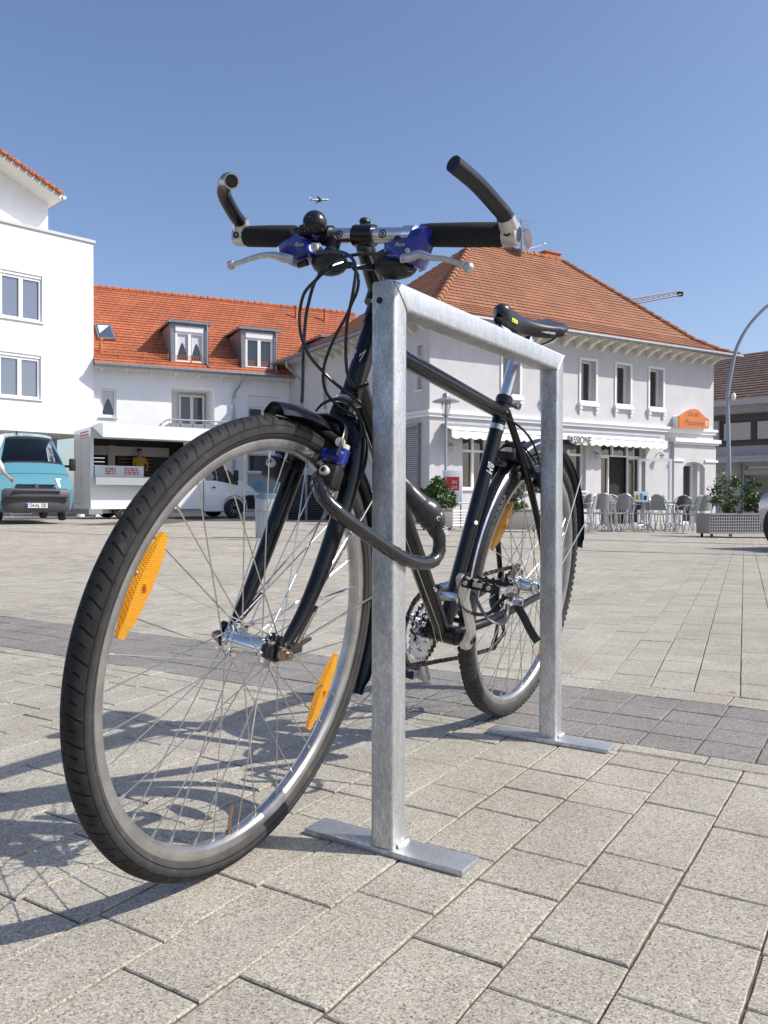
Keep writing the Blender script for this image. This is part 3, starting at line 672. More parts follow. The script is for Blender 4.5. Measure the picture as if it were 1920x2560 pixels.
    for s_ in (1, -1):
        mb.tube([(ax_(.690), .014*s_, .692), (ax_(.676), .036*s_, .684), (ax_(.645), .050*s_, .655), (-.132, .056*s_, .590), (-.107, .0565*s_, .527), (-.080, .056*s_, .464), (-.049, .0545*s_, .404), (-.018, .052*s_, .362), (-.006, .0515*s_, .352)], [.018, .0185, .0165, .0155, .0145, .0130, .0112, .0092, .0085], 20, sub=5)
        mb.box((-.002, .0525*s_, .346), (.024, .0055, .026), bev=.0015)
        mb.lathe([(.0062, -.003), (.0062, .003)], (.004, .0525*s_, .365), (0, 1, 0), 14)
    fk = part(mb, 'fork', A['black_paint'], front=True)
    mb = MB(); z = .7225; mb.tube([(ax_(.716), 0, .716), (ax_(.722), 0, .722), (ax_(.729), 0, .729)], [.0200, .0235, .0215], 28); mb.build('lower_bearing_cup', A['black_dull'], fk)
    fk.data.update()
    mb.v = []
    for nm, z0, z1, r_, m in (('lower_bearing_ring', .7290, .7325, .0222, 'alu'), ('upper_bearing_cup', .874, .892, .0205, 'black_dull'), ('spacer', .892, .905, .0165, 'alu')):
        mb = MB(); mb.tube([(hx(z0), 0, z0), (hx(z1), 0, z1)], r_, 26); mb.build(nm, A[m], fr)
    bc_ = Vector((-.158, .012, .9965))
    mb = MB(); st = Vector((ax_(.925), 0, .925)); hu_ = Vector((-.3256, 0, .9455))
    mb.tube([st-hu_*.022, st+hu_*.022], .0192, 24); mb.tube([st, bc_+Vector((-.012, -.008, -.004))], [.0165, .0155], 24)
    mb.tube([bc_-Vector((0, .017, 0)), bc_+Vector((0, .019, 0))], .0172, 24); mb.box(bc_+Vector((-.004, .001, -.018)), (.02, .018, .018), bev=.003)
    stm = part(mb, 'stem', A['black_paint'], front=True)
    mb = MB(); p = FXp(*c1(832, 432), -.20); mb.tube([p-Vector((0, 0, .03)), p+Vector((.0, 0, .006))], .008, 14); mb.ball(p+Vector((0, 0, .006)), .010, 12, (1, 1, .7)); mb.xf(M_FB); mb.build('stem_bolt', A['black_dull'], stm)
    # handlebar
    mb = MB(); yl, yr = -.236, .262; bz = .9965; bx_ = -.158
    mb.tube([(bx_, yl, bz-.001), (bx_, -.09, bz), (bx_, -.06, bz), (bx_, .08, bz), (bx_, .11, bz), (bx_, yr, bz-.001)], [.0112, .0112, .0125, .0125, .0112, .0112], 28)
    hb = part(mb, 'handlebar', M_['alu'], front=True)
    for y0, y1 in ((yl+.012, -.120), (.122, yr-.014)):
        mb = MB(); mb.tube([(bx_, y0, bz), (bx_, y0+.003, bz), ((bx_), (y0+y1)/2, bz), (bx_, y1-.003, bz), (bx_, y1, bz)], [.0160, .0176, .0182, .0178, .0160], 28); mb.xf(M_FB); mb.build('grip', A['foam'], hb)
    mb = MB(); mb.tube([(bx_, .086, bz), (bx_, .105, bz)], .0150, 24); mb.xf(M_FB); mb.build('clamp_band', A['chrome'], hb)
    for yy in (-.028, .052):
        mb = MB()
        for k in range(4): mb.lathe([(.0065-.0013*k, .0), (.0058-.0013*k, .0)], (bx_+.0128, yy, bz-.001), (1, 0, 0), 18, a0=20*k, a1=300)
        # printed badges on the bar
        mb = MB(); mb.lathe([(.0068, .0), (.0052, .0003)], (bx_+.0126, yy, bz-.001), (1, 0, 0), 20, a0=0, a1=359.9); mb.lathe([(.0030, .0), (.0012, .0003)], (bx_+.0127, yy, bz-.001), (1, 0, 0), 12, a0=0, a1=359.9); mb.xf(M_FB); mb.build('badge', A['black'], hb)
    # bar ends
    for pts, yb, sg in (([(1263, 541), (1241, 513), (1192, 459), (1133, 409)], yr, 1), ([(603, 560), (584, 533), (559, 483), (569, 452), (582, 449)], yl, -1)):
        Ys = [yb-.004*sg, yb-.012*sg, yb-.024*sg, yb-.040*sg, yb-.06*sg]
        Q = [FI(px, py, Ys[i]) for i, (px, py) in enumerate(pts)]
        if sg < 0:
            Q[3] = Vector((Q[2].x+.030, Q[3].y, FXp(569, 453, Q[2].x+.030).z)); Q[3].y = FXp(567, 456, Q[3].x).y; Q[4] = FXp(579, 453, Q[3].x+.032)
        mb = MB(); mb.tube([Vector((bx_+.004, yb-.004*sg, bz+.004))]+Q, .0117, 22, sub=7); be = part(mb, 'bar_end', A['guard'], front=True)
        if sg < 0:
            tdir = (Q[-1]-Q[-2]).normalized(); mb = MB(); mb.lathe([(.0118, -.002), (.0122, .0006), (.0098, .0008), (.0096, -.001)], Q[-1], tdir, 24, closed=True); mb.xf(M_FB); mb.build('end_rim', A['alu'], be)
            mb = MB(); mb.lathe([(.0096, .0004), (.0001, .0005)], Q[-1], tdir, 20); mb.xf(M_FB); mb.build('end_hole', A['black'], be)
        mb = MB(); c = Vector((bx_, yb-.001*sg, bz)); mb.lathe([(.0125, -.0125), (.0165, -.0105), (.0172, 0), (.0165, .0105), (.0125, .0125)], c, (0, 1, 0), 26)
        d_ = (Q[0]-c).normalized(); mb.tube([c+d_*.010, c+d_*.030], [.0150, .0135], 20); mb.xf(M_FB); mb.build('bar_end_clamp', A['crank'], be)
        mb = MB(); mb.lathe([(.0112, .0126), (.0085, .0128), (.0085, .006)], c, (0, sg, 0), 20); mb.lathe([(.0085, .0118), (.0001, .0119)], c, (0, sg, 0), 16)
        q_ = c+Vector((.0155, 0, -.002)); mb.lathe([(.0055, 0), (.0055, .003), (.0030, .0032), (.0030, .001)], q_, (1, 0, 0), 16); mb.xf(M_FB); mb.build('clamp_bolt', A['black_dull'], be)
    # bell
    mb = MB(); c = FXp(*c1(578, 420), -.120); fdir = Vector((1, -.25, .18)).normalized(); mb.lathe([(.0001, .0175), (.006, .0172), (.0066, .0155), (.009, .0160), (.0150, .0125), (.0188, .0065), (.0200, -.001), (.0196, -.006), (.017, -.0075), (.0165, -.012), (.0001, -.013)], c, fdir, 30)
    be = part(mb, 'bell', A['guard'], front=True)
    mb = MB(); mb.box(c+Vector((-.022, -.030, -.006)), (.018, .016, .020), Matrix.Rotation(R(20), 3, 'X'), bev=.003); mb.tube([Vector((bx_, c.y-.004, bz)), Vector((bx_, c.y+.012, bz))], .0165, 22); mb.tube([c-fdir*.010, Vector((bx_+.006, c.y, bz+.008))], .007, 12); mb.box(c+Vector((-.012, -.035, -.010)), (.012, .022, .012), bev=.002); mb.xf(M_FB); mb.build('bell_clamp', A['black_dull'], be)
    # brake levers: blue master cylinders with silver blades
    def lever(side_, body, path, y_clamp):
        mb = MB(); mb.tube([(bx_, y_clamp-.008, bz), (bx_, y_clamp+.008, bz)], .0172, 24)
        P2 = [FXp(*c1(x, y), -.128) for x, y in body]
        c = sum(P2, Vector())/len(P2)
        Vf = []; n = len(P2)
        for xo, sc_ in ((.040, .80), (.034, 1), (-.006, 1.0), (-.014, .85)):
            for p in P2: q = c+(p-c)*sc_; Vf.append(Vector((-.152+xo, q.y, q.z)))
        F = [tuple(range(n-1, -1, -1)), tuple(3*n+i for i in range(n))]
        for k in range(3): F += [(k*n+i, k*n+(i+1) % n, (k+1)*n+(i+1) % n, (k+1)*n+i) for i in range(n)]
        mb.add(Vf, F); bo = part(mb, 'brake_lever', A['blue'], front=True, ang=50)
        Q = []; n2 = len(path)
        for i, (x, y) in enumerate(path): Q.append(FXp(*c1(x, y), -.112+.012*math.sin(math.pi*i/(n2-1))))
        mb = MB(); ws = [(.0070, .0042), (.0078, .0042), (.0060, .0042), (.0048, .0042), (.0042, .0042), (.0040, .0040), (.0040, .0040)][:n2]
        mb.tube(Q, ws, 14, sub=5, ov=(0, 0, 1)); mb.ball(Q[-1], .0082, 14); mb.xf(M_FB); mb.build('lever_blade', A['crank'], bo)
        mb = MB(); 
        for (x, y, r_, ln) in side_:
            p = FXp(*c1(x, y), -.112); mb.lathe([(r_*.6, -.004), (r_, -.002), (r_, ln), (r_*.55, ln+.0002), (r_*.5, ln-.002)], p, (1, 0, 0), 16)
        mb.xf(M_FB); mb.build('adjuster_bolt', A['cream'], bo)
        # small gold scribble of the maker's print
        n_ = FXp(*c1(*( (500, 528) if y_clamp < 0 else (1010, 528))), -.105); text('Race', .0085, A['yellow_txt'], M_FB @ cols(n_, (0, 1, 0), (0, 0, 1), (1, 0, 0)), bo, 'lettering', shear=.3)
        return bo
    lever([(583, 543, .0062, .004)], [(505, 478), (545, 505), (572, 520), (580, 575), (520, 600), (450, 628), (418, 590), (410, 548), (440, 520), (480, 500)], [(470, 605), (430, 597), (370, 583), (320, 583), (250, 602), (200, 620), (158, 632)], -.100)
    lever([(1052, 560, .0036, .003)], [(1145, 447), (1165, 447), (1140, 500), (1120, 560), (1085, 630), (1070, 636), (1030, 612), (960, 600), (945, 575), (948, 530), (1010, 515), (1070, 505), (1095, 460)], [(1020, 600), (1070, 590), (1110, 578), (1170, 595), (1230, 600), (1300, 622), (1358, 645)], .124)
    # shifters: black pods hanging under the bar
    for (px, py, sx, sz, tw) in ((655, 622, .032, .021, 10), (985, 640, .038, .020, -8)):
        mb = MB(); c = FXp(*c1(px, py), -.150); mb.ball(c, 1, 20, (.026, sx, sz)); mb.ball(c+Vector((.012, .010 if px < 800 else -.012, .010)), 1, 14, (.014, .016, .014)); mb.tube([c+Vector((0, 0, .005)), Vector((bx_, c.y, bz))], .0115, 16); so = part(mb, 'gear_shifter', A['black_dull'], front=True)
        mb = MB(); s_ = 1 if px < 800 else -1; mb.tube([c+Vector((.012, .030*s_, -.004)), c+Vector((.014, .058*s_, -.006))], [.0055, .0035], 10); mb.xf(M_FB); mb.build('shift_paddle', A['guard'], so); mb = MB()
        mb.tube([c+Vector((.02, -.03*s_, -.004)), c+Vector((.022, -.046*s_, -.010))], [.006, .004], 10); mb.xf(M_FB); mb.build('shift_paddle', A['guard'], so)
    # cables
    def cable(pts, X=-.10, r=.0026, extra=(), pre=()):
        P = [Vector(p) for p in pre]+[FXp(*c1(*p[:2]), p[2] if len(p) > 2 else X) for p in pts]+[Vector(p) for p in extra]
        mb = MB(); mb.tube(P, r, 10, sub=6); part(mb, 'cable', A['cable'], front=True)
    cable([(595, 568, -.105), (650, 562), (725, 570, -.09), (770, 600, -.085), (788, 660, -.08), (772, 780, -.08), (752, 880, -.085), (740, 960, -.09), (738, 1110, -.105), (752, 1205, -.12), (785, 1252, -.135), (850, 1235, -.16)])
    cable([(850, 630, -.13), (780, 640), (700, 646, -.085), (640, 660, -.08), (590, 705, -.075), (530, 770, -.075), (507, 850, -.08), (503, 930, -.08), (518, 1010, -.085), (560, 1100, -.09), (660, 1210, -.11), (770, 1300, -.13), (830, 1350, -.15)])
    cable([(720, 620, -.12), (640, 650, -.09), (600, 690, -.085), (572, 740), (548, 830), (535, 900), (526, 1010), (522, 1100), (520, 1230), (515, 1330)], r=.0028)
    cable([(950, 575, -.12), (860, 575), (790, 580, -.09), (720, 595, -.09), (660, 630, -.10), (600, 680, -.11)])
    cable([(770, 640, -.11), (800, 690, -.09), (795, 760, -.09), (770, 820), (735, 900), (690, 980), (650, 1070, -.10), (628, 1140, -.10), (622, 1210, -.11), (640, 1280, -.12), (700, 1345, -.14), (790, 1400, -.16)])
    # hose arcs over the crown down to the front brake
    def c2(x, y): return (650+x*.339, 950+y*.339)
    def pcable(P, name='cable', r=.0026, m='cable', front=True):
        mb = MB(); mb.tube(P, r, 10, sub=6); part(mb, name, A[m], front=front)
    pcable([FI(*c2(x, y), Y) for x, y, Y in ((415, 225, -.045), (450, 185, -.03), (520, 148, -.01), (600, 145, .01), (680, 190, .035), (725, 260, .05), (745, 340, .055), (735, 430, .06), (712, 480, .062))])
    pcable([FI(*c2(x, y), Y) for x, y, Y in ((790, 10, .03), (730, 60, .03), (680, 30, .03), (655, -10, .03))])
    pcable([FI(*c2(x, y), Y) for x, y, Y in ((740, 300, .055), (765, 400, .058), (780, 480, .06), (772, 600, .066), (735, 720, .07))], r=.0045)
    # --- front mudguard
    def guard(a0, a1, r0, r1, wd, parent_front, name, stripes=False, n=48, cx=0, lift=0):
        mb = MB(); V = []; F = []; m_ = 11; S = []
        for i in range(n+1):
            s_ = i/n; an = R(a0+(a1-a0)*s_); rr = r0+(r1-r0)*s_
            for k in range(m_):
                q = -1+2*k/(m_-1); drop = (.017*abs(q)**2.4); ww = wd*(1 if 1 < i < n-1 else .75)
                V.append((math.cos(an)*(rr-drop), q*ww/2, .345+math.sin(an)*(rr-drop)))
        N0 = len(V); V += [(x*(1-.004), y, .345+(z-.345)*(1-.004)) for x, y, z in V]
        for i in range(n):
            for k in range(m_-1):
                a = i*m_+k; F.append((a, a+1, a+m_+1, a+m_)); F.append((N0+a, N0+a+m_, N0+a+m_+1, N0+a+1))
            F.append((i*m_, (i+1)*m_, N0+(i+1)*m_, N0+i*m_)); F.append((i*m_+m_-1, N0+i*m_+m_-1, N0+(i+1)*m_+m_-1, (i+1)*m_+m_-1))
        for k in range(m_-1): F.append((k, N0+k, N0+k+1, k+1)); F.append((n*m_+k, n*m_+k+1, N0+n*m_+k+1, N0+n*m_+k))
        mb.add(V, F); o = part(mb, name, A['guard'], front=parent_front, ang=60)
        if stripes:
            for q in (-.62, .62):
                mb = MB(); V = []; F = []
                for i in range(n+1):
                    s_ = i/n; an = R(a0+(a1-a0)*s_); rr = r0+(r1-r0)*s_
                    for qq in (q-.07, q+.07):
                        drop = .017*abs(qq)**2.4-.0009; V.append((math.cos(an)*(rr-drop), qq*wd/2, .345+math.sin(an)*(rr-drop)))
                F = [(2*i, 2*i+1, 2*i+3, 2*i+2) for i in range(n)]; mb.add(V, F)
                if parent_front: mb.xf(M_FB)
                mb.build('reflective_stripe', A['alu'], o)
        return o
    gf = guard(88, 203, .366, .392, .050, True, 'mudguard'); gr = guard(-2, 168, .366, .396, .047, False, 'mudguard', True, 64)
    for s_ in (1, -1):
        mb = MB(); mb.tube([(-.012, .058*s_, .352), (-.36, .026*s_, .40)], .0017, 8); mb.tube([(-.010, .058*s_, .356), (-.30, .026*s_, .60)], .0017, 8); mb.xf(M_FB); mb.build('stay', A['spoke'], gf)
        mb = MB(); mb.box((-.030, .060*s_, .350), (.022, .010, .016), bev=.002); mb.tube([(-.028, .060*s_, .352), (-.085, .053*s_, .405)], [.0042, .0032], 10); mb.tube([(-.028, .058*s_, .350), (-.075, .055*s_, .356)], [.0042, .0030], 10); mb.tube([(-.012, .066*s_, .352), (-.012, .055*s_, .352)], .0062, 12); mb.xf(M_FB); mb.build('stay_mount', A['chainm'], gf)
        mb = MB(); mb.tube([(-.01, .066*s_, .36), (-.365, .028*s_, .530)], .0019, 8); mb.tube([(-.01, .066*s_, .37), (-.24, .028*s_, .64)], .0019, 8); mb.build('stay', A['spoke'], gr)
    # --- brakes: a pair of slave cylinders, a booster arch and mounts
    def brakes(front, base):
        for s_ in (1, -1):
            mb = MB(); bx2, bz2 = base; ux = Vector((.94, 0, .34)) if front else Vector((.62, 0, -.78)); vz = Vector((-ux.z, 0, ux.x))
            c = Vector((bx2, .030*s_, bz2)); mb.tube([c+Vector((0, -.004*s_, 0)), c+Vector((0, .030*s_, 0)), c+Vector((0, .034*s_, 0))], [.0125, .0130, .0095], 24)
            mb.tube([c+Vector((0, .026*s_, 0))-vz*.012, c+Vector((0, .026*s_, 0))+vz*.013], [.0105, .0115], 18)
            o = part(mb, 'rim_brake', A['blue'], front=front)
            def sub(mb_, nm, m):
                if front: mb_.xf(M_FB)
                mb_.build(nm, A[m], o)
            mb = MB(); mb.tube([c+Vector((0, .026*s_, 0))+vz*.013, c+Vector((0, .026*s_, 0))+vz*.021], .0085, 18); sub(mb, 'adjuster_cap', 'cream')
            mb = MB(); k = c-vz*.036+ux*.006; mb.box(k+Vector((0, .022*s_, 0)), (.030, .030, .036), Matrix.Rotation(R(-20 if front else 50), 3, 'Y'), bev=.005); mb.tube([c+Vector((0, .008*s_, 0))-ux*.004, c+Vector((0, .018*s_, 0))-ux*.004], .0165, 20); sub(mb, 'brake_mount', 'black_dull')
            mb = MB(); p = k+ux*.014+Vector((0, .020*s_, .004)); mb.lathe([(.0072, -.004), (.0078, .006), (.0064, .0078), (.0038, .008), (.0036, .005)], p, ux, 18); sub(mb, 'mount_bolt', 'cream'); mb = MB(); mb.lathe([(.0042, .0078), (.0041, .0083), (.0001, .0084)], p, ux, 6); sub(mb, 'bolt_socket', 'black')
            mb = MB(); q = c-Vector((0, .010*s_, 0)); mb.box(q, (.056 if front else .05, .010, .011), Matrix.Rotation(R(20 if front else 52), 3, 'Y'), bev=.003); sub(mb, 'brake_pad', 'black_dull')
    brakes(True, (-.098, .640)); brakes(False, (.150, .640))
    def arch(front, pts, nm='brake_booster'):
        mb = MB(); mb.tube(pts, [(.0085, .003)]*len(pts), 12, sub=5, ov=(0, 0, 1) if front else (1, 0, 0)); o = part(mb, nm, A['guard'], front=front)
        if front:
            mb = MB(); p = FI(640+1095/5.184, 980+655/5.184, .052); mb.lathe([(.006, -.006), (.0078, -.001), (.0074, .005), (.004, .0052)], p, (.95, .25, .2), 18); mb.xf(M_FB); mb.build('booster_bolt', A['cream'], o)
    arch(True, [(-.088, .056, .640), (-.104, .054, .668), (-.124, .040, .690), (-.130, 0, .700), (-.124, -.040, .690), (-.104, -.054, .668), (-.088, -.056, .640)])
    arch(False, [(.165, .052, .630), (.190, .046, .664), (.205, .025, .690), (.210, 0, .698), (.205, -.025, .690), (.190, -.046, .664), (.165, -.052, .630)])
    mb = MB(); mb.tube([(.272, -.018, .652), (.262, 0, .655), (.272, .018, .652)], .007, 10); mb.box((.20, 0, .668), (.10, .058, .016), Matrix.Rotation(R(-8), 3, 'Y'), bev=.005); part(mb, 'brake_bridge', A['black_dull'])
    # --- cranks, chainrings, chain
    mb = MB(); cd = Vector((.588, 0, .809)); B0 = Vector(BBp)
    def crank(y0, y1, d, nm='crank_arm'):
        mb = MB(); V = []; F = []; pv = Vector((d.z, 0, -d.x)); prof = [(-.017, .0165, .013, y0), (-.010, .0185, .013, y0), (0, .0180, .013, y0), (.015, .0165, .0115, y0+(y1-y0)*.55), (.04, .0135, .0075, y1), (.13, .0118, .0062, y1), (.160, .0135, .0062, y1), (.176, .0130, .0060, y1), (.183, .0080, .0055, y1)]
        for s_, hw, ht, yy in prof:
            for (a, b) in ((-1, -.5), (-.6, -1), (.6, -1), (1, -.5), (1, .5), (.6, 1), (-.6, 1), (-1, .5)): V.append(B0+d*s_+pv*(a*hw)+Vector((0, yy+b*ht, 0)))
        n = len(prof)
        for i in range(n-1):
            for k in range(8): F.append((i*8+k, i*8+(k+1) % 8, i*8+8+(k+1) % 8, i*8+8+k))
        F += [tuple(range(7, -1, -1)), tuple((n-1)*8+k for k in range(8))]
        mb.add(V, F); return part(mb, nm, A['crank'], ang=40)
    cl = crank(.056, .074, cd); cr = crank(-.060, -.078, -cd)
    mb = MB(); mb.lathe([(.0075, 0), (.0095, .002), (.0095, .006), (.006, .0065), (.006, .003)], B0+Vector((0, .069, 0)), (0, 1, 0), 20); mb.build('crank_bolt', A['chainm'], cl)
    mb = MB(); mb.tube([B0+Vector((0, .034, 0)), B0+Vector((0, .050, 0))], .0175, 20); part(mb, 'bearing_cup', A['black_dull'])
    def chainring(rad, y, nt, nm):
        mb = MB(); V = []; F = []
        for i in range(nt*4):
            an = 2*math.pi*i/(nt*4); ro = rad+(.0045 if i % 4 in (1, 2) else -.0015)
            for yy in (y-.0012, y+.0012): V += [B0+Vector((math.cos(an)*ro, yy, math.sin(an)*ro)), B0+Vector((math.cos(an)*(rad-.014), yy, math.sin(an)*(rad-.014)))]
        m_ = nt*4
        for i in range(m_):
            a, b = i*4, ((i+1) % m_)*4; F += [(a, b, b+1, a+1), (a+2, a+3, b+3, b+2), (a, a+2, b+2, b), (a+1, b+1, b+3, a+3)]
        mb.add(V, F)
        for k in range(5):
            an = 2*math.pi*k/5+.5; e = Vector((math.cos(an), 0, math.sin(an))); mb.tube([B0+Vector((0, y-.006, 0)), B0+e*(rad-.012)+Vector((0, y, 0))], [(.012, .004), (.008, .0025)], 8, ov=(-e.z, 0, e.x)); mb.tube([B0+e*(rad-.018)+Vector((0, y-.004, 0)), B0+e*(rad-.018)+Vector((0, y+.006, 0))], .0055, 10)
        return part(mb, nm, A['chrome'], ang=30)
    chainring(.0860, -.050, 42, 'chainring'); chainring(.0660, -.043, 32, 'chainring'); chainring(.0450, -.036, 22, 'chainring')
    # chain: lower run to the derailleur, upper run to the sprockets
    def chain_run(P, mbx):
        L_ = [Vector(p) for p in P]; seg = []
        for a, b in zip(L_[:-1], L_[1:]):
            n = max(1, int((b-a).length/.0127)); seg += [a+(b-a)*(i/n) for i in range(n)]
        seg.append(L_[-1])
        for i in range(len(seg)-1):
            a, b = seg[i], seg[i+1]; d = (b-a).normalized(); c = (a+b)/2; off = .0032 if i % 2 else .0020; Mx = Matrix((d, Vector((0, 1, 0)), d.cross(Vector((0, 1, 0))))).transposed()
            for s_ in (1, -1): mbx.box(c+Vector((0, off*s_, 0)), (.0150, .0011, .0080), Mx)
            mbx.tube([a+Vector((0, -.0040, 0)), a+Vector((0, .0040, 0))], .0028, 6)
    mb = MB(); low = [BI(*p, -.046) for p in ((1019, 1668), (1100, 1652), (1155, 1643), (1200, 1631), (1232, 1621))]
    wrap = [B0+Vector((math.cos(R(a))*.0885, -.047, math.sin(R(a))*.0885)) for a in range(96, -100, -14)]
    chain_run([Vector((.002, -.040, .345+.040)), B0+Vector((-.012, -.047, .0885))]+wrap[::1]+low, mb)
    j = [Vector((.040, -.045, .170)), Vector((-.014, -.044, .205)), Vector((.020, -.042, .250)), Vector((.035, -.041, .300)), Vector((.038, -.040, .335)), Vector((.028, -.040, .370))]; chain_run([low[-1]]+j, mb)
    part(mb, 'chain', A['chainm'])
    mb = MB()
    for k, (rr, yy) in enumerate(((.050, -.028), (.044, -.032), (.038, -.036), (.032, -.040), (.027, -.044), (.023, -.048))):
        V = []; F = []; nt = int(rr/.0021)
        for i in range(nt*2):
            an = math.pi*i/nt; ro = rr+(.0025 if i % 2 else -.001); V += [Vector((math.cos(an)*ro, yy-.0009, .345+math.sin(an)*ro)), Vector((math.cos(an)*ro, yy+.0009, .345+math.sin(an)*ro))]
        m2 = nt*2; F = [(2*i, 2*i+1, (2*i+3) % (2*m2), (2*i+2) % (2*m2)) for i in range(m2)]+[tuple(2*i for i in range(m2)), tuple(2*i+1 for i in range(m2-1, -1, -1))]; mb.add(V, F)
    part(mb, 'sprockets', A['chainm'], ang=25)
    mb = MB(); mb.tube([(.008, -.072, .330), (.022, -.070, .290), (.030, -.050, .262)], [.010, .014, .011], 12, sub=3); mb.tube([(.030, -.046, .262), (.036, -.046, .172)], [(.010, .004), (.010, .004)], 10)
    for p in ((.030, -.045, .255), (.040, -.045, .182)): mb.lathe([(.014, -.003), (.017, -.002), (.014, 0), (.017, .002), (.014, .003)], p, (0, 1, 0), 11)
    part(mb, 'rear_derailleur', A['black_dull'])
    mb = MB(); mb.b2((.345, -.052, .345), (.435, -.046, .362), bev=.004); mb.b2((.345, -.038, .345), (.430, -.033, .362), bev=.004); mb.tube([(.39, -.044, .362), (.385, -.020, .372), (.400, .0, .372)], [.009, .011, .012], 12); part(mb, 'front_derailleur', A['alu'])
    mb = MB(); p = BI(*(980+400*.3014, 1300+640*.3014), -.02); q = BI(*(980+545*.3014, 1300+655*.3014), .03); mb.tube([p, (p+q)/2+Vector((.004, 0, .004)), q], [(.010, .004)]*3, 12, sub=3, ov=(0, 0, 1)); part(mb, 'derailleur_band', A['alu'])
    # cable under the top tube and down to the rear brake, and the gear wires under the down tube
    def c3(x, y): return (980+x*.3014, 750+y*.3014)
    pcable([BI(*c3(x, y), Y) for x, y, Y in ((60, 440, .014), (130, 500, .014), (270, 600, .014), (420, 700, .014), (600, 800, .014), (800, 905, .015), (900, 955, .022), (1000, 1010, .03), (1080, 1070, .035), (1140, 1140, .035), (1185, 1225, .04), (1212, 1310, .042), (1222, 1400, .045))], front=False, r=.0028)
    pcable([BI(*c3(x, y), Y) for x, y, Y in ((915, 1225, -.02), (940, 1200, -.01), (1000, 1185, .0), (1070, 1205, .02), (1120, 1250, .03), (1170, 1310, .04), (1215, 1385, .045))], front=False, r=.0026)
    mb = MB()
    for yy in (-.008, .008): mb.tube([Vector((.855, yy, .700)), Vector((.475, yy, .298)), Vector((.445, yy, .256))], .0009, 6)
    part(mb, 'gear_wire', A['spoke'])
    # pedals with toe clip and strap
    for s_, cr_, d in ((1, cl, cd), (-1, cr, -cd)):
        pc = B0+d*.170; y0 = .080 if s_ > 0 else -.084; y1 = y0+s_*.012; y2 = y0+s_*.095
        mb = MB(); mb.tube([pc+Vector((0, y0, 0)), pc+Vector((0, y2, 0))], .0065, 12); mb.lathe([(.011, 0), (.012, .004), (.008, .022)], pc+Vector((0, y0, 0)), (0, s_, 0), 18)
        pd = part(mb, 'pedal', A['crank'])
        for xx in (.030, -.034):
            poly = [(0, -.008)]; n = 5
            for i in range(n+1):
                a = i/n*.080; poly += [(a, .008), (a+.004, .013), (a+.010, .008)] if i < n else [(a, .008)]
            poly += [(.080, -.008)]; mb = MB(); f_ = lambda a, b, t, xx=xx: pc+Vector((xx+t, y1+s_*a, b+.002)); mb.prism(poly, f_, -.0015, .0015); mb.build('cage_plate', A['guard'], pd)
        mb = MB(); mb.b2(pc+Vector((-.032, y1, -.006)), pc+Vector((.030, y1+s_*.008, .006)), bev=.002); mb.b2(pc+Vector((-.032, y2-s_*.010, -.006)), pc+Vector((.030, y2, .006)), bev=.002); mb.build('cage_side', A['crank'], pd)
        if s_ > 0:
            mb = MB()
            for yy in (.10, .150):
                p = pc+Vector((.0315, yy, .003)); mb.lathe([(.0045, 0), (.0045, .003), (.0018, .0032)], p, (1, 0, 0), 12)
            p = pc+Vector((.032, .126, .004)); mb.box(p, (.003, .020, .009), bev=.001); mb.build('cage_reflector', A['cream'], pd)
            strap = [invX(BFR, 980+x*.3014, 1300+y*.3014, X) for x, y, X in ((640, 440, .575), (575, 500, .59), (545, 600, .60), (570, 700, .595), (640, 765, .575), (740, 785, .56), (820, 765, .55), (880, 690, .54), (950, 640, .535), (1010, 650, .53), (1035, 700, .53))]
            mb = MB(); mb.tube(strap, [(.0062, .0014)]*len(strap), 8, sub=5, ov=(1, 0, 0)); mb.build('toe_strap', A['saddle'], pd)
            arc = [invX(BFR, 980+x*.3014, 1300+y*.3014, X) for x, y, X in ((960, 470, .53), (1010, 500, .52), (1045, 560, .51), (1055, 610, .51))]
            mb = MB(); mb.tube(arc, [(.0050, .0014)]*4, 8, sub=5, ov=(1, 0, 0)); mb.build('toe_strap', A['saddle'], pd)
            tail = [invX(BFR, 980+x*.3014, 1300+y*.3014, .53) for x, y in ((1035, 710), (1090, 800), (1150, 920), (1208, 1010))]
            mb = MB(); mb.tube(tail, [(.0085, .0018)]*4, 8, sub=4, ov=(0, 1, .3)); mb.build('strap_tail', A['saddle'], pd)
            clip_ = [invX(BFR, 980+x*.3014, 1300+y*.3014, X) for x, y, X in ((660, 560, .545), (720, 700, .60), (790, 810, .62), (900, 860, .60), (950, 800, .56), (960, 700, .545))]
            mb = MB(); mb.tube(clip_, [(.0052, .0018)]*6, 8, sub=5, ov=(1, 0, 0)); mb.build('toe_clip', A['black_dull'], pd)
            buck = invX(BFR, 980+1045*.3014, 1300+670*.3014, .535); mb = MB()
            for k in range(3): mb.tube([buck+Vector((0, -.010, -.007+.007*k)), buck+Vector((0, .010, -.007+.007*k))], .0013, 6)
            mb.tube([buck+Vector((0, -.010, -.007)), buck+Vector((0, -.010, .007))], .0013, 6); mb.tube([buck+Vector((0, .010, -.007)), buck+Vector((0, .010, .007))], .0013, 6); mb.build('strap_buckle', A['chrome'], pd)
    # --- armoured cable lock: its own thing
    P = [(812, 1186, -.015, 0), (797, 1196, .015, 0), (794, 1212, .045, 0), (803, 1232, .068, 0), (824, 1260, .086, 0), (867, 1299, .104, 0), (938, 1350, .122, 0), (1006, 1394, .138, 0), (1050, 1408, .145, 0), (1082, 1402, .148, 0), (1097, 1378, .148, 0), (1098, 1350, .146, 0), (1094, 1330, .143, 0)]
    W = [MBK @ BI(p[0], p[1], p[2]) for p in P]
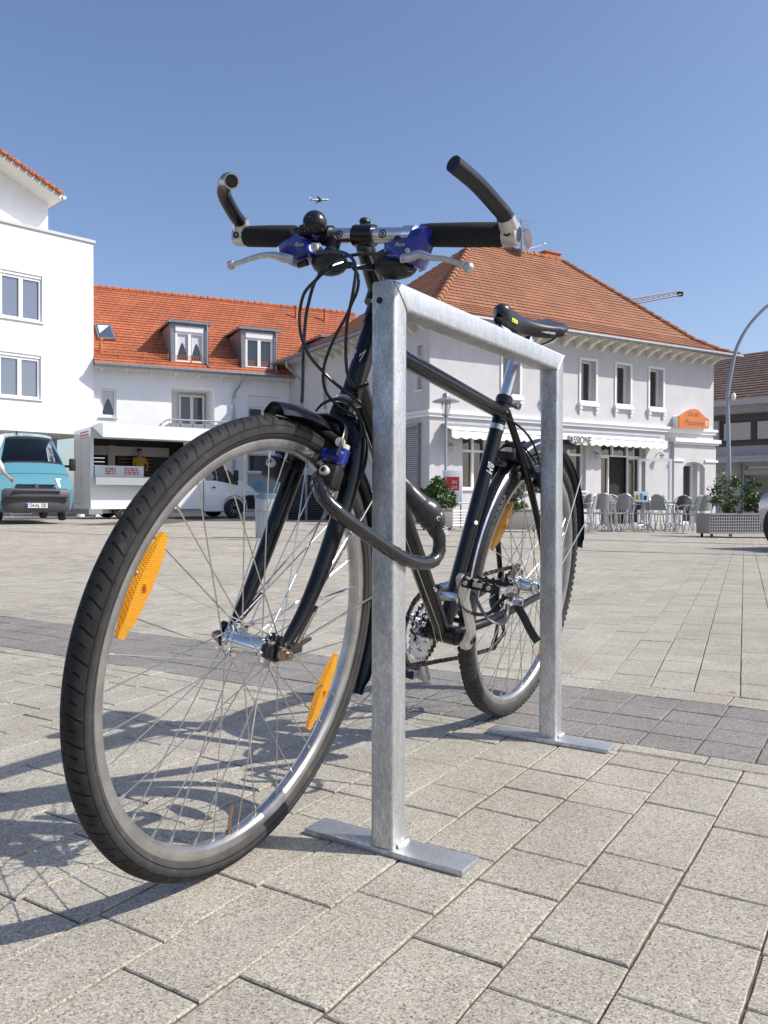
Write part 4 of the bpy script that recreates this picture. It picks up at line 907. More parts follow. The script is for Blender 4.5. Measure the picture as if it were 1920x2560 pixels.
    head = [MBK @ BI(x, y, Y) for x, y, Y in ((1094, 1336, .143), (1089, 1318, .141), (1083, 1301, .138), (1067, 1278, .130), (1050, 1262, .122), (1028, 1236, .110), (1012, 1215, .098), (990, 1190, .085))]
    lo = Vector((W[0].x, W[0].y, 0)); lk = thing('bicycle_lock', 'thick black armoured cable lock looped round the near post of the stand', 'bicycle lock', Matrix.Translation(lo))
    Tm = Matrix.Translation(-lo)
    PP = []; RR = []
    mb = MB(); mb.tube(W, .0108, 22, sub=8); mb.xf(Tm)
    mb.build('armoured_cable', A['lockc'], lk)
    # overlapping shells of the cover
    Q = []
    tmp = MB(); 
    for i in range(len(W)-1):
        for k in range(3):
            t_ = k/3; p0, p1, p2, p3 = W[max(i-1, 0)], W[i], W[i+1], W[min(i+2, len(W)-1)]
            Q.append(0.5*((2*p1)+(p2-p0)*t_+(2*p0-5*p1+4*p2-p3)*t_*t_+(p1*3-p0-p2*3+p3)*t_**3))
    acc = 0; mb = MB()
    for i in range(1, len(Q)-1):
        acc += (Q[i]-Q[i-1]).length
        if acc > .021:
            acc = 0; d = (Q[i+1]-Q[i-1]).normalized(); mb = MB(); mb.lathe([(.0106, -.010), (.0119, .005), (.0106, .0055)], Q[i], d, 22); mb.xf(Tm); mb.build('cover_shell', A['lockc'], lk)
    mb = MB(); mb.tube(head, [.0125, .0165, .0215, .0235, .0185, .0150, .0135, .0095], 24, sub=5); mb.xf(Tm); lh = mb.build('lock_body', A['lock'], lk)
    mb = MB(); d = (head[5]-head[4]).normalized(); mb.lathe([(.0150, -.004), (.0195, -.003), (.0195, .003), (.0150, .004)], head[4], d, 26); d2 = (head[2]-head[3]).normalized(); mb.lathe([(.0225, -.003), (.0245, 0), (.0225, .003)], head[3]+d2*.004, d2, 26); mb.xf(Tm); mb.build('collar', A['lock'], lk)
    p = MBK @ BI(1096, 1303, .150); mb = MB(); s3 = Ba*.6-Vector((0, 1, 0))*.6; s3.normalize(); mb.ball(p, 1, 16, (.012, .012, .020)); mb.xf(Tm); mb.build('key_cover', A['lock'], lk)
    upv = (head[3]-head[1]).normalized(); rtv = upv.cross(s3).normalized()
    text('citadel', .014, A['white_txt'], Tm @ cols(MBK @ BI(1102, 1310, .155)+s3*.006, -upv, rtv, s3), lk, 'lettering', shear=.3)
    return t
build_bike()
# ------------------------------------------------------------------ buildings
def root_M(ox, oy, deg, z=0.0):                 # facade frame: X along facade (to the right in view), Y inward, Z up
    a = R(deg); u = Vector((math.sin(a), math.cos(a), 0)); n = Vector((-math.cos(a), math.sin(a), 0)); return cols((ox, oy, z), u, n, (0, 0, 1))
class Face:
    def __init__(s, M): s.M = M; s.I = M.inverted(); s.o = s.I @ CAM; 
    def at(s, px, py, y=0.0):                    # where the sight line meets the plane Y=y -> (x, z)
        v = s.I.to_3x3() @ ray(px, py); t = (y-s.o.y)/v.y; p = s.o+v*t; return p.x, p.z
    def atx(s, px, py, x=0.0):
        v = s.I.to_3x3() @ ray(px, py); t = (x-s.o.x)/v.x; p = s.o+v*t; return p.y, p.z
    def pl(s, px, py, p0, n):
        v = s.I.to_3x3() @ ray(px, py); n = Vector(n); t = (Vector(p0)-s.o).dot(n)/v.dot(n); return s.o+v*t
def wall(mb, fn, x0, x1, z0, z1, ops, depth, flip=False):   # fn(x, t, z): t = depth inward
    xs = sorted(set([x0, x1]+[min(max(v, x0), x1) for o in ops for v in (o[0], o[1])])); zs = sorted(set([z0, z1]+[min(max(v, z0), z1) for o in ops for v in (o[2], o[3])]))
    for i in range(len(xs)-1):
        for j in range(len(zs)-1):
            cx, cz = (xs[i]+xs[i+1])/2, (zs[j]+zs[j+1])/2
            if any(o[0] < cx < o[1] and o[2] < cz < o[3] for o in ops): continue
            mb.add([fn(xs[i], 0, zs[j]), fn(xs[i+1], 0, zs[j]), fn(xs[i+1], 0, zs[j+1]), fn(xs[i], 0, zs[j+1])], [(0, 1, 2, 3)])
    for o in ops:
        d = o[4] if len(o) > 4 else depth; a, b, c, e = o[:4]
        for q in (((a, c), (b, c)), ((b, c), (b, e)), ((b, e), (a, e)), ((a, e), (a, c))):
            mb.add([fn(q[0][0], 0, q[0][1]), fn(q[1][0], 0, q[1][1]), fn(q[1][0], d, q[1][1]), fn(q[0][0], d, q[0][1])], [(0, 1, 2, 3)])
def window(parent, fn, x0, x1, z0, z1, d, cols_=2, rows=(), fw=.07, glass='glass', curtain=None, sill=True, name='window', fm='pvc', boxh=0, tilt=False):
    # fn(x, t, z) places a point; frame sits at depth d
    def B(mb, xa, xb, za, zb, ta, tb):
        V = [fn(x, t, z) for x in (xa, xb) for t in (ta, tb) for z in (za, zb)]
        mb.add(V, [(0, 1, 3, 2), (4, 6, 7, 5), (0, 4, 5, 1), (2, 3, 7, 6), (0, 2, 6, 4), (1, 5, 7, 3)])
    mb = MB(); zt = z1-boxh
    B(mb, x0+.003, x0+fw, z0+.003, zt-.003, d-.05, d+.02); B(mb, x1-fw, x1-.003, z0+.003, zt-.003, d-.05, d+.02); B(mb, x0+fw, x1-fw, z0+.003, z0+fw, d-.048, d+.02); B(mb, x0+fw, x1-fw, zt-fw, zt-.003, d-.048, d+.02)
    for k in range(1, cols_):
        xm = x0+(x1-x0)*k/cols_; B(mb, xm-fw*.75, xm+fw*.75, z0+fw, zt-fw, d-.052, d+.02)
    for r in rows:
        zm = z0+(zt-z0)*r; B(mb, x0+fw, x1-fw, zm-fw*.6, zm+fw*.6, d-.046, d+.02)
    if boxh: B(mb, x0+.004, x1-.004, zt, z1-.003, d-.09, d+.02)
    w_ = mb.build(name, M_[fm], parent, flat=True)
    mb = MB(); B(mb, x0+.01, x1-.01, z0+.01, zt-.01, d+.022, d+.03); mb.build('pane', M_[glass], w_, flat=True)
    if curtain:
        mb = MB(); n = 24; V = []; F = []
        for k in range(cols_):
            xa, xb = x0+(x1-x0)*k/cols_+fw*1.1, x0+(x1-x0)*(k+1)/cols_-fw*1.1
            for i in range(n+1):
                s_ = i/n; low = (.18+.5*abs(2*s_-1)**1.5 if curtain == 'arc' else .02); V2 = (xa+(xb-xa)*s_); V += [fn(V2, d+.010+.004*(i % 2), zt-fw), fn(V2, d+.010+.004*(i % 2), z0+fw+(zt-z0)*(1-.18-low)*(.9 if curtain == 'arc' else .0)+.01)]
            b = k*2*(n+1); F += [(b+2*i, b+2*i+1, b+2*i+3, b+2*i+2) for i in range(n)]
        mb.add(V, F); mb.build('curtain', M_['curtain'], w_)
    if sill:
        mb = MB(); B(mb, x0-.05, x1+.05, z0-.05, z0-.004, -.06, d-.055); mb.build('sill', M_['trim'], w_, flat=True)
    return w_
def slab(parent, name, m, P, th, nrm):
    mb = MB(); n = Vector(nrm)*th; k = len(P); mb.add([Vector(p) for p in P]+[Vector(p)+n for p in P], [tuple(range(k-1, -1, -1)), tuple(range(k, 2*k))]+[(i, (i+1) % k, (i+1) % k+k, i+k) for i in range(k)]); return mb.build(name, M_[m] if isinstance(m, str) else m, parent, flat=True)
def courses(mb, bl, br, tl, tr, n, lift, nrm):   # overlapping tile courses between two edges
    bl, br, tl, tr = map(Vector, (bl, br, tl, tr)); nr = Vector(nrm)
    for i in range(n):
        a, b = i/n, (i+1)/n
        p = [bl.lerp(tl, a), br.lerp(tr, a), br.lerp(tr, b), bl.lerp(tl, b)]
        mb.add([p[0], p[1], p[1]+nr*lift, p[0]+nr*lift, p[2]+nr*.004, p[3]+nr*.004], [(0, 1, 2, 3), (3, 2, 4, 5)])
def tube_part(parent, name, m, P, r, seg=10, sub=0): mb = MB(); mb.tube(P, r, seg, sub=sub); return mb.build(name, M_[m], parent)

# ---- cafe with the hipped roof
def build_cafe():
    M = root_M(12.06, 30.0, 59.0, -.25); t = thing('cafe_building', 'two-storey pale cafe with tall hipped tile roof, awning and eaves on brackets', 'building', M)
    Fc = Face(M); EZ = 6.10; Wd = 12.55; DP = 10.0
    fn = lambda x, y, z: (x, y, z); fs = lambda x, y, z: (-Wd+y, x, z)      # side wall: x runs inward
    ops = []; wins = []
    def rect(x0, y0, x1, y1): a = Fc.at(x0, y1); b = Fc.at(x1, y0); return a[0], b[0], a[1], b[1]
    w1 = rect(1451, 904, 1489, 1003); w3 = rect(1623, 925, 1657, 1021); zz0, zz1 = (w1[2]+w3[2])/2, (w1[3]+w3[3])/2; cx1, cx3 = (w1[0]+w1[1])/2, (w3[0]+w3[1])/2; pit = (cx3-cx1)/2; hw = (w1[1]-w1[0]+w3[1]-w3[0])/4
    up = [cx1+pit*k for k in (2, 1, 0, -1, -2)]
    for cx in up: ops.append((cx-hw, cx+hw, zz0, zz1, .26))
    def opx(x0, y0, x1, y1, d=.22, z=None):
        r = list(rect(x0, y0, x1, y1)); 
        if z is not None: r[2] = z
        ops.append((*r, d)); return ops[-1]
    g1 = opx(1156, 1092, 1222, 1222); g2 = opx(1262, 1097, 1335, 1230); g3 = opx(1392, 1106, 1465, 1226); gd = opx(1502, 1108, 1614, 1262, .24, .05); dd = opx(1706, 1160, 1744, 1262, .30, .05)
    mb = MB(); wall(mb, fn, -Wd, 0, 0, EZ, ops, .22)
    so = []
    def srect(x0, y0, x1, y1): a = Fc.atx(x0, y1, -Wd); b = Fc.atx(x1, y0, -Wd); return min(a[0], b[0]), max(a[0], b[0]), min(a[1], b[1]), max(a[1], b[1])
    s1 = srect(1043, 862, 1057, 976); s2 = srect(800, 938, 818, 1009); s2 = (s2[0], s2[0]+(s1[1]-s1[0]), s1[2], s1[3])
    s3_ = (s1[0], s1[1], .9, 2.6)
    for r in (s1, s2): so.append((*r, .2))
    wall(mb, fs, 0, DP, 0, EZ, so, .2); mb.add([(0, 0, 0), (0, DP, 0), (0, DP, EZ), (0, 0, EZ)], [(0, 1, 2, 3)]); mb.add([(-Wd, DP, 0), (0, DP, 0), (0, DP, EZ), (-Wd, DP, EZ)], [(0, 1, 2, 3)])
    mb.build('wall', M_['render_g'], t, flat=True)
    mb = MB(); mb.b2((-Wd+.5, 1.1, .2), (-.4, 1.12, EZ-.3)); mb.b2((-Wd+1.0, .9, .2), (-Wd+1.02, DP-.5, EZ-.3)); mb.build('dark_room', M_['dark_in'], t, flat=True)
    for cx in up:
        w_ = window(t, fn, cx-hw+.0, cx+hw-.0, zz0, zz1, .24, 1, fw=.055, sill=False)
        mb = MB(); e = .075
        mb.b2((cx-hw-e, -.035, zz0-.02), (cx-hw-.002, -.001, zz1+e)); mb.b2((cx+hw+.002, -.035, zz0-.02), (cx+hw+e, -.001, zz1+e)); mb.b2((cx-hw-.002, -.035, zz1+.002), (cx+hw+.002, -.001, zz1+e)); mb.build('surround', M_['trim'], w_, flat=True)
        mb = MB(); mb.b2((cx-hw-e-.03, -.11, zz0-.13), (cx+hw+e+.03, -.001, zz0-.022)); mb.b2((cx-hw+.002, -.04, zz0-.02), (cx+hw-.002, .19, zz0+.05)); mb.build('sill', M_['trim'], w_, flat=True)
        for sg in (-1, 1):
            mb = MB(); xx = cx+sg*(hw+.03); mb.b2((xx-.055, -.09, zz0-.25), (xx+.055, -.001, zz0-.132), bev=.012); mb.b2((xx-.045, -.06, zz0-.36), (xx+.045, -.001, zz0-.252), bev=.012); mb.build('sill_bracket', M_['trim'], w_, flat=True)
    for r in (s1, s2): window(t, fs, r[0], r[1], r[2], r[3], .18, 1, fw=.07)
    # louvred shutter on the side wall at ground level
    a = Fc.atx(1018, 1225, -Wd); b = Fc.atx(1052, 1066, -Wd); ya, yb, za, zb = min(a[0], b[0]), max(a[0], b[0]), a[1], b[1]
    mb = MB(); mb.b2((-Wd-.10, ya, za), (-Wd-.001, ya+.06, zb)); mb.b2((-Wd-.10, yb-.06, za), (-Wd-.001, yb, zb)); mb.b2((-Wd-.14, ya-.03, zb), (-Wd-.001, yb+.03, zb+.10))
    sh = mb.build('louvred_shutter', M_['zinc'], t, flat=True); mb = MB(); n = 30
    for i in range(n): z = za+(zb-za)*(i+.5)/n; mb.box((-Wd-.055, (ya+yb)/2, z), (.05, yb-ya-.13, .038), Matrix.Rotation(R(25), 3, 'Y'))
    mb.build('slats', M_['coping'], sh, flat=True); sh.children[0]['kind'] = 'stuff' if False else 'part'
    del sh.children[0]['kind']
    for (r, c_, rw, cu) in ((g1, 2, (.72,), None), (g2, 2, (.72,), None), (g3, 2, (.74,), None)): window(t, fn, r[0], r[1], r[2], r[3], .20, c_, rw, fw=.06)
    # entrance: fixed light, dark doorway, fixed light, and the open leaf
    r = gd; xa = Fc.at(1532, 1200)[0]; xb = Fc.at(1578, 1200)[0]; zt = Fc.at(1530, 1141)[1]
    window(t, fn, r[0], xa, .05, zt, .22, 1, (.28,), sill=False, fw=.05); window(t, fn, r[0], r[1], zt, r[3], .22, 3, (), sill=False, fw=.05); window(t, fn, xb, r[1], .05, zt, .22, 1, (), sill=False, fw=.05)
    hx_ = r[1]-.02; L1 = (-.72, -.62); ds = lambda x, y, z: (hx_+.02+x*.62, -.02-x*.20-y*.9, z)
    dfn = lambda x, y, z: (xb+.25+x*.80, -.06-x*.42+y, z)
    window(t, dfn, 0, 1.28, .10, zt-.04, .0, 1, (.33,), sill=False, fw=.10, name='open_door', glass='clear_glass')
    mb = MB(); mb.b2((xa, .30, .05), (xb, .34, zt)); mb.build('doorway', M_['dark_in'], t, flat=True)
    # right-hand bay with cornices, arched head and door
    p0 = Fc.at(1679, 1100)[0]; ztop = Fc.at(1700, 1106)[1]; zmid = Fc.at(1700, 1151)[1]; r = dd
    mb = MB(); mb.b2((p0, -.12, .0), (r[0]-.12, -.001, ztop)); mb.b2((r[1]+.25, -.12, .0), (-.002, -.001, ztop)); mb.b2((r[0]-.12, -.12, r[3]+.08), (r[1]+.25, -.001, ztop))
    n = 10; cxm = (r[0]-.12+r[1]+.25)/2; hwm = (r[1]-r[0]+.37)/2
    for i in range(n):
        a0_, a1_ = -1+2*i/n, -1+2*(i+1)/n; h = lambda q: r[3]-.16+.22*math.sqrt(max(0, 1-q*q))
        V = [(cxm+hwm*a0_, -.119, h(a0_)), (cxm+hwm*a1_, -.119, h(a1_)), (cxm+hwm*a1_, -.119, r[3]+.081), (cxm+hwm*a0_, -.119, r[3]+.081)]; mb.add(V+[(x, -.002, z) for x, y, z in V], [(0, 1, 2, 3), (0, 4, 5, 1), (4, 7, 6, 5)])
    mb.build('pilaster_bay', M_['render_g'], t, flat=True)
    mb = MB(); mb.b2((p0-.10, -.26, ztop+.002), (.12, -.001, ztop+.14)); mb.b2((p0-.05, -.19, ztop-.07), (.07, -.122, ztop)); mb.b2((p0-.06, -.17, zmid-.04), (r[0]-.10, -.122, zmid+.04)); mb.b2((r[1]+.22, -.17, zmid-.04), (.06, -.122, zmid+.04)); mb.build('bay_cornice', M_['trim'], t, flat=True)
    window(t, fn, r[0], r[1], .05, r[3], .26, 1, (.37,), sill=False, fw=.07, name='door')
    # string course
    zs = (Fc.at(1409, 1056)[1]+Fc.at(1782, 1081)[1])/2
    mb = MB(); mb.b2((-Wd-.12, -.12, zs), (.12, -.001, zs+.09)); mb.b2((-Wd-.07, -.07, zs-.10), (.07, -.001, zs-.002)); mb.b2((-Wd-.12, .0, zs), (-Wd-.001, DP, zs+.09)); mb.b2((-Wd-.07, .0, zs-.10), (-Wd-.001, DP, zs-.002)); mb.build('string_course', M_['trim'], t, flat=True)
    # roof
    OV = .62; ez = EZ+.02; RZ = 10.45; rl, rr = (-7.23, 5.0, RZ), (-2.84, 5.0, RZ)
    bz_ = ez+1.05; k1 = .78; bl = lambda c, rg, z: (Vector(c).lerp(Vector(rg), 0)).copy()
    C = {'fl': (-Wd-OV, -OV, ez), 'fr': (OV, -OV, ez), 'bl': (-Wd-OV, DP+OV, ez), 'br': (OV, DP+OV, ez)}
    G = {'fl': rl, 'bl': rl, 'fr': rr, 'br': rr}
    K = {k: (C[k][0]+(G[k][0]-C[k][0])*.24, C[k][1]+(G[k][1]-C[k][1])*.24, ez+(RZ-ez)*.165) for k in C}     # bell-cast break
    J = {k: (C[k][0]+(G[k][0]-C[k][0])*.11, C[k][1]+(G[k][1]-C[k][1])*.11, ez+(RZ-ez)*.062) for k in C}
    mb = MB()
    for (a, b, nr) in (('fl', 'fr', (0, -.6, .8)), ('br', 'bl', (0, .6, .8))):
        courses(mb, C[a], C[b], J[a], J[b], 3, .03, nr); courses(mb, J[a], J[b], K[a], K[b], 4, .03, nr); courses(mb, K[a], K[b], G[a], G[b], 24, .03, nr)
    mb.build('roof', M_['tile_c'], t, flat=True)
    for (a, b, nr) in (('bl', 'fl', (-.6, 0, .8)), ('fr', 'br', (.6, 0, .8))):
        mb = MB(); courses(mb, C[a], C[b], J[a], J[b], 3, .03, nr); courses(mb, J[a], J[b], K[a], K[b], 4, .03, nr); courses(mb, K[a], K[b], G[a], G[b], 24, .03, nr); mb.build('roof', M_['tile_cs'], t, flat=True)
    mb = MB(); V = [C['fl'], C['fr'], C['br'], C['bl']]; mb.add([(x, y, z-.03) for x, y, z in V]+[(x, y, z-.001) for x, y, z in V], [(0, 1, 2, 3), (0, 4, 5, 1), (1, 5, 6, 2), (2, 6, 7, 3), (3, 7, 4, 0)]); mb.build('eaves_board', M_['soffit'], t, flat=True)
    def caps(P, nm='ridge_tiles'):
        mb = MB()
        for a, b in zip(P[:-1], P[1:]):
            a, b = Vector(a), Vector(b); n = max(1, int((b-a).length/.36))
            for i in range(n): q0, q1 = a.lerp(b, i/n), a.lerp(b, (i+1.12)/n); mb.tube([q0+Vector((0, 0, .02)), q1+Vector((0, 0, .0))], [.125, .10], 10)
        mb.build(nm, M_['tile_c'], t)
    for k in ('fl', 'fr'): caps([C[k], J[k], K[k], G[k]], 'hip_tiles')
    caps([rl, rr])
    mb = MB(); mb.tube([(-Wd-OV-.05, -OV-.07, ez-.03), (OV+.05, -OV-.07, ez-.03)], .075, 10); mb.tube([(-Wd-OV-.07, -OV-.07, ez-.03), (-Wd-OV-.07, DP, ez-.03)], .075, 10); mb.build('gutter', M_['zinc'], t)
    nb = 22
    for i in range(nb+1):
        x = -Wd+.15+(Wd-.3)*i/nb
        mb = MB(); mb.prism([(0, 0), (-.56, 0), (-.56, -.07), (-.42, -.13), (-.22, -.16), (-.10, -.25), (0, -.30)], lambda a, b, tt, x=x: (x+tt, a, EZ-.015+b), -.075, .075); mb.build('eave_bracket', M_['soffit'], t, flat=True)
    for i in range(13):
        y = .3+i*.58; mb = MB(); mb.prism([(0, 0), (-.56, 0), (-.56, -.07), (-.42, -.13), (-.22, -.16), (-.10, -.25), (0, -.30)], lambda a, b, tt, y=y: (-Wd+a, y+tt, EZ-.015+b), -.075, .075); mb.build('eave_bracket', M_['soffit'], t, flat=True)
    # chimney, aerial, dish
    mb = MB(); p = Fc.pl(1380, 650, (0, 5, 0), (0, 1, 0)); q0 = Fc.pl(1357, 640, (0, 5, 0), (0, 1, 0)); q1 = Fc.pl(1399, 640, (0, 5, 0), (0, 1, 0)); mb.b2((q0.x+.05, 4.9, RZ-.5), (q1.x-.05, 5.5, RZ+.20)); ch = mb.build('chimney', M_['terracotta'], t, flat=True)
    mb = MB(); mb.b2((q0.x, 4.85, RZ+.201), (q1.x, 5.55, RZ+.25)); mb.tube([((q0.x+q1.x)/2, 5.2, RZ+.24), ((q0.x+q1.x)/2, 5.2, RZ+.36)], [.10, .14], 12); mb.build('chimney_cap', M_['terracotta'], ch)
    pm = Fc.pl(1303, 630, (0, 4.6, 0), (0, 1, 0)); top = Fc.pl(1303, 548, (0, 4.6, 0), (0, 1, 0)).z
    mb = MB(); mb.tube([(pm.x, 4.6, RZ-.5), (pm.x, 4.6, top)], .03, 6)
    for dz, l in ((.10, .45), (.35, .30), (.42, .22)):
        mb.tube([(pm.x-l, 4.6, top-dz), (pm.x+l, 4.6, top-dz)], .008, 5)
        for k in range(-4, 5): mb.tube([(pm.x+l*k/4, 4.6-.22, top-dz), (pm.x+l*k/4, 4.6+.22, top-dz)], .006, 4)
    mb.build('aerial', M_['steel'], t)
    mb = MB(); ds_ = Fc.pl(1317, 597, (0, 4.5, 0), (0, 1, 0)); ax0 = Vector((.93, -.25, .22)).normalized(); mb.lathe([(.0001, -.09), (.20, -.06), (.36, .02), (.37, .025), (.36, .03), (.2, -.04), (.0001, -.07)], (ds_.x, 4.5, ds_.z), ax0, 24); mb.tube([(pm.x, 4.6, RZ-.05), (ds_.x+.05, 4.5, RZ+.0), (ds_.x+.75, 4.35, RZ+.22)], .014, 6); mb.tube([(ds_.x, 4.5, ds_.z-.2), (ds_.x, 4.55, RZ-.2)], .02, 6); mb.ball((ds_.x+.75, 4.35, RZ+.25), .06, 8); mb.build('satellite_dish', M_['trim'], t)
    # skylight on the shaded side of the roof
    nn = Vector((-(RZ-K['fl'][2]), 0, rl[0]-K['fl'][0])).normalized(); P = [Fc.pl(x, y, K['fl'], nn)+nn*.06 for x, y in ((1050, 684), (1062, 663), (1078, 655), (1066, 677))]
    slab(t, 'skylight', 'glass_sky', P, .04, nn)
    # awning: cassette, cloth and scalloped valance with lettering
    a = Fc.at(1126, 1060, -.45); b = Fc.at(1665, 1094, -.45); zt = (a[1]+b[1])/2; x0, x1 = a[0], b[0]
    mb = MB(); mb.b2((x0, -.22, zt-.02), (x1, -.001, zt+.05)); aw = mb.build('awning', M_['steel'], t, flat=True)
    mb = MB(); mb.add([(x0, -.20, zt-.022), (x1, -.20, zt-.022), (x1, -.50, zt-.15), (x0, -.50, zt-.15), (x0, -.20, zt-.045), (x1, -.20, zt-.045), (x1, -.50, zt-.17), (x0, -.50, zt-.17)], [(0, 1, 2, 3), (4, 7, 6, 5), (0, 3, 7, 4), (1, 5, 6, 2)]); mb.tube([(x0, -.50, zt-.16), (x1, -.50, zt-.16)], .03, 8); mb.build('cloth', M_['awning'], aw)
    mb = MB(); V = []; n = 27; k_ = 8
    for i in range(n*k_+1):
        q = i/k_; x = x0+(x1-x0)*i/(n*k_); dz = .055*abs(math.sin(math.pi*q)); yy = -.515-.006*math.sin(q*5); V += [(x, yy, zt-.13), (x, yy-.004, zt-.36-dz)]
    mb.add(V, [(2*i, 2*i+1, 2*i+3, 2*i+2) for i in range(n*k_)]); mb.add([(x, y+.004, z) for x, y, z in V], [(2*i, 2*i+2, 2*i+3, 2*i+1) for i in range(n*k_)]); va = mb.build('valance', M_['awning'], aw)
    la = Fc.at(1419, 1098, -.53); lb = Fc.at(1478, 1101, -.53)
    w0 = lb[0]-la[0]; o = text('PASSIONE', .34, M_['dark_txt'], cols(((la[0]+lb[0])/2, -.530, zt-.265), (1, 0, 0), (0, 0, 1), (0, -1, 0)), va, 'lettering', bold=.004); bw = o.dimensions.x
    if bw > 0: o.scale = (w0/bw, 1, 1)
    o2 = text('CAFE', .34, M_['dark_txt'], cols((la[0]-.28, -.530, zt-.262), (1, 0, 0), (0, 0, 1), (0, -1, 0)), va, 'lettering', align='RIGHT', bold=.004); o2.scale = (w0/bw if bw else 1, 1, 1)
    # wall lanterns
    for (px, py) in ((1492, 1140), (1655, 1142), (1127, 1118)):
        x, z = Fc.at(px, py, -.2); mb = MB(); mb.tube([(x, -.001, z+.1), (x, -.10, z+.16), (x, -.2, z+.1)], .015, 6, sub=3); mb.lathe([(.02, .12), (.10, .06), (.09, .05), (.02, .05)], (x, -.2, z), (0, 0, 1), 12); mb.lathe([(.03, -.12), (.045, -.1), (.045, -.09)], (x, -.2, z), (0, 0, 1), 10); ln = mb.build('wall_lantern', M_['zinc_l'], t); mb = MB(); mb.lathe([(.05, -.09), (.075, .05)], (x, -.2, z), (0, 0, 1), 12); mb.build('lantern_glass', M_['lamp_clear'], ln)
    # orange shop sign
    def sp(x, y): return Fc.at(1400+x*.3134, 1000+y*.3134, -.30)
    pl_ = [sp(950, 222), sp(950, 124), sp(985, 108), sp(1015, 84), sp(1045, 72), sp(1075, 70), sp(1105, 80), sp(1135, 112), sp(1160, 138), sp(1187, 150), sp(1187, 226)]
    mb = MB(); mb.prism(pl_, lambda a, b, tt: (a, -.30+tt, b), 0, .04); sg = mb.build('shop_sign', M_['sign_o'], t, flat=True)
    mb = MB(); cx = sum(p[0] for p in pl_)/len(pl_); mb.prism([(cx+(a-cx)*.99, b-.01) for a, b in pl_], lambda a, b, tt: (a, -.26+tt, b), 0.001, .25); mb.build('sign_box', M_['trim'], sg, flat=True)
    xm, zm = sp(1075, 185); text('Passione', .30, M_['dark_txt'], cols((xm-.05, -.303, zm), (1, 0, 0), (0, 0, 1), (0, -1, 0)), sg, 'lettering', shear=.5)
    xm, zm = sp(1060, 115); text('Eiscafe', .22, M_['dark_txt'], cols((xm, -.303, zm), (1, 0, 0), (0, 0, 1), (0, -1, 0)), sg, 'lettering', shear=.5)
    xm, zm = sp(1168, 190); mb = MB(); mb.prism([(0, -.16), (.05, .0), (-.05, .0)], lambda a, b, tt: (xm+a, -.301-tt, zm+b), .0, .006); mb.lathe([(.0001, .012), (.06, .006), (.065, 0)], (xm, -.301, zm+.05), (0, -1, 0), 14); mb.build('ice_cream_emblem', M_['cream'], sg)
    tube_part(t, 'downpipe', 'zinc_l', [(-Wd-OV-.05, 8.45, ez-.06), (-Wd-OV-.05, 8.45, ez-.30), (-Wd-.10, 8.45, ez-.75), (-Wd-.10, 8.45, .1)], .05, 10)
build_cafe()

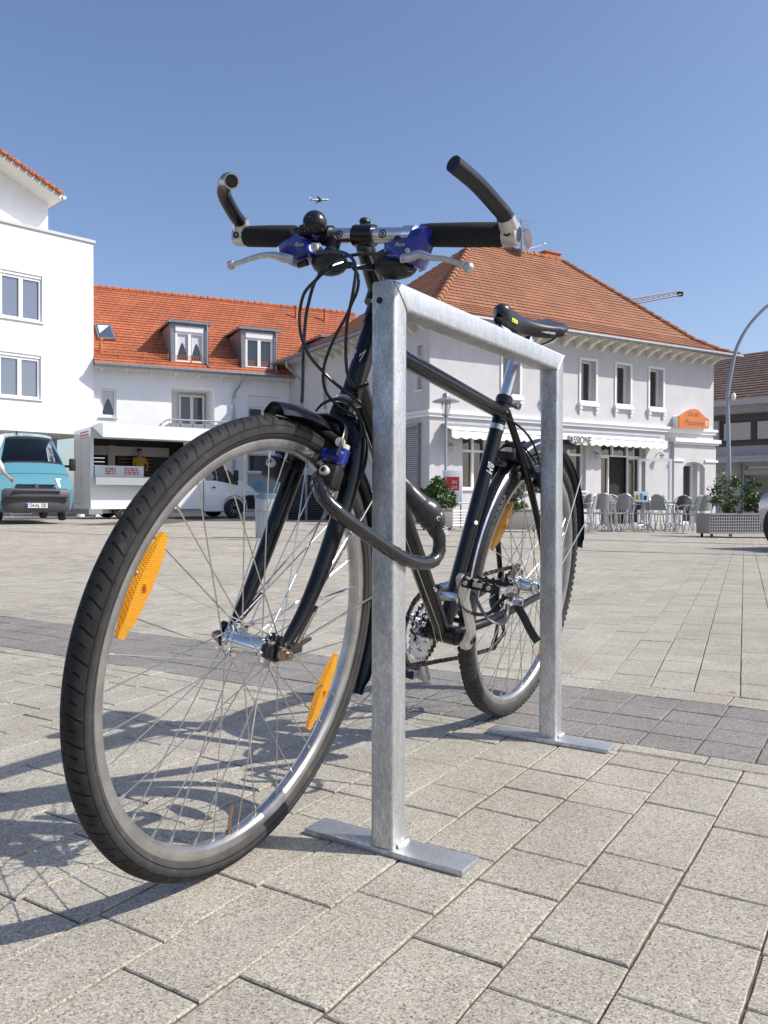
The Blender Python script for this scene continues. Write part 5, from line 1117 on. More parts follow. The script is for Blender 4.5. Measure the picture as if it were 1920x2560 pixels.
# ---- long house with the bright orange roof and dormers
def build_long():
    M = root_M(-3.02, 32.2, 65.7, 0); t = thing('long_house', 'long white house with bright orange tiled roof, zinc dormers and small balcony', 'building', M)
    Fc = Face(M); EZ = 5.35; X0, X1 = -7.95, 4.0; OV = .5; RY, RZ = 5.0, 9.32
    fn = lambda x, y, z: (x, y, z); ops = []
    def rect(x0, y0, x1, y1, d=.2, z=None, add=True):
        a = Fc.at(x0, y1); b = Fc.at(x1, y0); r = (a[0], b[0], a[1] if z is None else z, b[1], d)
        if add: ops.append(r)
        return r
    sm = rect(251, 972, 291, 1041); lg = rect(429, 972, 536, 1075, 1.6); up = rect(619, 993, 697, 1060); sh = rect(619, 1137, 714, 1180, .18); sc_ = rect(619, 1186, 714, 1275, .18, add=False); ops.append((sc_[0], sc_[1], .35, sc_[3], .18))
    mb = MB(); wall(mb, fn, X0, X1, -.4, EZ, ops, .2); mb.add([(X0, 0, -.4), (X0, 10, -.4), (X0, 10, EZ), (X0, 5, RZ-.1), (X0, 0, EZ)], [(0, 1, 2, 3, 4)]); mb.add([(X1, 0, -.4), (X1, 10, -.4), (X1, 10, EZ), (X1, 5, RZ-.1), (X1, 0, EZ)], [(0, 1, 2, 3, 4)]); mb.add([(X0, 10, -.4), (X1, 10, -.4), (X1, 10, EZ), (X0, 10, EZ)], [(0, 1, 2, 3)])
    mb.add([(lg[0], 1.6, lg[2]), (lg[1], 1.6, lg[2]), (lg[1], 1.6, lg[3]), (lg[0], 1.6, lg[3])], [(0, 1, 2, 3)])
    mb.build('wall', M_['render_w'], t, flat=True)
    window(t, fn, sm[0], sm[1], sm[2], sm[3], .15, 1, fw=.08, curtain='arc')
    window(t, fn, up[0], up[1], up[2], up[3], .16, 2, fw=.07, boxh=.42)
    window(t, fn, sh[0], sh[1], sh[2], sh[3], .16, 1, fw=.05); window(t, fn, sc_[0], sc_[1], .35, sc_[3], .16, 1, fw=.05, sill=False)
    mb = MB(); n = 30; V = []
    for i in range(n+1): V += [(sc_[0]+.06+(sc_[1]-sc_[0]-.12)*i/n, .115+.012*(i % 2), .45), (sc_[0]+.06+(sc_[1]-sc_[0]-.12)*i/n, .115+.012*(i % 2), sc_[3]-.06)]
    mb.add(V, [(2*i, 2*i+1, 2*i+3, 2*i+2) for i in range(n)]); cu = mb.build('shop_curtain', M_['green_c'], t)
    a = Fc.at(636, 1222); b = Fc.at(658, 1205); mb = MB(); mb.b2((a[0], .095, a[1]), (b[0], .105, b[1])); mb.build('notice', M_['blue_paper'], cu, flat=True)
    a = Fc.at(446, 1059, 1.55); b = Fc.at(510, 990, 1.55); window(t, fn, a[0], b[0], lg[2]+.02, b[1], 1.52, 2, fw=.08, sill=False, name='balcony_door')
    # balcony
    bx0 = Fc.at(415, 1060, -.7)[0]; bx1 = Fc.at(600, 1060, -.7)[0]; zr = Fc.at(460, 1050, -1.1)[1]; zb = lg[2]-.12
    mb = MB(); mb.b2((bx0, -1.1, zb-.16), (bx1, -.001, zb)); ba = mb.build('balcony', M_['render_w'], t, flat=True)
    mb = MB(); mb.b2((bx0+.10, -1.06, zb+.001), (bx1, -1.02, zr-.12)); mb.b2((bx0+.06, -1.02, zb+.001), (bx0+.10, -.02, zr-.12)); mb.build('parapet_panel', M_['zinc_l'], ba, flat=True)
    mb = MB(); mb.tube([(bx0+.02, -.03, zr), (bx0+.02, -1.08, zr), (bx1, -1.08, zr)], .03, 8)
    for i in range(7): x = bx0+.05+(bx1-bx0-.1)*i/6; mb.tube([(x, -1.08, zb), (x, -1.08, zr)], .018, 6)
    mb.build('handrail', M_['coping'], ba)
    # roof
    nr = Vector((0, -(RZ-EZ), RY+OV)).normalized(); mb = MB(); courses(mb, (X0, -OV, EZ), (X1, -OV, EZ), (X0, RY, RZ), (X1, RY, RZ), 30, .032, nr); courses(mb, (X1, 10+OV, EZ), (X0, 10+OV, EZ), (X1, RY, RZ), (X0, RY, RZ), 20, .03, (0, .58, .8)); rf = mb.build('roof', M_['tile_o'], t, flat=True)
    mb = MB(); mb.add([(X0, -OV, EZ-.02), (X1, -OV, EZ-.02), (X1, .0, EZ+.30), (X0, .0, EZ+.30)], [(0, 1, 2, 3)]); mb.b2((X0, -OV, EZ-.16), (X1, -OV+.03, EZ-.001)); mb.build('eaves_board', M_['soffit'], t, flat=True)
    mb = MB(); n = 40
    for i in range(n): x = X0+(X1-X0)*i/n; mb.tube([(x, RY, RZ+.02), (x+(X1-X0)/n*1.1, RY, RZ+.0)], [.11, .09], 10)
    mb.build('ridge_tiles', M_['tile_o'], rf)
    tube_part(t, 'gutter', 'zinc', [(X0, -OV-.08, EZ-.03), (X1, -OV-.08, EZ-.03)], .07)
    i = 0; x = X0+.2
    while x < X1: mb = MB(); mb.b2((x, -OV+.02, EZ-.20), (x+.10, -.001, EZ-.06)); mb.build('rafter_end', M_['soffit'], t, flat=True); x += .85
    mb = MB(); yy = -OV+.42; zz = EZ+(RZ-EZ)*(.42)/(RY+OV)+.05
    for dz in (.05, .12, .19): mb.tube([(X0, yy, zz+dz), (X1, yy, zz+dz)], .009, 5)
    x = X0
    while x < X1: mb.b2((x, yy-.02, zz-.02), (x+.03, yy+.02, zz+.24)); x += .85
    x = X0
    while x < X1: mb.b2((x, yy-.005, zz+.03), (x+.012, yy+.005, zz+.20)); x += .085
    mb.build('snow_guard', M_['terracotta'], rf, flat=True)
    def onroof(px, py, l=0): return Fc.pl(px, py, (0, -OV, EZ), nr)+nr*l
    def z2(x, y): return (220+x*.3858, 700+y*.3858)
    # dormers
    for (bx, by, tx, ty, wx0, wy0, wx1, wy1, cu_) in ((535, 530, 780, 275, 568, 302, 755, 528, 'arc'), (992, 568, 1225, 318, 1024, 345, 1200, 563, None), (1520, 440, 1700, 372, 1530, 392, 1660, 600, None)):
        p = onroof(*z2(bx, by)) if bx < 1500 else onroof(*z2(1500, 602)); y0 = p.y; xl, zb_ = Fc.at(*z2(bx, by), y0); xr, _ = Fc.at(*z2(tx, ty+20), y0); zt_ = Fc.at(*z2(bx, ty), y0)[1]; zb_ = p.z-.05
        if bx > 1500: xl = Fc.at(*z2(1520, 400), y0)[0]; xr = xl+1.75; zt_ = Fc.at(*z2(1520, 372), y0)[1]
        yr = lambda z: -OV+(z-EZ)*(RY+OV)/(RZ-EZ)
        zt2 = zt_+.10; mb = MB(); fw_ = .17
        fx_ = lambda x, y, z, y0=y0: (x, y0+y, z)
        wall(mb, fx_, xl, xr, zb_, zt_, [(xl+fw_, xr-fw_, zb_+.06, zt_-.10, .1)], .1)
        for xx in (xl, xr): mb.add([(xx, y0, zb_), (xx, yr(zb_), zb_), (xx, yr(zt_), zt_), (xx, y0, zt_)], [(0, 1, 2, 3)])
        dm = mb.build('dormer', M_['zinc'], t, flat=True)
        mb = MB(); mb.add([(xl-.10, y0-.12, zt_+.001), (xr+.10, y0-.12, zt_+.001), (xr+.10, yr(zt2), zt2), (xl-.10, yr(zt2), zt2), (xl-.10, y0-.12, zt_+.10), (xr+.10, y0-.12, zt_+.10), (xr+.10, yr(zt2)+.1, zt2+.08), (xl-.10, yr(zt2)+.1, zt2+.08)], [(0, 1, 2, 3), (4, 7, 6, 5), (0, 4, 5, 1), (0, 3, 7, 4), (1, 5, 6, 2)]); mb.build('dormer_roof', M_['zinc'], dm, flat=True)
        window(dm, fx_, xl+fw_, xr-fw_, zb_+.06, zt_-.10, .06, 2, fw=.08, sill=False, boxh=.20, curtain=cu_)
        mb = MB(); mb.tube([(xr-.06, y0-.08, zt_), (xr-.06, y0-.08, zb_+.05), (xr-.02, y0-.3, zb_-.1)], .035, 8)
        mb.build('dormer_downpipe', M_['zinc_l'], dm)
        for q in range(1, 5): yq = y0+(yr(zt_)-y0)*q/5; mb = MB(); mb.b2((xl-.018, yq, zb_+(zt_-zb_)*.0+max(0, (yq-yr(zb_))*(RZ-EZ)/(RY+OV))), (xl-.001, yq+.018, zt_)); mb.build('standing_seam', M_['zinc'], dm, flat=True)
    P = [onroof(*z2(x, y), .05) for x, y in ((40, 298), (145, 302), (180, 398), (66, 396))]; sk = slab(t, 'skylight', 'zinc', P, .06, nr); c = sum(P, Vector())/4; slab(sk, 'pane', 'glass_sky', [c+(p-c)*.78+nr*.062 for p in P], .012, nr)
    cv = [c+(p-c)*.70+nr*.076 for p in P]; slab(sk, 'curtain', 'curtain', [cv[0], cv[1], cv[0].lerp(cv[3], .75)], .004, nr)
    for (x, y) in ((82, 475), (1348, 250), (1535, 270)):
        p = onroof(*z2(x, y)); mb = MB(); mb.tube([p-Vector((0, 0, .1)), p+Vector((0, 0, .50))], .065, 12); mb.tube([p+Vector((0, 0, .46)), p+Vector((0, 0, .56))], [.085, .085], 12); mb.build('vent_pipe', M_['terracotta'], t)
    x = Fc.at(583, 1000)[0]; tube_part(t, 'downpipe', 'zinc_l', [(x+.25, -OV-.08, EZ-.05), (x+.22, -OV-.06, EZ-.25), (x, -.10, EZ-.75), (x, -.10, .1)], .05)
build_long()

# ---- white block on the left
def build_block():
    M = root_M(-10.22, 28.8, 45.3, 0); t = thing('white_block', 'tall bright white apartment block on the left with flat parapet and set-back gabled top floor', 'building', M)
    Fc = Face(M); fn = lambda x, y, z: (x, y, z); X0 = -16; ZT = Fc.at(234, 609)[1]; ZS = Fc.at(190, 1086)[1]; ops = []
    def z1(x, y): return (x/3.16, 350+y/3.16)
    def rect(x0, y0, x1, y1): a = Fc.at(*z1(x0, y1)); b = Fc.at(*z1(x1, y0)); return (a[0], b[0], a[1], b[1], .16)
    w1 = rect(2, 1078, 334, 1392); w2 = rect(-8, 1705, 324, 2022)
    dx = -3.3; W = [w1, w2]+[(r[0]+dx*k, r[1]+dx*k, r[2], r[3], .16) for r in (w1, w2) for k in (1, 2)]
    h3 = w1[2]+(w1[2]-w2[2]); 
    mb = MB(); wall(mb, fn, X0, 0, ZS, ZT, W, .16); mb.add([(0, 0, ZS), (0, 11, ZS), (0, 11, ZT), (0, 0, ZT)], [(0, 1, 2, 3)]); mb.add([(X0, 0, ZS), (0, 0, ZS), (0, 11, ZS), (X0, 11, ZS)], [(0, 3, 2, 1)]); mb.add([(X0, 0, ZT), (0, 0, ZT), (0, 11, ZT), (X0, 11, ZT)], [(0, 1, 2, 3)]); mb.add([(X0, 0, ZS), (X0, 11, ZS), (X0, 11, ZT), (X0, 0, ZT)], [(0, 1, 2, 3)]); mb.add([(X0, 11, -.2), (0, 11, -.2), (0, 11, ZT), (X0, 11, ZT)], [(0, 1, 2, 3)])
    mb.build('wall', M_['render_w'], t, flat=True)
    for r in W: window(t, fn, r[0], r[1], r[2], r[3], .13, 2, fw=.085, glass='glass_sky', boxh=.10)
    mb = MB(); mb.b2((X0, -.06, ZT+.001), (.06, .30, ZT+.10)); mb.b2((-.24, .30, ZT+.001), (.06, 11, ZT+.10)); mb.build('coping', M_['coping'], t, flat=True)
    # recessed ground floor with glazing and round columns
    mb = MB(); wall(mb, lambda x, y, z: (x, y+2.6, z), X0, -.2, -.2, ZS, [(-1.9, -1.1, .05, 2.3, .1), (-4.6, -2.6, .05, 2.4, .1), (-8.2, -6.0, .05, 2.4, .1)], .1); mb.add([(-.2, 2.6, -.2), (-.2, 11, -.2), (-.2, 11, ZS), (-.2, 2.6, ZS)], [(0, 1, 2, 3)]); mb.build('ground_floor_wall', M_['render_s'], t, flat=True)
    f2 = lambda x, y, z: (x, y+2.6, z)
    for a, b in ((-1.9, -1.1), (-4.6, -2.6), (-8.2, -6.0)): window(t, f2, a, b, .05, 2.35, .08, 1 if b-a < 1 else 2, (.75,), fw=.06, sill=False)
    for x in (-.35, -5.2, -10.2): mb = MB(); mb.tube([(x, .30, -.05), (x, .30, ZS-.001)], .14, 20); mb.build('column', M_['trim'], t)
    # set-back top floor with gable
    ys = 1.0; xr, zb = Fc.at(120, 584, ys); xr2, ze = Fc.at(122, 508, ys); za = Fc.at(0, 425, ys); sl = (za[1]-ze)/(za[0]-xr2)   # slope of the gable
    AX = -7.0; zap = ze+sl*(AX-xr2)
    mb = MB(); mb.add([(2*AX-xr, ys, ZT-.2), (xr, ys, ZT-.2), (xr, ys, ze), (AX, ys, zap), (2*AX-xr, ys, ze)], [(0, 1, 2, 3, 4)]); mb.add([(xr, ys, ZT-.2), (xr, 10, ZT-.2), (xr, 10, ze), (xr, ys, ze)], [(0, 1, 2, 3)]); mb.build('top_floor_wall', M_['render_w'], t, flat=True)
    yo = .15; er = Fc.at(155, 497, yo); xo = er[0]; zo = ze+sl*(xo-xr2); n_ = Vector((-sl, 0, 1)).normalized()
    mb = MB(); courses(mb, (xo, 10.6, zo+.16), (xo, yo, zo+.16), (AX, 10.6, zap+.16), (AX, yo, zap+.16), 18, .03, n_); courses(mb, (2*AX-xo, yo, zo+.16), (2*AX-xo, 10.6, zo+.16), (AX, yo, zap+.16), (AX, 10.6, zap+.16), 18, .03, (-n_.x, 0, n_.z)); rf = mb.build('roof', M_['tile_o'], t, flat=True)
    mb = MB()
    for s_ in (0, 1):
        fx = (lambda x: x) if not s_ else (lambda x: 2*AX-x)
        V = [(fx(xo), yo, zo-.02), (fx(AX), yo, zap-.02), (fx(AX), 10.6, zap-.02), (fx(xo), 10.6, zo-.02)]; mb.add(V+[(x, y, z+.17) for x, y, z in V], [(0, 1, 2, 3), (0, 4, 5, 1), (1, 5, 6, 2), (2, 6, 7, 3), (3, 7, 4, 0)])
    mb.build('eaves_board', M_['soffit'], t, flat=True)
    mb = MB(); k = 26
    for i in range(k): q = i/k; mb.box((xo+(AX-xo)*(q+.5/k), yo-.03, zo+(zap-zo)*(q+.5/k)+.17), (abs(AX-xo)/k*.98, .16, .12), Matrix.Rotation(-math.atan(sl), 3, 'Y'), bev=.02)
    mb.build('verge_tiles', M_['tile_o'], rf)
    tube_part(t, 'gutter', 'zinc_l', [(xo+.07, yo-.05, zo+.05), (xo+.07, 10.5, zo+.05)], .07)
    a = Fc.pl(128, 480, (xo-.6, 0, 0), (1, 0, 0)); tube_part(t, 'lightning_rod', 'steel', [(xo-.7, 3.5, zo+.3), (xo-.45, 3.5, zo+.85)], .02, 6)
build_block()

# ---- grey house on the right, in shade
def build_grey():
    M = root_M(14.2, 36.5, 135.5, -.25); t = thing('grey_house', 'shaded grey house with dark brown tiled roof and wide window band behind the cafe corner', 'building', M)
    Fc = Face(M); fn = lambda x, y, z: (x, y, z)
    ez = Fc.at(1850, 1004)[1]; ez2 = Fc.at(1915, 998)[1]; EZ = (ez+ez2)/2; X0, X1 = -9, 12
    rt = Fc.pl(1833, 889, (0, 5.5, 0), (0, 1, 0)); rt2 = Fc.pl(1918, 877, (0, 5.5, 0), (0, 1, 0)); RZ = (rt.z+rt2.z)/2
    def z7(x, y): return (1400+x*.3134, 1000+y*.3134)
    def rect(x0, y0, x1, y1): a = Fc.at(*z7(x0, y1)); b = Fc.at(*z7(x1, y0)); return (a[0], b[0], a[1], b[1], .25)
    w1 = rect(1262, 135, 1720, 345); s1 = rect(1465, 590, 1800, 880); s0 = rect(1475, 512, 1760, 558)
    for r in (w1,): pass
    w1 = (w1[0], max(w1[1], w1[0]+7.2), w1[2], w1[3], .25)
    mb = MB(); wall(mb, fn, X0, X1, -.2, EZ, [w1, (s1[0], X1-1, s1[2], s1[3], .3), (s0[0], X1-1, s0[2], s0[3], .15)], .25); mb.add([(X0, 0, -.2), (X0, 11, -.2), (X0, 11, EZ), (X0, 5.5, RZ), (X0, 0, EZ)], [(0, 1, 2, 3, 4)]); mb.build('wall', M_['render_s'], t, flat=True)
    n = 5; ww = (w1[1]-w1[0])/n
    for k in range(n): window(t, fn, w1[0]+ww*k+.004, w1[0]+ww*(k+1)-.004, w1[2], w1[3], .22, 1, fw=.11, fm='wood_dark', glass='glass_sky', sill=False)
    mb = MB(); mb.b2((w1[0]-.15, -.10, w1[3]+.002), (w1[1]+.15, -.001, w1[3]+.22)); mb.b2((w1[0]-.15, -.06, w1[2]-.16), (w1[1]+.15, -.001, w1[2]-.002)); mb.build('window_band_frame', M_['wood_dark'], t, flat=True)
    window(t, fn, s1[0], X1-1, s1[2], s1[3], .28, 6, fw=.06, fm='steel', sill=False); window(t, fn, s0[0], X1-1, s0[2], s0[3], .14, 6, fw=.06, fm='steel', glass='glass_sky', sill=False)
    z = Fc.at(*z7(1400, 480))[1]; mb = MB(); mb.b2((X0, -.9, z-.05), (X1, -.001, z+.12)); mb.b2((X0, -.95, z-.14), (X1, -.90, z+.02)); mb.build('canopy', M_['steel'], t, flat=True)
    x = Fc.at(*z7(1445, 500))[0]; tube_part(t, 'downpipe', 'zinc', [(x, -.08, z), (x, -.08, 0)], .05)
    nr = Vector((0, -(RZ-EZ), 6.1)).normalized(); mb = MB(); courses(mb, (X0-.4, -.6, EZ), (X1, -.6, EZ), (X0-.4, 5.5, RZ), (X1, 5.5, RZ), 20, .035, nr); courses(mb, (X1, 11.6, EZ), (X0-.4, 11.6, EZ), (X1, 5.5, RZ), (X0-.4, 5.5, RZ), 20, .035, (0, .5, .86)); mb.build('roof', M_['tile_b'], t, flat=True)
    mb = MB(); mb.b2((X0-.4, -.66, EZ-.22), (X1, -.60, EZ+.03)); mb.b2((X0-.4, -.60, EZ-.04), (X1, 0, EZ-.005)); mb.build('fascia', M_['coping'], t, flat=True)
build_grey()

# ---- dark slatted screen between the long house and the cafe
def build_screen():
    M = root_M(-3.05, 26.6, 66, -.10); t = thing('slatted_screen', 'dark grey slatted screen wall standing low beside the cafe', 'fence', M); Fc = Face(M)
    x0 = Fc.at(713, 1290)[0]; x1 = Fc.at(905, 1290)[0]; z1_ = Fc.at(770, 1186)[1]; mb = MB(); mb.b2((x0, .03, 0), (x1, .08, z1_-.03)); bd = mb.build('backing', M_['black'], t, flat=True)
    for i in range(5): x = x0+(x1-x0-.08)*i/4; mb = MB(); mb.b2((x, -.06, 0), (x+.08, .029, z1_)); mb.build('post', M_['zinc'], t, flat=True)
    n = int(z1_/.085)
    for i in range(n): mb = MB(); mb.b2((x0+.001, -.02, .03+i*.085), (x1-.001, .0, .075+i*.085)); mb.build('slat', M_['dbrick'], t, flat=True)
build_screen()
# ------------------------------------------------------------------ vehicles
class Body:
    # stations along the length: (x, z_bottom, w_bottom, z_mid, w_mid, z_shoulder, w_shoulder, z_top, w_top, crown)
    def __init__(s, st):
        s.R = []
        for (x, zb, wb, zm, wm, zs, ws, zt, wt, cr) in st:
            h = [(wb*.9, zb), (wb, zb+.03), (wm, zm), (ws, zs), (wt, zt), (wt*.82, zt+cr*.55), (wt*.45, zt+cr*.9), (0, zt+cr)]
            s.R.append([Vector((x, -y, z)) for y, z in h]+[Vector((x, y, z)) for y, z in h[-2::-1]])
        s.n = len(s.R[0])
    def mesh(s, mb, skip=()):
        V = [p for r in s.R for p in r]; F = []; n = s.n
        for i in range(len(s.R)-1):
            for k in range(n-1):
                if (i, k) not in skip: F.append((i*n+k, i*n+k+1, (i+1)*n+k+1, (i+1)*n+k))
            F.append((i*n+n-1, i*n, (i+1)*n, (i+1)*n+n-1))
        F += [tuple(range(n)), tuple((len(s.R)-1)*n+k for k in range(n-1, -1, -1))]; mb.add(V, F)
    def pt(s, i, k, u, v, off):
        a, b, c, d = s.R[i][k], s.R[i][k+1], s.R[i+1][k+1], s.R[i+1][k]; n = (d-a).cross(b-a)
        if n.length < 1e-9: n = (c-b).cross(b-a)
        n.normalize(); cen = s.R[i][0].lerp(s.R[i][-1], .5); p = a.lerp(d, u).lerp(b.lerp(c, u), v)
        ref = p-Vector((p.x, 0, (s.R[i][0].z+s.R[i][7].z)/2)); n = n if n.dot(ref) > 0 else -n
        return p+n*off
    def patch(s, mb, i0, i1, k0, k1, off=.006, u0=0, u1=1, v0=0, v1=1):
        for i in range(i0, i1):
            for k in range(k0, k1):
                ua, ub = (u0 if i == i0 else 0), (u1 if i == i1-1 else 1); va, vb = (v0 if k == k0 else 0), (v1 if k == k1-1 else 1)
                mb.add([s.pt(i, k, ua, va, off), s.pt(i, k, ub, va, off), s.pt(i, k, ub, vb, off), s.pt(i, k, ua, vb, off)], [(0, 1, 2, 3)])
def car_wheel(parent, x, y, r, w, steer=0, sg=None, name='wheel'):
    mb = MB(); mb.lathe([(r*.62, -w/2), (r*.90, -w/2), (r*.98, -w*.38), (r, -w*.2), (r, w*.2), (r*.98, w*.38), (r*.90, w/2), (r*.62, w/2)], (0, 0, 0), (0, 1, 0), 32); o = mb.build(name, M_['rubber'], parent); o.matrix_local = Matrix.Translation((x, y, r)) @ Matrix.Rotation(steer, 4, 'Z')
    mb = MB(); sg = sg or (1 if y > 0 else -1); mb.lathe([(r*.62, sg*w*.5), (r*.60, sg*w*.36), (r*.40, sg*w*.30), (r*.25, sg*w*.48), (.0001, sg*w*.5)], (0, 0, 0), (0, 1, 0), 32)
    for k in range(10): a = 2*math.pi*k/10; mb.tube([(math.cos(a)*r*.24, sg*w*.46, math.sin(a)*r*.24), (math.cos(a)*r*.58, sg*w*.44, math.sin(a)*r*.58)], .018, 6)
    mb.build('rim', M_['hub'], o)
VAN = [(0.00, .24, .86, .45, .93, .62, .94, .74, .93, .0), (0.02, .22, .90, .48, .96, .68, .965, .77, .955, .0), (.10, .22, .93, .55, .98, .80, .975, .96, .93, .02), (.24, .22, .95, .60, .99, .86, .98, 1.08, .90, .035), (.60, .22, .96, .70, 1.0, 1.05, .985, 1.30, .875, .045), (.66, .22, .96, .70, 1.0, 1.10, .985, 1.34, .86, .05), (1.26, .22, .96, .70, 1.0, 1.20, .985, 1.99, .64, .06), (1.45, .22, .96, .70, 1.0, 1.22, .985, 2.07, .65, .06), (1.9, .22, .96, .70, 1.0, 1.22, .985, 2.11, .68, .06), (4.7, .22, .96, .70, 1.0, 1.22, .985, 2.11, .68, .06), (4.8, .30, .94, .70, .98, 1.22, .96, 2.05, .66, .05)]
def build_van():
    d = 19.3; p = depth_pt(91, 1300, d); gzv = CAM_H-(1306-1254)*d/F_PX
    M = T(p.x, p.y, gzv, 0) @ Matrix.Rotation(R(121), 4, 'Z') @ Matrix.Diagonal((1, .85, 1.02, 1)); t = thing('delivery_van', 'turquoise blue van with grey bumper parked at the left edge, facing the viewer', 'van', M)
    b = Body(VAN); mb = MB(); b.mesh(mb, {(5, k) for k in range(4, 10)} | {(i, k) for i in (6, 7) for k in (3, 10)}); bo = mb.build('body', M_['van_blue'], t, ang=28)
    # bumper skin with slots
    mb = MB(); b.patch(mb, 0, 2, 1, 4, .012); b.patch(mb, 0, 2, 10, 13, .012)
    mb.add([], []); mb.prism([(-.95, .33), (-.97, .70), (.97, .70), (.95, .33)], lambda a, z, tt: (-.055+tt+.10*abs(a)**3, a, z), 0, .09)
    n = 14; V = []
    mb = MB(); pts = [-.985+1.97*i/n for i in range(n+1)]; V = []
    for a in pts:
        xo = -.09+.16*abs(a)**4
        for z, dx in ((.21, .06), (.26, .0), (.40, -.012), (.62, -.012), (.73, .0), (.765, .04), (.765, .22), (.21, .22)): V.append((xo+dx, a, z))
    F = []
    for i in range(n):
        for k in range(8): F.append((i*8+k, i*8+(k+1) % 8, i*8+8+(k+1) % 8, i*8+8+k))
    F += [tuple(range(8)), tuple(n*8+k for k in range(7, -1, -1))]; mb.add(V, F); bp = mb.build('bumper', M_['bumper'], t, ang=50)
    mb = MB(); mb.b2((-.118, -.60, .66), (-.06, .60, .715)); bs = mb.build('air_slot', M_['black'], bp, flat=True)
    mb = MB(); mb.b2((-.118, -.80, .475), (-.06, .80, .515)); mb.build('air_slot', M_['black'], bp, flat=True)
    mb = MB(); mb.b2((-.118, -.80, .535), (-.06, .80, .580)); mb.build('air_slot', M_['black'], bp, flat=True)
    mb = MB(); mb.b2((-.128, -.27, .315), (-.115, .27, .425), bev=.003); pl = mb.build('number_plate', M_['paper'], t, flat=True)
    text('DA:AL 320', .115, M_['black'], cols((-.1292, -.02, .37), (0, -1, 0), (0, 0, 1), (-1, 0, 0)), pl, 'lettering', bold=.003, w=.82)
    mb = MB(); mb.b2((-.1295, .225, .32), (-.1282, .268, .42)); mb.build('plate_band', M_['plate_blue'], pl, flat=True)
    for i_, u_ in ((3, .0), (5, .0)): mb = MB(); b.patch(mb, i_, i_+1, 3, 11, .003, u0=u_, u1=u_+(.035 if i_ == 3 else .04)); mb.build('panel_seam', M_['black'], bo, flat=True)
    # grille, headlights, windscreen
    mb = MB(); mb.b2((-.02, -.52, .77), (.10, .52, .795)); mb.b2((-.02, -.50, .84), (.10, .50, .862)); mb.build('grille', M_['black'], t, flat=True)
    mb = MB(); mb.b2((-.035, -.055, .74), (.02, .055, .875), bev=.01); mb.build('emblem', M_['bumper'], t)
    for s_ in (-1, 1):
        mb = MB(); P = [(.60, .80), (.56, .90), (.52, 1.0), (.93, .99), (.95, .80)]; mb.prism(P, lambda a, z, tt: (.005+tt+.12*abs(a)**4+(z-.8)*.40, s_*a, z), 0, .06); mb.build('headlight', M_['lamp_glass'], t)
        mb = MB(); mb.b2((.88, s_*1.06, 1.22), (1.00, s_*1.24, 1.52), bev=.03); mb.b2((.98, s_*.94, 1.30), (1.02, s_*1.10, 1.36)); mb.build('wing_mirror', M_['black'], t)
        mb = MB(); k = (1, 3) if 0 else None; b.patch(mb, 6, 8, 3 if s_ < 0 else 10, 4 if s_ < 0 else 11, .008, u0=.0); mb.build('side_window', M_['wclear'], t, flat=True)
        car_wheel(t, .95, s_*.86, .33, .21, R(-14)); car_wheel(t, 3.9, s_*.86, .33, .21)
    mb = MB(); b.patch(mb, 5, 6, 4, 10, .004); ws = mb.build('windscreen', M_['wclear'], t, flat=True)
    for a, c, e, g in ((5, 6, (4, 5), (0, .22)), (5, 6, (9, 10), (.78, 1))): mb = MB(); b.patch(mb, a, c, e[0], e[1], .010, v0=g[0], v1=g[1]); mb.build('pillar', M_['van_blue'], t, flat=True)
    for u in ((0, .05), (.90, 1)): mb = MB(); b.patch(mb, 5, 6, 4, 10, .008, u0=u[0], u1=u[1]); mb.build('screen_edge', M_['black'], ws, flat=True)
    mb = MB(); mb.b2((.70, -.80, 1.30), (1.0, .80, 1.36), bev=.02); mb.b2((2.3, -.80, .5), (2.32, .80, 1.9)); mb.b2((.8, -.8, .5), (2.3, .8, .52)); mb.build('dashboard', M_['bumper'], ws)
    mb = MB(); mb.lathe([(.19, -.01), (.20, 0), (.19, .01)], (1.02, -.42, 1.48), (-.6, 0, 1), 24, closed=True); mb.build('steering_wheel', M_['black'], ws)
    mb = MB()
    for s_ in (-1, 1): mb.tube([(.66, s_*.55-.1, 1.345), (.70, s_*.1+.25, 1.40)], .012, 6)
    mb.build('wipers', M_['black'], ws)
    for (y, w_, m, h) in ((-.30, .30, 'paper', .03), (.05, .25, 'paper', .025), (.45, .28, 'paper', .05), (.60, .16, 'green_c', .06)): mb = MB(); mb.box((.78, y, 1.385), (.08, w_, h), Matrix.Rotation(.4, 3, 'Y')); mb.build('papers', M_[m], ws, flat=True)
    for y in (-.42, .42): mb = MB(); mb.b2((1.55, y-.22, 1.0), (1.66, y+.22, 1.55), bev=.03); mb.b2((1.57, y-.12, 1.58), (1.64, y+.12, 1.75), bev=.03); mb.build('seat', M_['bumper'], ws)
    mb = MB(); mb.tube([(1.42, .30, 2.12), (1.50, .30, 2.20)], .012, 6); mb.ball((1.42, .3, 2.13), .03, 8); mb.build('aerial', M_['black'], t)
build_van()
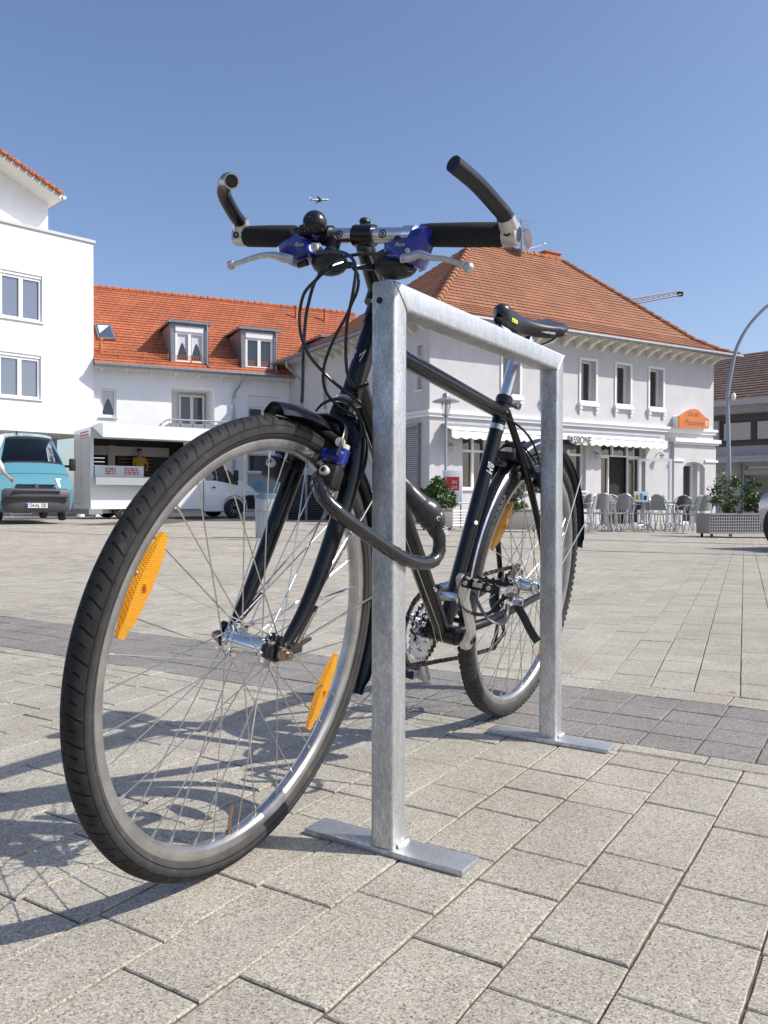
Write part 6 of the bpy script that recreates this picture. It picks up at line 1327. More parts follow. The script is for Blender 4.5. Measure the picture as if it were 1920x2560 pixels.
def build_truck():
    d = 24.6; p = depth_pt(227, 1290, d); M = T(p.x, p.y, CAM_H-(1299-1253)*d/F_PX, 0) @ Matrix.Rotation(R(90-56), 4, 'Z'); t = thing('food_truck', 'white food-stall truck with raised serving hatch and open counter, parked by the long house', 'truck', M)
    Fc = Face(M)                                 # local X along the truck towards the cab, Y inward
    def z3(x, y): return (x*.2532, 1050+y*.2532)
    ztop = Fc.at(*z3(890, 65))[1]; zbot = Fc.at(*z3(900, 880))[1]; hx0 = Fc.at(*z3(925, 300))[0]; hz0 = Fc.at(*z3(930, 560))[1]; hz1 = Fc.at(*z3(925, 180))[1]; LX = 3.55; hx1 = 2.9; dp = 2.05
    zf = Fc.at(*z3(925, 820))[1]
    fn = lambda x, y, z: (x, y, z); mb = MB(); wall(mb, fn, 0, LX, zbot, ztop, [(hx0, hx1, hz0, hz1, .05)], .05)
    mb.add([(0, 0, zbot), (0, dp, zbot), (0, dp, ztop), (0, 0, ztop)], [(0, 1, 2, 3)]); mb.add([(LX, 0, zbot), (LX, dp, zbot), (LX, dp, ztop), (LX, 0, ztop)], [(0, 1, 2, 3)]); mb.add([(0, dp, zbot), (LX, dp, zbot), (LX, dp, ztop), (0, dp, ztop)], [(0, 1, 2, 3)]); mb.add([(0, 0, ztop), (LX, 0, ztop), (LX, dp, ztop), (0, dp, ztop)], [(0, 1, 2, 3)]); mb.add([(0, 0, zbot), (LX, 0, zbot), (LX, dp, zbot), (0, dp, zbot)], [(0, 1, 2, 3)])
    bx = mb.build('box_body', M_['van_white'], t, flat=True)
    mb = MB(); mb.b2((-.012, .10, zbot+.15), (-.002, dp*.52, ztop-.30)); mb.b2((-.012, dp*.54, zbot+.15), (-.002, dp-.06, ztop-.30)); dr = mb.build('rear_door', M_['van_side'], t, flat=True)
    mb = MB(); mb.b2((-.02, dp*.50, zbot+.7), (-.013, dp*.50+.05, zbot+1.1)); mb.build('latch', M_['steel'], dr, flat=True)
    for k in range(3):
        mb = MB()
        for j in range(9): mb.b2((-.006, .25+j*.11, ztop-.14-k*.09), (-.0021, .33+j*.11, ztop-.10-k*.09))
        mb.build('lettering', M_['red_txt'], dr, flat=True)
    # interior: back wall shelves, uprights
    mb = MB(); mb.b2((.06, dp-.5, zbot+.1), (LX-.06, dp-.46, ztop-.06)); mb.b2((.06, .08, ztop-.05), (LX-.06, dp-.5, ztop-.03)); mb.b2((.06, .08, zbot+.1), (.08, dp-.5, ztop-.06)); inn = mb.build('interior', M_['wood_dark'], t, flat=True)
    mb = MB(); mb.b2((hx0+.02, dp-.66, hz1-.42), (hx1, dp-.52, hz1-.12)); mb.build('hood_panel', M_['van_side'], inn, flat=True)
    for (x0, x1) in ((hx0+.05, hx0+.75), (hx0+1.1, hx0+2.3)):
        mb = MB(); mb.b2((x0, dp-.60, hz0+.1), (x1, dp-.52, hz1-.43)); mb.build('oven', M_['black'], inn, flat=True)
        for k in range(5): mb = MB(); mb.b2((x0+.05, dp-.66, hz0+.15+k*.12), (x1-.05, dp-.602, hz0+.17+k*.12)); mb.build('shelf', M_['chrome' if x0 < hx0+.5 else 'sign_o'], inn, flat=True)
    mb = MB(); mb.b2((hx0+.80, dp-.70, hz0-.1), (hx0+1.02, dp-.56, hz1-.1)); mb.build('cupboard', M_['van_side'], inn, flat=True)
    # counter, menu panel, hatch
    ct = Fc.at(*z3(930, 555))[1]; cb = Fc.at(*z3(930, 640))[1]
    mb = MB(); mb.b2((hx0-.02, -.32, ct-.03), (hx1, .0, ct)); mb.b2((hx0-.02, -.33, cb), (hx1, -.30, ct-.03)); mb.build('counter', M_['coping'], t, flat=True)
    mz1 = Fc.at(*z3(1200, 470))[1]; mx1 = Fc.at(*z3(1412, 500))[0]; mz0 = Fc.at(*z3(1200, 560))[1]
    mb = MB(); mb.b2((hx0+.02, -.06, ct+.002), (mx1, -.03, mz1+.05)); mn = mb.build('menu_panel', M_['trim'], t, flat=True)
    hm = mz1-ct
    for c0, c1_, wds in ((.22, .62, 1), (.68, .94, 0)):
        for k in range(4):
            z = ct+hm*(.90-.20*k); xa = hx0+(mx1-hx0)*c0; L_ = (mx1-hx0)
            mb = MB(); x = hx0+L_*(.22 if wds else .60); e = hx0+L_*(.43 if wds else .90)
            rnd = random.Random(k*7+wds)
            while x < e: w_ = rnd.uniform(.05, .16); mb.b2((x, -.0625, z-.018), (min(e, x+w_), -.0602, z+.018)); x += w_+.025
            mb.build('lettering', M_['red_txt'], mn, flat=True)
    mb = MB(); zt2 = Fc.at(*z3(900, 80), -.9)[1]; mb.add([(.05, .02, ztop+.06), (LX-.05, .02, ztop+.06), (LX-.05, -1.15, ztop+.02), (.05, -1.15, ztop+.02), (.05, .02, ztop+.01), (LX-.05, .02, ztop+.01), (LX-.05, -1.15, ztop-.38), (.05, -1.15, ztop-.38)], [(0, 1, 2, 3), (3, 2, 6, 7), (0, 3, 7, 4), (1, 5, 6, 2)]); mb.build('hatch', M_['van_white'], t, flat=True)
    for q in (.28, 1.9): mb = MB(); mb.prism([(q, ztop+.07), (q+.1, ztop+.16), (q+.95, ztop+.16), (q+1.0, ztop+.07)], lambda a, z, tt: (a, .5+tt, z), 0, .5); mb.build('roof_vent', M_['black'], t, flat=True)
    mb = MB(); mb.b2((-.05, .0, zbot-.16), (.35, dp, zbot-.002)); mb.b2((.35, .3, zbot-.13), (LX+.2, dp-.3, zbot-.002)); mb.build('chassis', M_['zinc_l'], t, flat=True)
    mb = MB(); mb.b2((.05, -.015, zf-.25), (.12, .03, zbot-.001)); 
    for x in (.15, 2.25): mb = MB(); mb.tube([(x, .15, 0), (x, .15, zbot)], .035, 8); mb.build('support_leg', M_['planter'], t)
    # cab
    b = Body([(-x, *r) for x, *r in VAN[:9]]); S = .92; m2 = Matrix.Translation((LX+2.02, dp/2, -.02)) @ Matrix.Diagonal((1.02, S, .98, 1))
    mb = MB(); b.mesh(mb); mb.xf(m2); mb.build('cab', M_['van_white'], t, ang=28)
    mb = MB(); b.patch(mb, 5, 7, 3, 4, .008, u0=.1, u1=.95, v0=.04, v1=.9); mb.xf(m2); mb.build('side_window', M_['wglass'], t, flat=True)
    mb = MB(); b.patch(mb, 7, 8, 3, 4, .008, u0=.02, u1=.9, v0=.06, v1=.85); mb.xf(m2); mb.build('side_window', M_['wglass'], t, flat=True)
    mb = MB(); b.patch(mb, 5, 6, 4, 10, .010, u0=.02, u1=.92, v0=.12, v1=.88); mb.xf(m2); mb.build('windscreen', M_['wglass'], t, flat=True)
    mb = MB(); mb.b2((LX+1.05, -.16, 1.22), (LX+1.18, .0, 1.58), bev=.03); mb.build('wing_mirror', M_['black'], t)
    mb = MB(); mb.prism([(.18, .30), (.02, .36), (-.02, .70), (.12, .76), (.60, .74), (.60, .66), (.50, .62), (.42, .30)], lambda a, z, tt: (LX+2.06-a, .03+tt, z), 0, dp-.1); mb.b2((LX+1.6, .015, .66), (LX+1.95, .05, .76)); mb.build('bumper', M_['black'], t, flat=True)
    mb = MB(); mb.lathe([(.38, -.02), (.40, .0), (.38, .01)], (LX+1.12, .03, .35), (0, 1, 0), 28, closed=True); mb.build('wheel_arch', M_['black'], t)
    mb = MB(); mb.b2((LX+.34, .025, .98), (LX+.44, .045, 1.03), bev=.005); mb.build('door_handle', M_['black'], t)
    for x, y in ((LX+1.12, .14), (LX+1.12, dp-.14), (1.0, .16), (1.0, dp-.16)):
        car_wheel(t, x, y, .33, .21, sg=-1 if y < dp/2 else 1)
    return Fc, t
Fc_truck, truck = build_truck()
def build_car():
    d = 11.3; p = depth_pt(1879, 1372, d); gzc = CAM_H-(1377-1256)*10.9/F_PX
    M = T(p.x, p.y, gzc, 0) @ Matrix.Rotation(R(-60), 4, 'Z')
    t = thing('silver_car', 'silver car mostly cut off by the right edge of the photo', 'car', M)
    ST = [(-.62, .32, .60, .45, .70, .58, .72, .66, .70, .02), (-.55, .24, .74, .45, .82, .62, .82, .74, .76, .03), (-.30, .20, .80, .48, .86, .70, .84, .86, .74, .04), (.30, .20, .84, .52, .87, .80, .84, .96, .72, .05), (.42, .20, .84, .52, .87, .82, .84, .98, .70, .05), (1.15, .20, .84, .54, .87, .88, .84, 1.38, .60, .05), (1.7, .20, .84, .54, .87, .90, .84, 1.44, .60, .05), (2.5, .20, .84, .54, .87, .90, .84, 1.42, .60, .05), (3.15, .22, .84, .56, .86, .92, .82, 1.30, .60, .04), (3.40, .28, .78, .58, .80, .92, .78, 1.0, .66, .03)]
    b = Body(ST); mb = MB(); b.mesh(mb); mb.xf(Matrix.Translation((.62, .87, 0))); 
    mb.build('body', M_['silver_paint'], t, ang=40)
    MX = Matrix.Translation((.62, .87, 0))
    for a, c, u0, u1 in ((5, 6, .05, .95), (6, 7, .05, .95), (7, 8, .05, .8)): mb = MB(); b.patch(mb, a, c, 3, 4, .008, u0=u0, u1=u1, v0=.08, v1=.9); mb.xf(MX); mb.build('side_window', M_['wglass'], t, flat=True)
    mb = MB(); b.patch(mb, 4, 5, 4, 10, .01, u0=.05, u1=.95, v0=.1, v1=.9); mb.xf(MX); mb.build('windscreen', M_['wglass'], t, flat=True)
    for s_, y in ((-1, .10), (1, 1.64)):
        yy = .32 if s_ < 0 else 1.42; mb = MB(); mb.b2((.06, yy-.14, .60), (.20, yy+.14, .70), bev=.03); mb.build('headlight', M_['lamp_glass'], t)
        for x in (.52, 3.05):
            mb = MB(); mb.lathe([(.335, -.03), (.345, .0), (.335, .03)], (x, y-.09 if s_ < 0 else y+.09, .33), (0, 1, 0), 28); mb.lathe([(.334, 0), (.001, .001)], (x, y-.100 if s_ < 0 else y+.10, .33), (0, 1, 0), 28); mb.build('wheel_arch', M_['black'], t)
            car_wheel(t, x, y-.02 if s_ < 0 else y+.02, .30, .20, sg=s_)
    mb = MB(); mb.b2((1.25, -.12, .90), (1.40, .03, 1.04), bev=.03); mb.build('wing_mirror', M_['black'], t)
build_car()

# ------------------------------------------------------------------ street furniture
def build_bin():
    d = 13.4; p = depth_pt(665, 1346, d); z = CAM_H-(1347-1254)*d/F_PX; t = thing('litter_bin', 'grey cylindrical metal litter bin lined with a blue bag, on the open paving', 'litter bin', T(p.x, p.y, z-.012)); h = .73; r = .170
    mb = MB(); mb.lathe([(r-.01, 0), (r, .01), (r, .10), (r+.004, .105), (r, .11), (r+.010, h), (r-.002, h), (r-.006, .3)], seg=36); mb.build('drum', M_['bin'], t)
    mb = MB(); V = []; F = []; n = 48
    for i in range(n):
        a = 2*math.pi*i/n; q = .016*math.sin(a*3)+.010*math.sin(a*7+1)+.006*math.sin(a*13)
        V += [((r-.03)*math.cos(a), (r-.03)*math.sin(a), h-.10), ((r+.006)*math.cos(a), (r+.006)*math.sin(a), h+.018+q*.4), ((r+.030+q*.5)*math.cos(a), (r+.03+q*.5)*math.sin(a), h+.006+q), ((r+.022+q*.5)*math.cos(a), (r+.022+q*.5)*math.sin(a), h-.045-abs(q)*1.2)]
    for i in range(n):
        j = (i+1) % n
        for k in range(3): F.append((i*4+k, j*4+k, j*4+k+1, i*4+k+1))
    mb.add(V, F); mb.build('bag', M_['bag'], t); mb = MB(); mb.lathe([(r+.012, .45), (r+.018, .455), (r+.018, .475), (r+.012, .48)], seg=36); mb.tube([(r+.01, .0, .47), (r+.05, 0, .47), (r+.05, 0, .36)], .006, 6); mb.build('band', M_['zinc_l'], t)
build_bin()
def build_lantern():
    d = 21.5; p = depth_pt(1114, 1290, d); z0 = gz(p.x, p.y); t = thing('street_lantern', 'slim grey street lantern with round glass hat standing before the cafe', 'street lamp', T(p.x, p.y, z0)); H = CAM_H+(1254-982)*d/F_PX-z0
    mb = MB(); mb.tube([(0, 0, 0), (0, 0, .9), (0, 0, .95), (0, 0, H-.62)], [.055, .055, .038, .034], 14); mb.build('pole', M_['steel'], t)
    mb = MB(); mb.lathe([(.03, H-.64), (.11, H-.60), (.11, H-.57), (.03, H-.55)], seg=18)
    for k in range(4): a = k*math.pi/2+.4; mb.tube([(.10*math.cos(a), .10*math.sin(a), H-.58), (.135*math.cos(a), .135*math.sin(a), H-.22)], .006, 5)
    mb.build('cage', M_['zinc_l'], t)
    mb = MB(); mb.lathe([(.07, H-.57), (.115, H-.24)], seg=20); mb.build('glass', M_['clear_glass'], t); mb = MB(); mb.tube([(0, 0, H-.55), (0, 0, H-.32)], .035, 12); mb.ball((0, 0, H-.30), .045, 12); mb.build('bulb', M_['cream'], t)
    mb = MB(); mb.lathe([(.36, H-.245), (.365, H-.235), (.30, H-.20), (.15, H-.145), (.10, H-.135), (.10, H-.10), (.085, H-.045), (.05, H-.012), (.0001, H)], seg=28); mb.build('hat', M_['zinc_l'], t)
build_lantern()
def build_arc():
    d = 17.5; P = [depth_pt(x, y, d) for x, y in ((1826, 1310), (1823, 1180), (1820, 1050), (1819, 990), (1828, 930), (1842, 870), (1868, 820), (1900, 782), (1935, 752), (1985, 722), (2050, 700), (2130, 690))]
    z0 = gz(P[0].x, P[0].y); b0 = Vector((P[0].x+.01, d, z0)); t = thing('arched_lamp_post', 'tall grey lamp post bending in an arc to the right, behind the planter', 'street lamp', Matrix.Translation(b0))
    Q = [Vector((0, 0, 0))]+[p-b0 for p in P]; mb = MB(); mb.tube(Q, [.042]*4+[.038]*3+[.032]*6, 14, sub=4); mb.build('pole', M_['steel'], t)
    mb = MB(); e = Q[-1]; mb.ball(e+Vector((.25, 0, -.02)), 1, 16, (.42, .16, .09)); mb.build('lamp_head', M_['zinc_l'], t); mb = MB(); q = depth_pt(1830, 992, d)-b0; mb.ball(q+Vector((.02, -.03, 0)), 1, 12, (.05, .05, .085)); mb.build('junction_box', M_['trim'], t)
build_arc()
def leaves(cx, cy, z0, w, h, n, size, seed, dense=1.0, droop=.0, up=0, twigs=10, wl=None):
    rnd = random.Random(seed); V = []; F = []; Tn = []
    clumps = [(Vector((rnd.uniform(-.8, .8)*w, rnd.uniform(-.8, .8)*w, rnd.uniform(.1, .95)*h)), rnd.uniform(.16, .34)*min(w*1.6, h)) for _ in range(twigs)]
    for i in range(n):
        c, r = rnd.choice(clumps); dv = Vector((rnd.gauss(0, 1), rnd.gauss(0, 1), rnd.gauss(0, 1))); dv.normalize(); p = c+dv*r*rnd.random()**.45
        if p.z < .02*h: p.z = rnd.uniform(.02, .3)*h
        q = (p.x/w)**2+(p.y/w)**2
        if q > 1.3: p.x /= math.sqrt(q/1.3); p.y /= math.sqrt(q/1.3)
        a = Vector((rnd.gauss(0, 1), rnd.gauss(0, 1), rnd.gauss(-droop, .7))).normalized(); b = a.orthogonal().normalized(); b = Matrix.Rotation(rnd.uniform(0, 6.3), 3, a) @ b; s_ = size*rnd.uniform(.7, 1.3); o = len(V); nrm = a.cross(b)
        V += [p, p+a*s_*.5+b*s_*.24+nrm*s_*.04, p+a*s_, p+a*s_*.5-b*s_*.24+nrm*s_*.04]; F += [(o, o+1, o+2, o+3)]; t_ = rnd.random(); Tn += [t_]*4
    return V, F, Tn, clumps
def shrub(parent, z0, w, h, n, size, seed, m='leaf', twigs=10, droop=0, x=0, y=0):
    V, F, Tn, cl = leaves(0, 0, z0, w, h, n, size, seed, twigs=twigs, droop=droop); me = bpy.data.meshes.new('foliage'); me.from_pydata([(v.x+x, v.y+y, v.z+z0) for v in V], [], F); me.materials.append(M_[m]); a = me.attributes.new('tone', 'FLOAT', 'POINT'); a.data.foreach_set('value', Tn); me.update()
    o = bpy.data.objects.new('foliage', me); sc.collection.objects.link(o); o.parent = parent
    mb = MB()
    for c, r in cl: mb.tube([(x, y, z0-.03), (x+c.x*.35, y+c.y*.35, z0+c.z*.5), (x+c.x, y+c.y, z0+c.z)], [.014, .010, .004], 6, sub=2)
    mb.build('stems', M_['bark'], parent)
def planter(px, py, d, L_, dp, h, legs, label, yaw=0, perf=False, wood=True):
    p = depth_pt(px, py, d); z0 = gz(p.x, p.y); t = thing('planter', label, 'planter', T(p.x, p.y, z0, yaw), 'planters round the cafe terrace'); zb = legs
    if perf:
        mb = MB(); nx, nz = int(L_/.052), int((h-.04)/.052); ho = []
        for i in range(nx):
            for j in range(nz): ho.append((i, j))
        mb.b2((0, .004, zb), (L_, dp, zb+h)); mb.build('trough', M_['black'], t, flat=True); mb = MB()
        for i in range(nx+1): x = L_*i/nx; mb.b2((x-.012, -.012, zb), (x+.012, -.004, zb+h))
        for j in range(nz+1): z = zb+.02+(h-.04)*j/nz; mb.b2((0, -.0155, z-.011), (L_, -.0125, z+.011))
        mb.b2((-.01, -.02, zb+h-.02), (L_+.01, -.0004, zb+h+.012)); mb.b2((-.01, -.018, zb-.012), (L_+.01, -.001, zb+.02)); mb.build('perforated_front', M_['perf'], t, flat=True)
    else: mb = MB(); mb.b2((0, 0, zb), (L_, dp, zb+h), bev=.008); mb.b2((-.012, -.012, zb+h-.035), (L_+.012, dp+.012, zb+h+.004), bev=.006); mb.build('trough', M_['planter'], t)
    if wood: mb = MB(); mb.b2((-.03, .0, zb-.005), (-.002, dp, zb+h+.004)); [mb.b2((-.036, .0, zb+.02+k*(h/5)), (-.0305, dp, zb+(k+.86)*(h/5))) for k in range(5)]; mb.build('end_board', M_['planter'], t, flat=True)
    mb = MB(); mb.b2((.02, .02, zb+h-.06), (L_-.02, dp-.02, zb+h-.03)); mb.build('soil', M_['bark'], t, flat=True)
    if legs:
        for x in (.05, L_-.09):
            for y in (.02, dp-.06): mb = MB(); mb.b2((x, y, 0), (x+.04, y+.04, zb)); mb.build('leg', M_['black'], t, flat=True)
    return t
def plant(px, py, d, z0, w, h, n, size, seed, label, m='leaf', twigs=10, cat='shrub', droop=0):
    p = depth_pt(px, py, d); t = thing('shrub', label, cat, T(p.x, p.y, gz(p.x, p.y)+z0), 'shrubs in the cafe planters'); shrub(t, 0, w, h, n, size, seed, m, twigs, droop); return t
planter(1774, 1325, 16.6, 2.3, .45, .40, .09, 'long planter with dotted perforated metal front, beside the silver car', R(9), perf=True)
plant(1816, 1290, 17.0, .46, .30, .82, 850, .078, 5, 'loose open shrub in the perforated metal planter', twigs=16, droop=.2)
plant(1893, 1290, 17.15, .50, .26, .72, 850, .080, 8, 'brighter green shrub next to the silver car, right end of the metal planter', twigs=13)
planter(1062, 1312, 18.6, .66, .45, .44, .05, 'plain grey planter under the dense round bush, left of the bicycle seat tube', R(10), wood=False)
plant(1102, 1290, 18.7, .46, .34, .82, 3600, .075, 12, 'dense dark green round bush in the plain grey planter', twigs=18)
plant(1068, 1290, 18.9, .42, .20, .55, 800, .07, 14, 'small reddish shrub left of the dense round bush', 'leaf_r', 8)
planter(1236, 1318, 18.2, .98, .45, .46, .05, 'plain grey planter seen through the rear bicycle wheel', R(6), wood=False)
plant(1285, 1290, 18.4, .48, .34, .70, 2200, .075, 21, 'dark bush seen through the rear bicycle wheel', twigs=12)
# pot plant, railing, poster board
def build_rail():
    d = 19.4; a = depth_pt(1128, 1300, d); b = depth_pt(1180, 1302, d+.4); t = thing('low_railing', 'low tubular metal barrier with wire grid beside the red poster board', 'barrier', T(a.x, a.y, gz(a.x, a.y), math.atan2(b.y-a.y, b.x-a.x))); L_ = (b-a).length*1.5; H = .62
    mb = MB(); mb.tube([(0, 0, .02), (0, 0, H-.05), (.05, 0, H), (L_-.05, 0, H), (L_, 0, H-.05), (L_, 0, .02)], .018, 8, sub=3); mb.build('frame', M_['chair_m'], t); mb = MB()
    for i in range(1, 13): mb.tube([(L_*i/13, 0, .10), (L_*i/13, 0, H-.18)], .004, 4)
    for j in range(6): mb.tube([(0, 0, .10+j*.068), (L_, 0, .10+j*.068)], .004 if j not in (0, 5) else .011, 5)
    mb.build('grid', M_['zinc_l'], t)
    for x in (0, L_): mb = MB(); mb.b2((x-.03, -.16, 0), (x+.03, .16, .02)); mb.build('foot', M_['zinc_l'], t, flat=True)
    p = depth_pt(1140, 1220, 20.6); t = thing('poster_board', 'white notice board with a red poster, behind the dense round bush', 'notice board', T(p.x, p.y, gz(p.x, p.y), R(-8))); z = CAM_H+(1254-1180)*20.6/F_PX-gz(p.x, p.y)
    mb = MB(); mb.b2((-.34, 0, .55), (.16, .05, z+.05), bev=.01); bo = mb.build('board', M_['paper'], t)
    mb = MB(); zc_ = CAM_H+(1254-1209)*20.6/F_PX-gz(p.x, p.y); mb.b2((-.30, -.012, zc_-.17), (.08, -.001, zc_+.17)); po = mb.build('poster', M_['red'], t, flat=True)
    text('ist', .15, M_['paper'], cols((-.04, -.014, zc_+.05), (1, 0, 0), (0, 0, 1), (0, -1, 0)), po, 'lettering'); text('gut', .13, M_['paper'], cols((-.04, -.014, zc_-.08), (1, 0, 0), (0, 0, 1), (0, -1, 0)), po, 'lettering')
    for x in (-.28, .10): mb = MB(); mb.b2((x, .01, 0), (x+.04, .04, .549)); mb.build('leg', M_['zinc_l'], t, flat=True)
build_rail()
# ------------------------------------------------------------------ terrace furniture
def chair(seat_m, back='round'):
    t = thing('terrace_chair', '-', 'chair', None, 'chairs on the cafe terrace')
    for sx in (-1, 1):
        for (x, y, x2, y2) in ((.20, .20, .25, .27), (.20, -.20, .24, -.28)):
            mb = MB(); mb.tube([(sx*x, y, .44), (sx*(x+.01), y*1.08, .22), (sx*x2, y2, .0)], .014, 8, sub=3); mb.build('leg', M_['chair_m' if seat_m == 'chair_s' else 'steel'], t)
        mb = MB(); mb.tube([(sx*.21, -.20, .43), (sx*.26, -.20, .60), (sx*.27, -.05, .66), (sx*.25, .16, .66), (sx*.20, .22, .68)], .013, 8, sub=3); mb.build('armrest', M_['chair_m' if seat_m == 'chair_s' else 'steel'], t)
    mb = MB(); mb.lathe([(.0001, .445), (.20, .445), (.225, .435), (.22, .42), (.0001, .42)], seg=22); mb.build('seat', M_[seat_m], t)
    mb = MB(); V = []; F = []; n = 14
    for i in range(n+1):
        a = math.pi*(.5+(-.36+.72*i/n)); x = .205*math.cos(a); y = .08+.18*math.sin(a); q = (2*i/n-1); top = .44+.44*math.sqrt(max(0.0, 1-abs(q)**2.6))+.02; V += [(x, y, .53), (x*1.02, y+.05, max(.57, top)), (x*1.02, y+.068, max(.57, top)), (x, y+.018, .53)]
    for i in range(n):
        for k in range(4): F.append((i*4+k, i*4+(k+1) % 4, i*4+4+(k+1) % 4, i*4+4+k))
    F += [(0, 1, 2, 3), (n*4+3, n*4+2, n*4+1, n*4)]; mb.add(V, F); mb.build('backrest', M_[seat_m], t); 
    mb = MB(); mb.tube([(-.20, .16, .44), (-.215, .18, .62), (-.17, .25, .82), (0, .31, .905), (.17, .25, .82), (.215, .18, .62), (.20, .16, .44)], .013, 8, sub=4); mb.build('back_frame', M_['chair_m' if seat_m == 'chair_s' else 'steel'], t)
    return t
def place(o, px, d, rz, label, first):
    p = depth_pt(px, 1327, d); M = T(p.x, p.y, gz(p.x, p.y), rz)
    if first: o.matrix_world = M; o['label'] = label; return o
    return copy_tree(o, M, label)
cs = chair('chair_s'); cd_ = chair('chair_d')
pl_ = [(1484, 19.6, 200, 'pale terrace chair nearest the rear bicycle wheel'), (1560, 19.5, 165, 'pale round-backed terrace chair left of the table with the menu card'), (1546, 20.6, 20, 'pale terrace chair turned sideways behind another, third from the left'), (1658, 19.6, 130, 'pale terrace chair pulled out to the right of the menu card table'), (1672, 21.6, 40, 'pale terrace chair behind the right-hand pale one, near the open cafe door'), (1728, 20.4, 210, 'rightmost pale terrace chair beside the planter end board'), (1470, 21.6, 30, 'pale terrace chair at the back left, beyond the rear wheel'), (1512, 22.2, 300, 'pale terrace chair in the back row below the tilted window'), (1458, 18.9, 250, 'pale terrace chair with its side just behind the mudguard end'), (1502, 19.2, 175, 'second pale terrace chair from the mudguard end in the front row'), (1583, 21.0, 260, 'pale terrace chair turned side-on behind the menu card'), (1640, 20.6, 95, 'pale terrace chair turned side-on right of the menu card'), (1748, 19.0, 200, 'pale terrace chair touching the planter end board')]
for i, (px, d, a, lb) in enumerate(pl_): place(cs, px, d, R(a), lb, i == 0)
pd_ = [(1598, 21.4, 170, 'dark wicker terrace chair left of centre behind the menu card table'), (1630, 21.9, 220, 'dark wicker terrace chair half hidden by the pale chair to its right'), (1696, 20.8, 185, 'dark wicker terrace chair with square back facing the viewer at the right'), (1716, 21.8, 150, 'dark wicker terrace chair farthest right, behind the pale one'), (1535, 22.4, 190, 'dark wicker terrace chair in the back row near the fixed light of the entrance'), (1446, 20.3, 230, 'dark wicker terrace chair farthest left, by the rear tyre')]
for i, (px, d, a, lb) in enumerate(pd_): place(cd_, px, d, R(a), lb, i == 0)
def table():
    t = thing('terrace_table', '-', 'table', None, 'tables on the cafe terrace'); mb = MB(); mb.lathe([(.0001, .735), (.35, .735), (.36, .725), (.35, .705), (.0001, .705)], seg=30); mb.build('table_top', M_['coping'], t); mb = MB(); mb.tube([(0, 0, .10), (0, 0, .705)], .028, 10); mb.build('column', M_['chair_m'], t)
    for k in range(4): a = k*math.pi/2+.5; mb = MB(); mb.tube([(0, 0, .16), (.18*math.cos(a), .18*math.sin(a), .15), (.31*math.cos(a), .31*math.sin(a), .0)], .018, 8, sub=3); mb.build('leg', M_['chair_m'], t)
    return t
tb = table()
for i, (px, d, lb) in enumerate([(1610, 19.9, 'round terrace table in the middle with a coloured menu card'), (1518, 20.6, 'round terrace table on the left with a small white jug'), (1455, 20.9, 'round terrace table partly hidden by the rear bicycle wheel'), (1690, 21.6, 'round terrace table at the right behind the dark chairs')]): place(tb, px, d, R(i*25), lb, i == 0)
def small(px, d, kind, lb):
    p = depth_pt(px, 1300, d); z = gz(p.x, p.y)+.736
    if kind == 'card':
        t = thing('menu_card', lb, 'menu card', T(p.x, p.y, z, R(-8)))
        for s_ in (-1, 1): mb = MB(); mb.add([(-.16, s_*.05, 0), (.16, s_*.05, 0), (.16, 0, .24), (-.16, 0, .24), (-.16, s_*.056, 0), (.16, s_*.056, 0), (.16, s_*.004, .242), (-.16, s_*.004, .242)], [(0, 1, 2, 3), (4, 7, 6, 5), (0, 4, 5, 1), (1, 5, 6, 2), (0, 3, 7, 4)]); c = mb.build('card', M_['paper'], t, flat=True)
        for x, m, h in ((-.10, 'yellow_c', .14), (.0, 'blue_paper', .18), (.09, 'leaf', .12)): mb = MB(); mb.b2((x-.035, -.066, .03), (x+.035, -.058, .03+h*.9)); mb.build('picture', M_[m], t, flat=True)
    elif kind == 'jug': t = thing('jug', lb, 'jug', T(p.x, p.y, z)); mb = MB(); mb.lathe([(.04, 0), (.05, .04), (.035, .10), (.04, .13), (.036, .13), (.03, .10)], seg=16); mb.build('vessel', M_['pvc'], t); mb = MB(); mb.tube([(.045, 0, .04), (.08, 0, .07), (.04, 0, .11)], .006, 6, sub=3); mb.build('handle', M_['pvc'], t)
small(1602, 19.85, 'card', 'folded colourful menu card standing on the middle terrace table'); small(1515, 20.6, 'jug', 'small white jug on the left terrace table')

# ------------------------------------------------------------------ people
def skin_obj(name, chains, m, parent, sub=2):
    vs = []; es = []; rs = []
    def vid(p):
        for i, q in enumerate(vs):
            if (Vector(q)-Vector(p)).length < 1e-4: return i
        vs.append(tuple(p)); rs.append(None); return len(vs)-1
    for ch in chains:
        pr = None
        for (p, r) in ch:
            i = vid(p); rs[i] = rs[i] or r
            if pr is not None and pr != i: es.append((pr, i))
            pr = i
    me = bpy.data.meshes.new(name); me.from_pydata(vs, es, []); o = bpy.data.objects.new(name, me); sc.collection.objects.link(o)
    md = o.modifiers.new('s', 'SKIN'); md.use_smooth_shade = True
    for i, r in enumerate(rs): me.skin_vertices[0].data[i].radius = r if isinstance(r, tuple) else (r, r)
    me.skin_vertices[0].data[0].use_root = True
    o.modifiers.new('b', 'SUBSURF').levels = sub
    dg = bpy.context.evaluated_depsgraph_get(); dg.update(); m2 = bpy.data.meshes.new_from_object(o.evaluated_get(dg)); bpy.data.objects.remove(o); m2.name = name; m2.materials.clear(); m2.materials.append(m)
    m2.polygons.foreach_set('use_smooth', [True]*len(m2.polygons))
    o = bpy.data.objects.new(name, m2); sc.collection.objects.link(o); o.parent = parent; return o
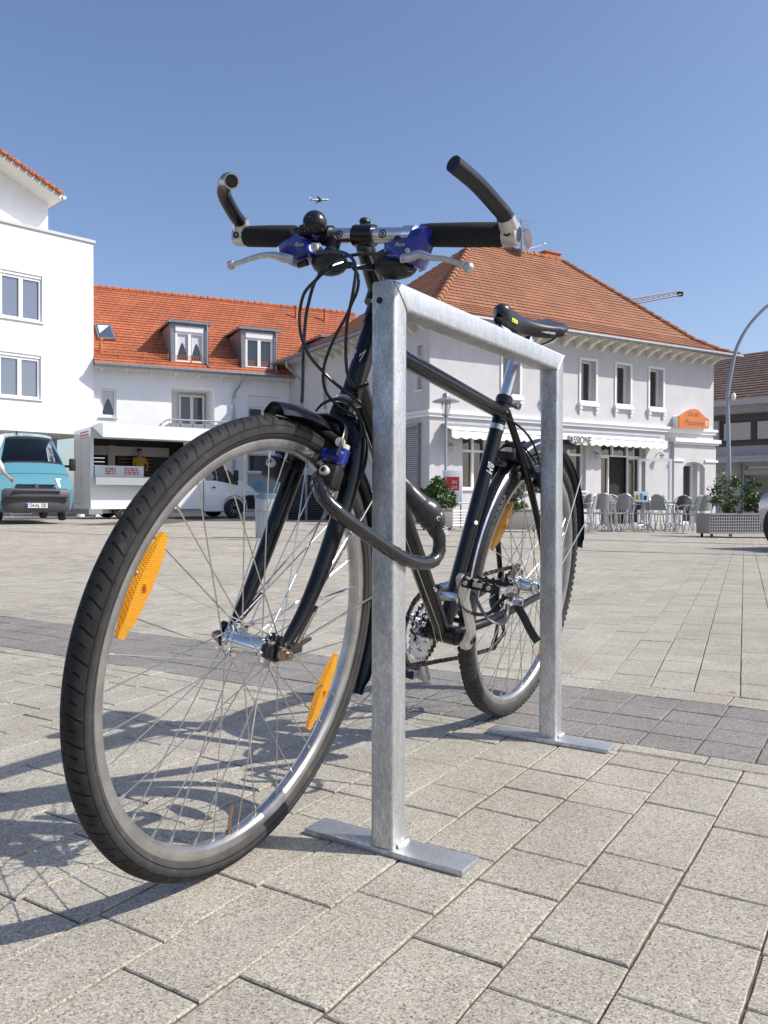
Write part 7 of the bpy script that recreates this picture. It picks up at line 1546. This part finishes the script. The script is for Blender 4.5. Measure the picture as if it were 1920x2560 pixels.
def person(M, label, top, legs, shoe, arms, step=.10, bag=False):
    t = thing('person', label, 'person', M)      # faces -Y
    hip, ch, nk = (0, 0, .93), (0, .0, 1.25), (0, .01, 1.47)
    A_ = {}
    for s_, (el, wr) in ((1, arms[0]), (-1, arms[1])): A_[s_] = [((s_*.17, .01, 1.40), (.055, .055)), (el, .040), (wr, .028)]
    L_ = {s_: [((s_*.095, 0, .90), .085), ((s_*.10, -s_*step*.6, .50), .058), ((s_*.10, -s_*step+.02, .10), .040)] for s_ in (1, -1)}
    body = [[(hip, (.15, .11)), (ch, (.165, .11)), ((0, .01, 1.40), (.14, .085)), (nk, .055), ((0, -.005, 1.56), (.075, .088)), ((0, -.01, 1.66), (.080, .095)), ((0, -.005, 1.735), (.055, .065))]]
    for s_ in (1, -1):
        body.append([((0, .01, 1.40), (.14, .085))]+A_[s_]); body.append([(hip, (.15, .11))]+L_[s_]+[((s_*.10, -s_*step-.12, .04), .035)])
        w_ = Vector(A_[s_][-1][0]); d = (w_-Vector(A_[s_][-2][0])).normalized(); pr = d.cross(Vector((0, 1, .2))).normalized(); pm = w_+d*.075; body.append([(tuple(w_), .028), (tuple(pm), (.036, .016))])
        for k in range(4):
            f = (k-1.5)*.019; ln = (.062, .072, .068, .052)[k]; body.append([(tuple(pm), (.036, .016)), (tuple(pm+pr*f+d*.018), .0095), (tuple(pm+pr*f*1.1+d*(.018+ln*.6)+Vector((0, -.012, -.004))), .0085), (tuple(pm+pr*f*1.1+d*(.018+ln)+Vector((0, -.028, -.008))), .0075)])
        body.append([(tuple(w_+d*.0), .028), (tuple(w_+d*.03-pr*.036), .0105), (tuple(w_+d*.065-pr*.046), .009)])
    b = skin_obj('body', body, M_['skin'], t)
    mb = MB(); mb.ball((0, -.098, 1.625), 1, 10, (.012, .018, .022))
    for s_ in (1, -1): mb.ball((s_*.078, .0, 1.63), 1, 10, (.010, .018, .030))
    mb.build('nose_and_ears', M_['skin'], b)
    mb = MB()
    for s_ in (1, -1): mb.ball((s_*.030, -.092, 1.655), .009, 8)
    mb.b2((-.024, -.099, 1.585), (.024, -.090, 1.592)); mb.build('eyes_and_mouth', M_['hair'], b)
    mb = MB(); mb.ball((0, .012, 1.690), 1, 18, (.088, .100, .078)); mb.build('hair', M_['hair'], t)
    sh = [[((0, 0, .86), (.20, .150)), ((0, 0, .98), (.195, .145)), ((0, 0, 1.10), (.185, .135)), (ch, (.190, .130)), ((0, .01, 1.41), (.150, .095)), ((0, .01, 1.46), .066)]]
    for s_ in (1, -1): e = Vector(A_[s_][1][0]); a = Vector(A_[s_][0][0]); sh.append([((0, .01, 1.41), (.150, .095)), (tuple(a), .070), (tuple(a.lerp(e, .8)), .056)])
    skin_obj('shirt', sh, M_[top], t)
    tr = [[((0, 0, 1.0), (.165, .125)), ((0, 0, .86), (.175, .130))]]
    for s_ in (1, -1): tr.append([((0, 0, .86), (.165, .120)), (L_[s_][0][0], .1), (L_[s_][1][0], .075), ((s_*.10, -s_*step+.015, .10), .062)])
    skin_obj('trousers', tr, M_[legs], t)
    for s_ in (1, -1): mb = MB(); c = Vector((s_*.10, -s_*step-.05, .0)); mb.ball(c+Vector((0, -.02, .055)), 1, 16, (.062, .165, .068)); mb.v = [(x, y, max(z, .0)) for x, y, z in mb.v]; mb.build('shoe', M_[shoe], t)
    return t
d = 18.3; p = depth_pt(-22, 1309, d)
person(T(p.x, p.y, CAM_H-(1309-1254)*d/F_PX, R(10)) @ Matrix.Scale(.97, 4), 'passer-by in pale top cut off by the left edge, one hand held out', 'shirt', 'jeans', 'shoe', [((.30, -.05, 1.14), (.47, -.22, 1.02)), ((-.28, .03, 1.14), (-.25, -.12, .90))], step=.16)
Mt = truck.matrix_world; x_, z_ = Fc_truck.at(352, 1160, 1.15)
person(Mt @ T(x_-.05, 1.12, .62) @ Matrix.Rotation(R(0), 4, 'Z') @ Matrix.Scale(.93, 4), 'stall keeper in yellow and black standing inside the food truck', 'yellow_c', 'black', 'black', [((.26, -.10, 1.16), (.16, -.30, 1.05)), ((-.26, -.10, 1.16), (-.16, -.30, 1.05))], step=.02)

# ------------------------------------------------------------------ far away
def build_plane():
    d = 2400; p = depth_pt(799, 500, d); t = thing('airliner', 'distant white airliner high in the blue sky', 'aeroplane', Matrix.Translation(p) @ Matrix.Rotation(R(12), 4, 'Z') @ Matrix.Rotation(R(-6), 4, 'Y') @ Matrix.Rotation(R(-5), 4, 'X') @ Matrix.Scale(.88, 4))
    mb = MB(); mb.tube([(-31, 0, 2.2), (-24, 0, 1.2), (-14, 0, .2), (20, 0, 0), (26, 0, 0), (30, 0, -.6), (32, 0, -1)], [.5, 1.6, 2.8, 2.8, 2.5, 1.4, .3], 20); mb.build('fuselage', M_['plane'], t)
    def wing(P, nm, th=.5): mb = MB(); V = [Vector(q) for q in P]; mb.add(V+[v+Vector((0, 0, th)) for v in V], [(0, 1, 2, 3), (7, 6, 5, 4), (0, 4, 5, 1), (1, 5, 6, 2), (2, 6, 7, 3), (3, 7, 4, 0)]); mb.build(nm, M_['plane'], t)
    for s_ in (1, -1):
        wing([(9, s_*2, -1.2), (-3, s_*2, -1.2), (-12, s_*30, 2.0), (-8.5, s_*30, 2.0)], 'wing'); wing([(-24, s_*1, 1.6), (-29, s_*1, 1.6), (-32, s_*10, 2.6), (-29.5, s_*10, 2.6)], 'tailplane', .3)
        mb = MB(); mb.tube([(6, s_*9.5, -2.6), (5, s_*9.5, -2.6), (0, s_*9.5, -2.4)], [1.3, 1.5, 1.0], 14); mb.build('engine', M_['zinc_l'], t)
    mb = MB(); V = [(-22, -.2, 3), (-30, -.2, 3), (-33, -.2, 11), (-30, -.2, 11)]; mb.add(V+[(x, .2, z) for x, y, z in V], [(0, 1, 2, 3), (7, 6, 5, 4), (0, 4, 5, 1), (1, 5, 6, 2), (2, 6, 7, 3), (3, 7, 4, 0)]); mb.build('tail_fin', M_['plane'], t)
build_plane()
def build_crane():
    d = 150.0; tip = depth_pt(1697, 738, d); q = depth_pt(1575, 762, d-6); dr = (tip-q).normalized(); Mst = tip-dr*30; Mst.z -= 2.0; t = thing('tower_crane', 'far-off reddish lattice jib of a tower crane above the cafe roof', 'crane', Matrix.Translation((Mst.x, Mst.y, 0)))
    o = Vector((Mst.x, Mst.y, 0)); a0 = tip-dr*30-o; a1 = tip-o; up = Vector((0, 0, 1)); sd_ = dr.cross(up).normalized(); mb = MB(); n = 22
    ht = lambda u: 1.35-.55*u
    for s_ in (-.55, .55): mb.tube([a0+sd_*s_, a1+sd_*s_], .10, 5)
    mb.tube([a0+up*1.35, a1+up*.8], .10, 5)
    for i in range(n):
        u, v = i/n, (i+1)/n; A1, B1 = a0.lerp(a1, u), a0.lerp(a1, v); Tm = a0.lerp(a1, (u+v)/2)+up*ht((u+v)/2)
        for s_ in (-.55, .55): mb.tube([A1+sd_*s_, Tm], .05, 4); mb.tube([Tm, B1+sd_*s_], .05, 4)
    jb = mb.build('jib', M_['crane'], t); mb = MB(); mb.box(a1+Vector((.2, 0, .2)), (.9, .9, .7)); mb.build('tip_sheave', M_['black'], jb)
    mb = MB()
    for (x, y) in ((-.7, -.7), (.7, -.7), (.7, .7), (-.7, .7)): mb.tube([(x, y, -1), (x, y, a0.z+2)], .10, 5)
    for i in range(26):
        z = i*1.45
        for (x, y, x2, y2) in ((-.7, -.7, .7, -.7), (.7, -.7, .7, .7)): mb.tube([(x, y, z), (x2, y2, z+1.45)], .05, 4)
    mb.build('mast', M_['crane'], t)
build_crane()
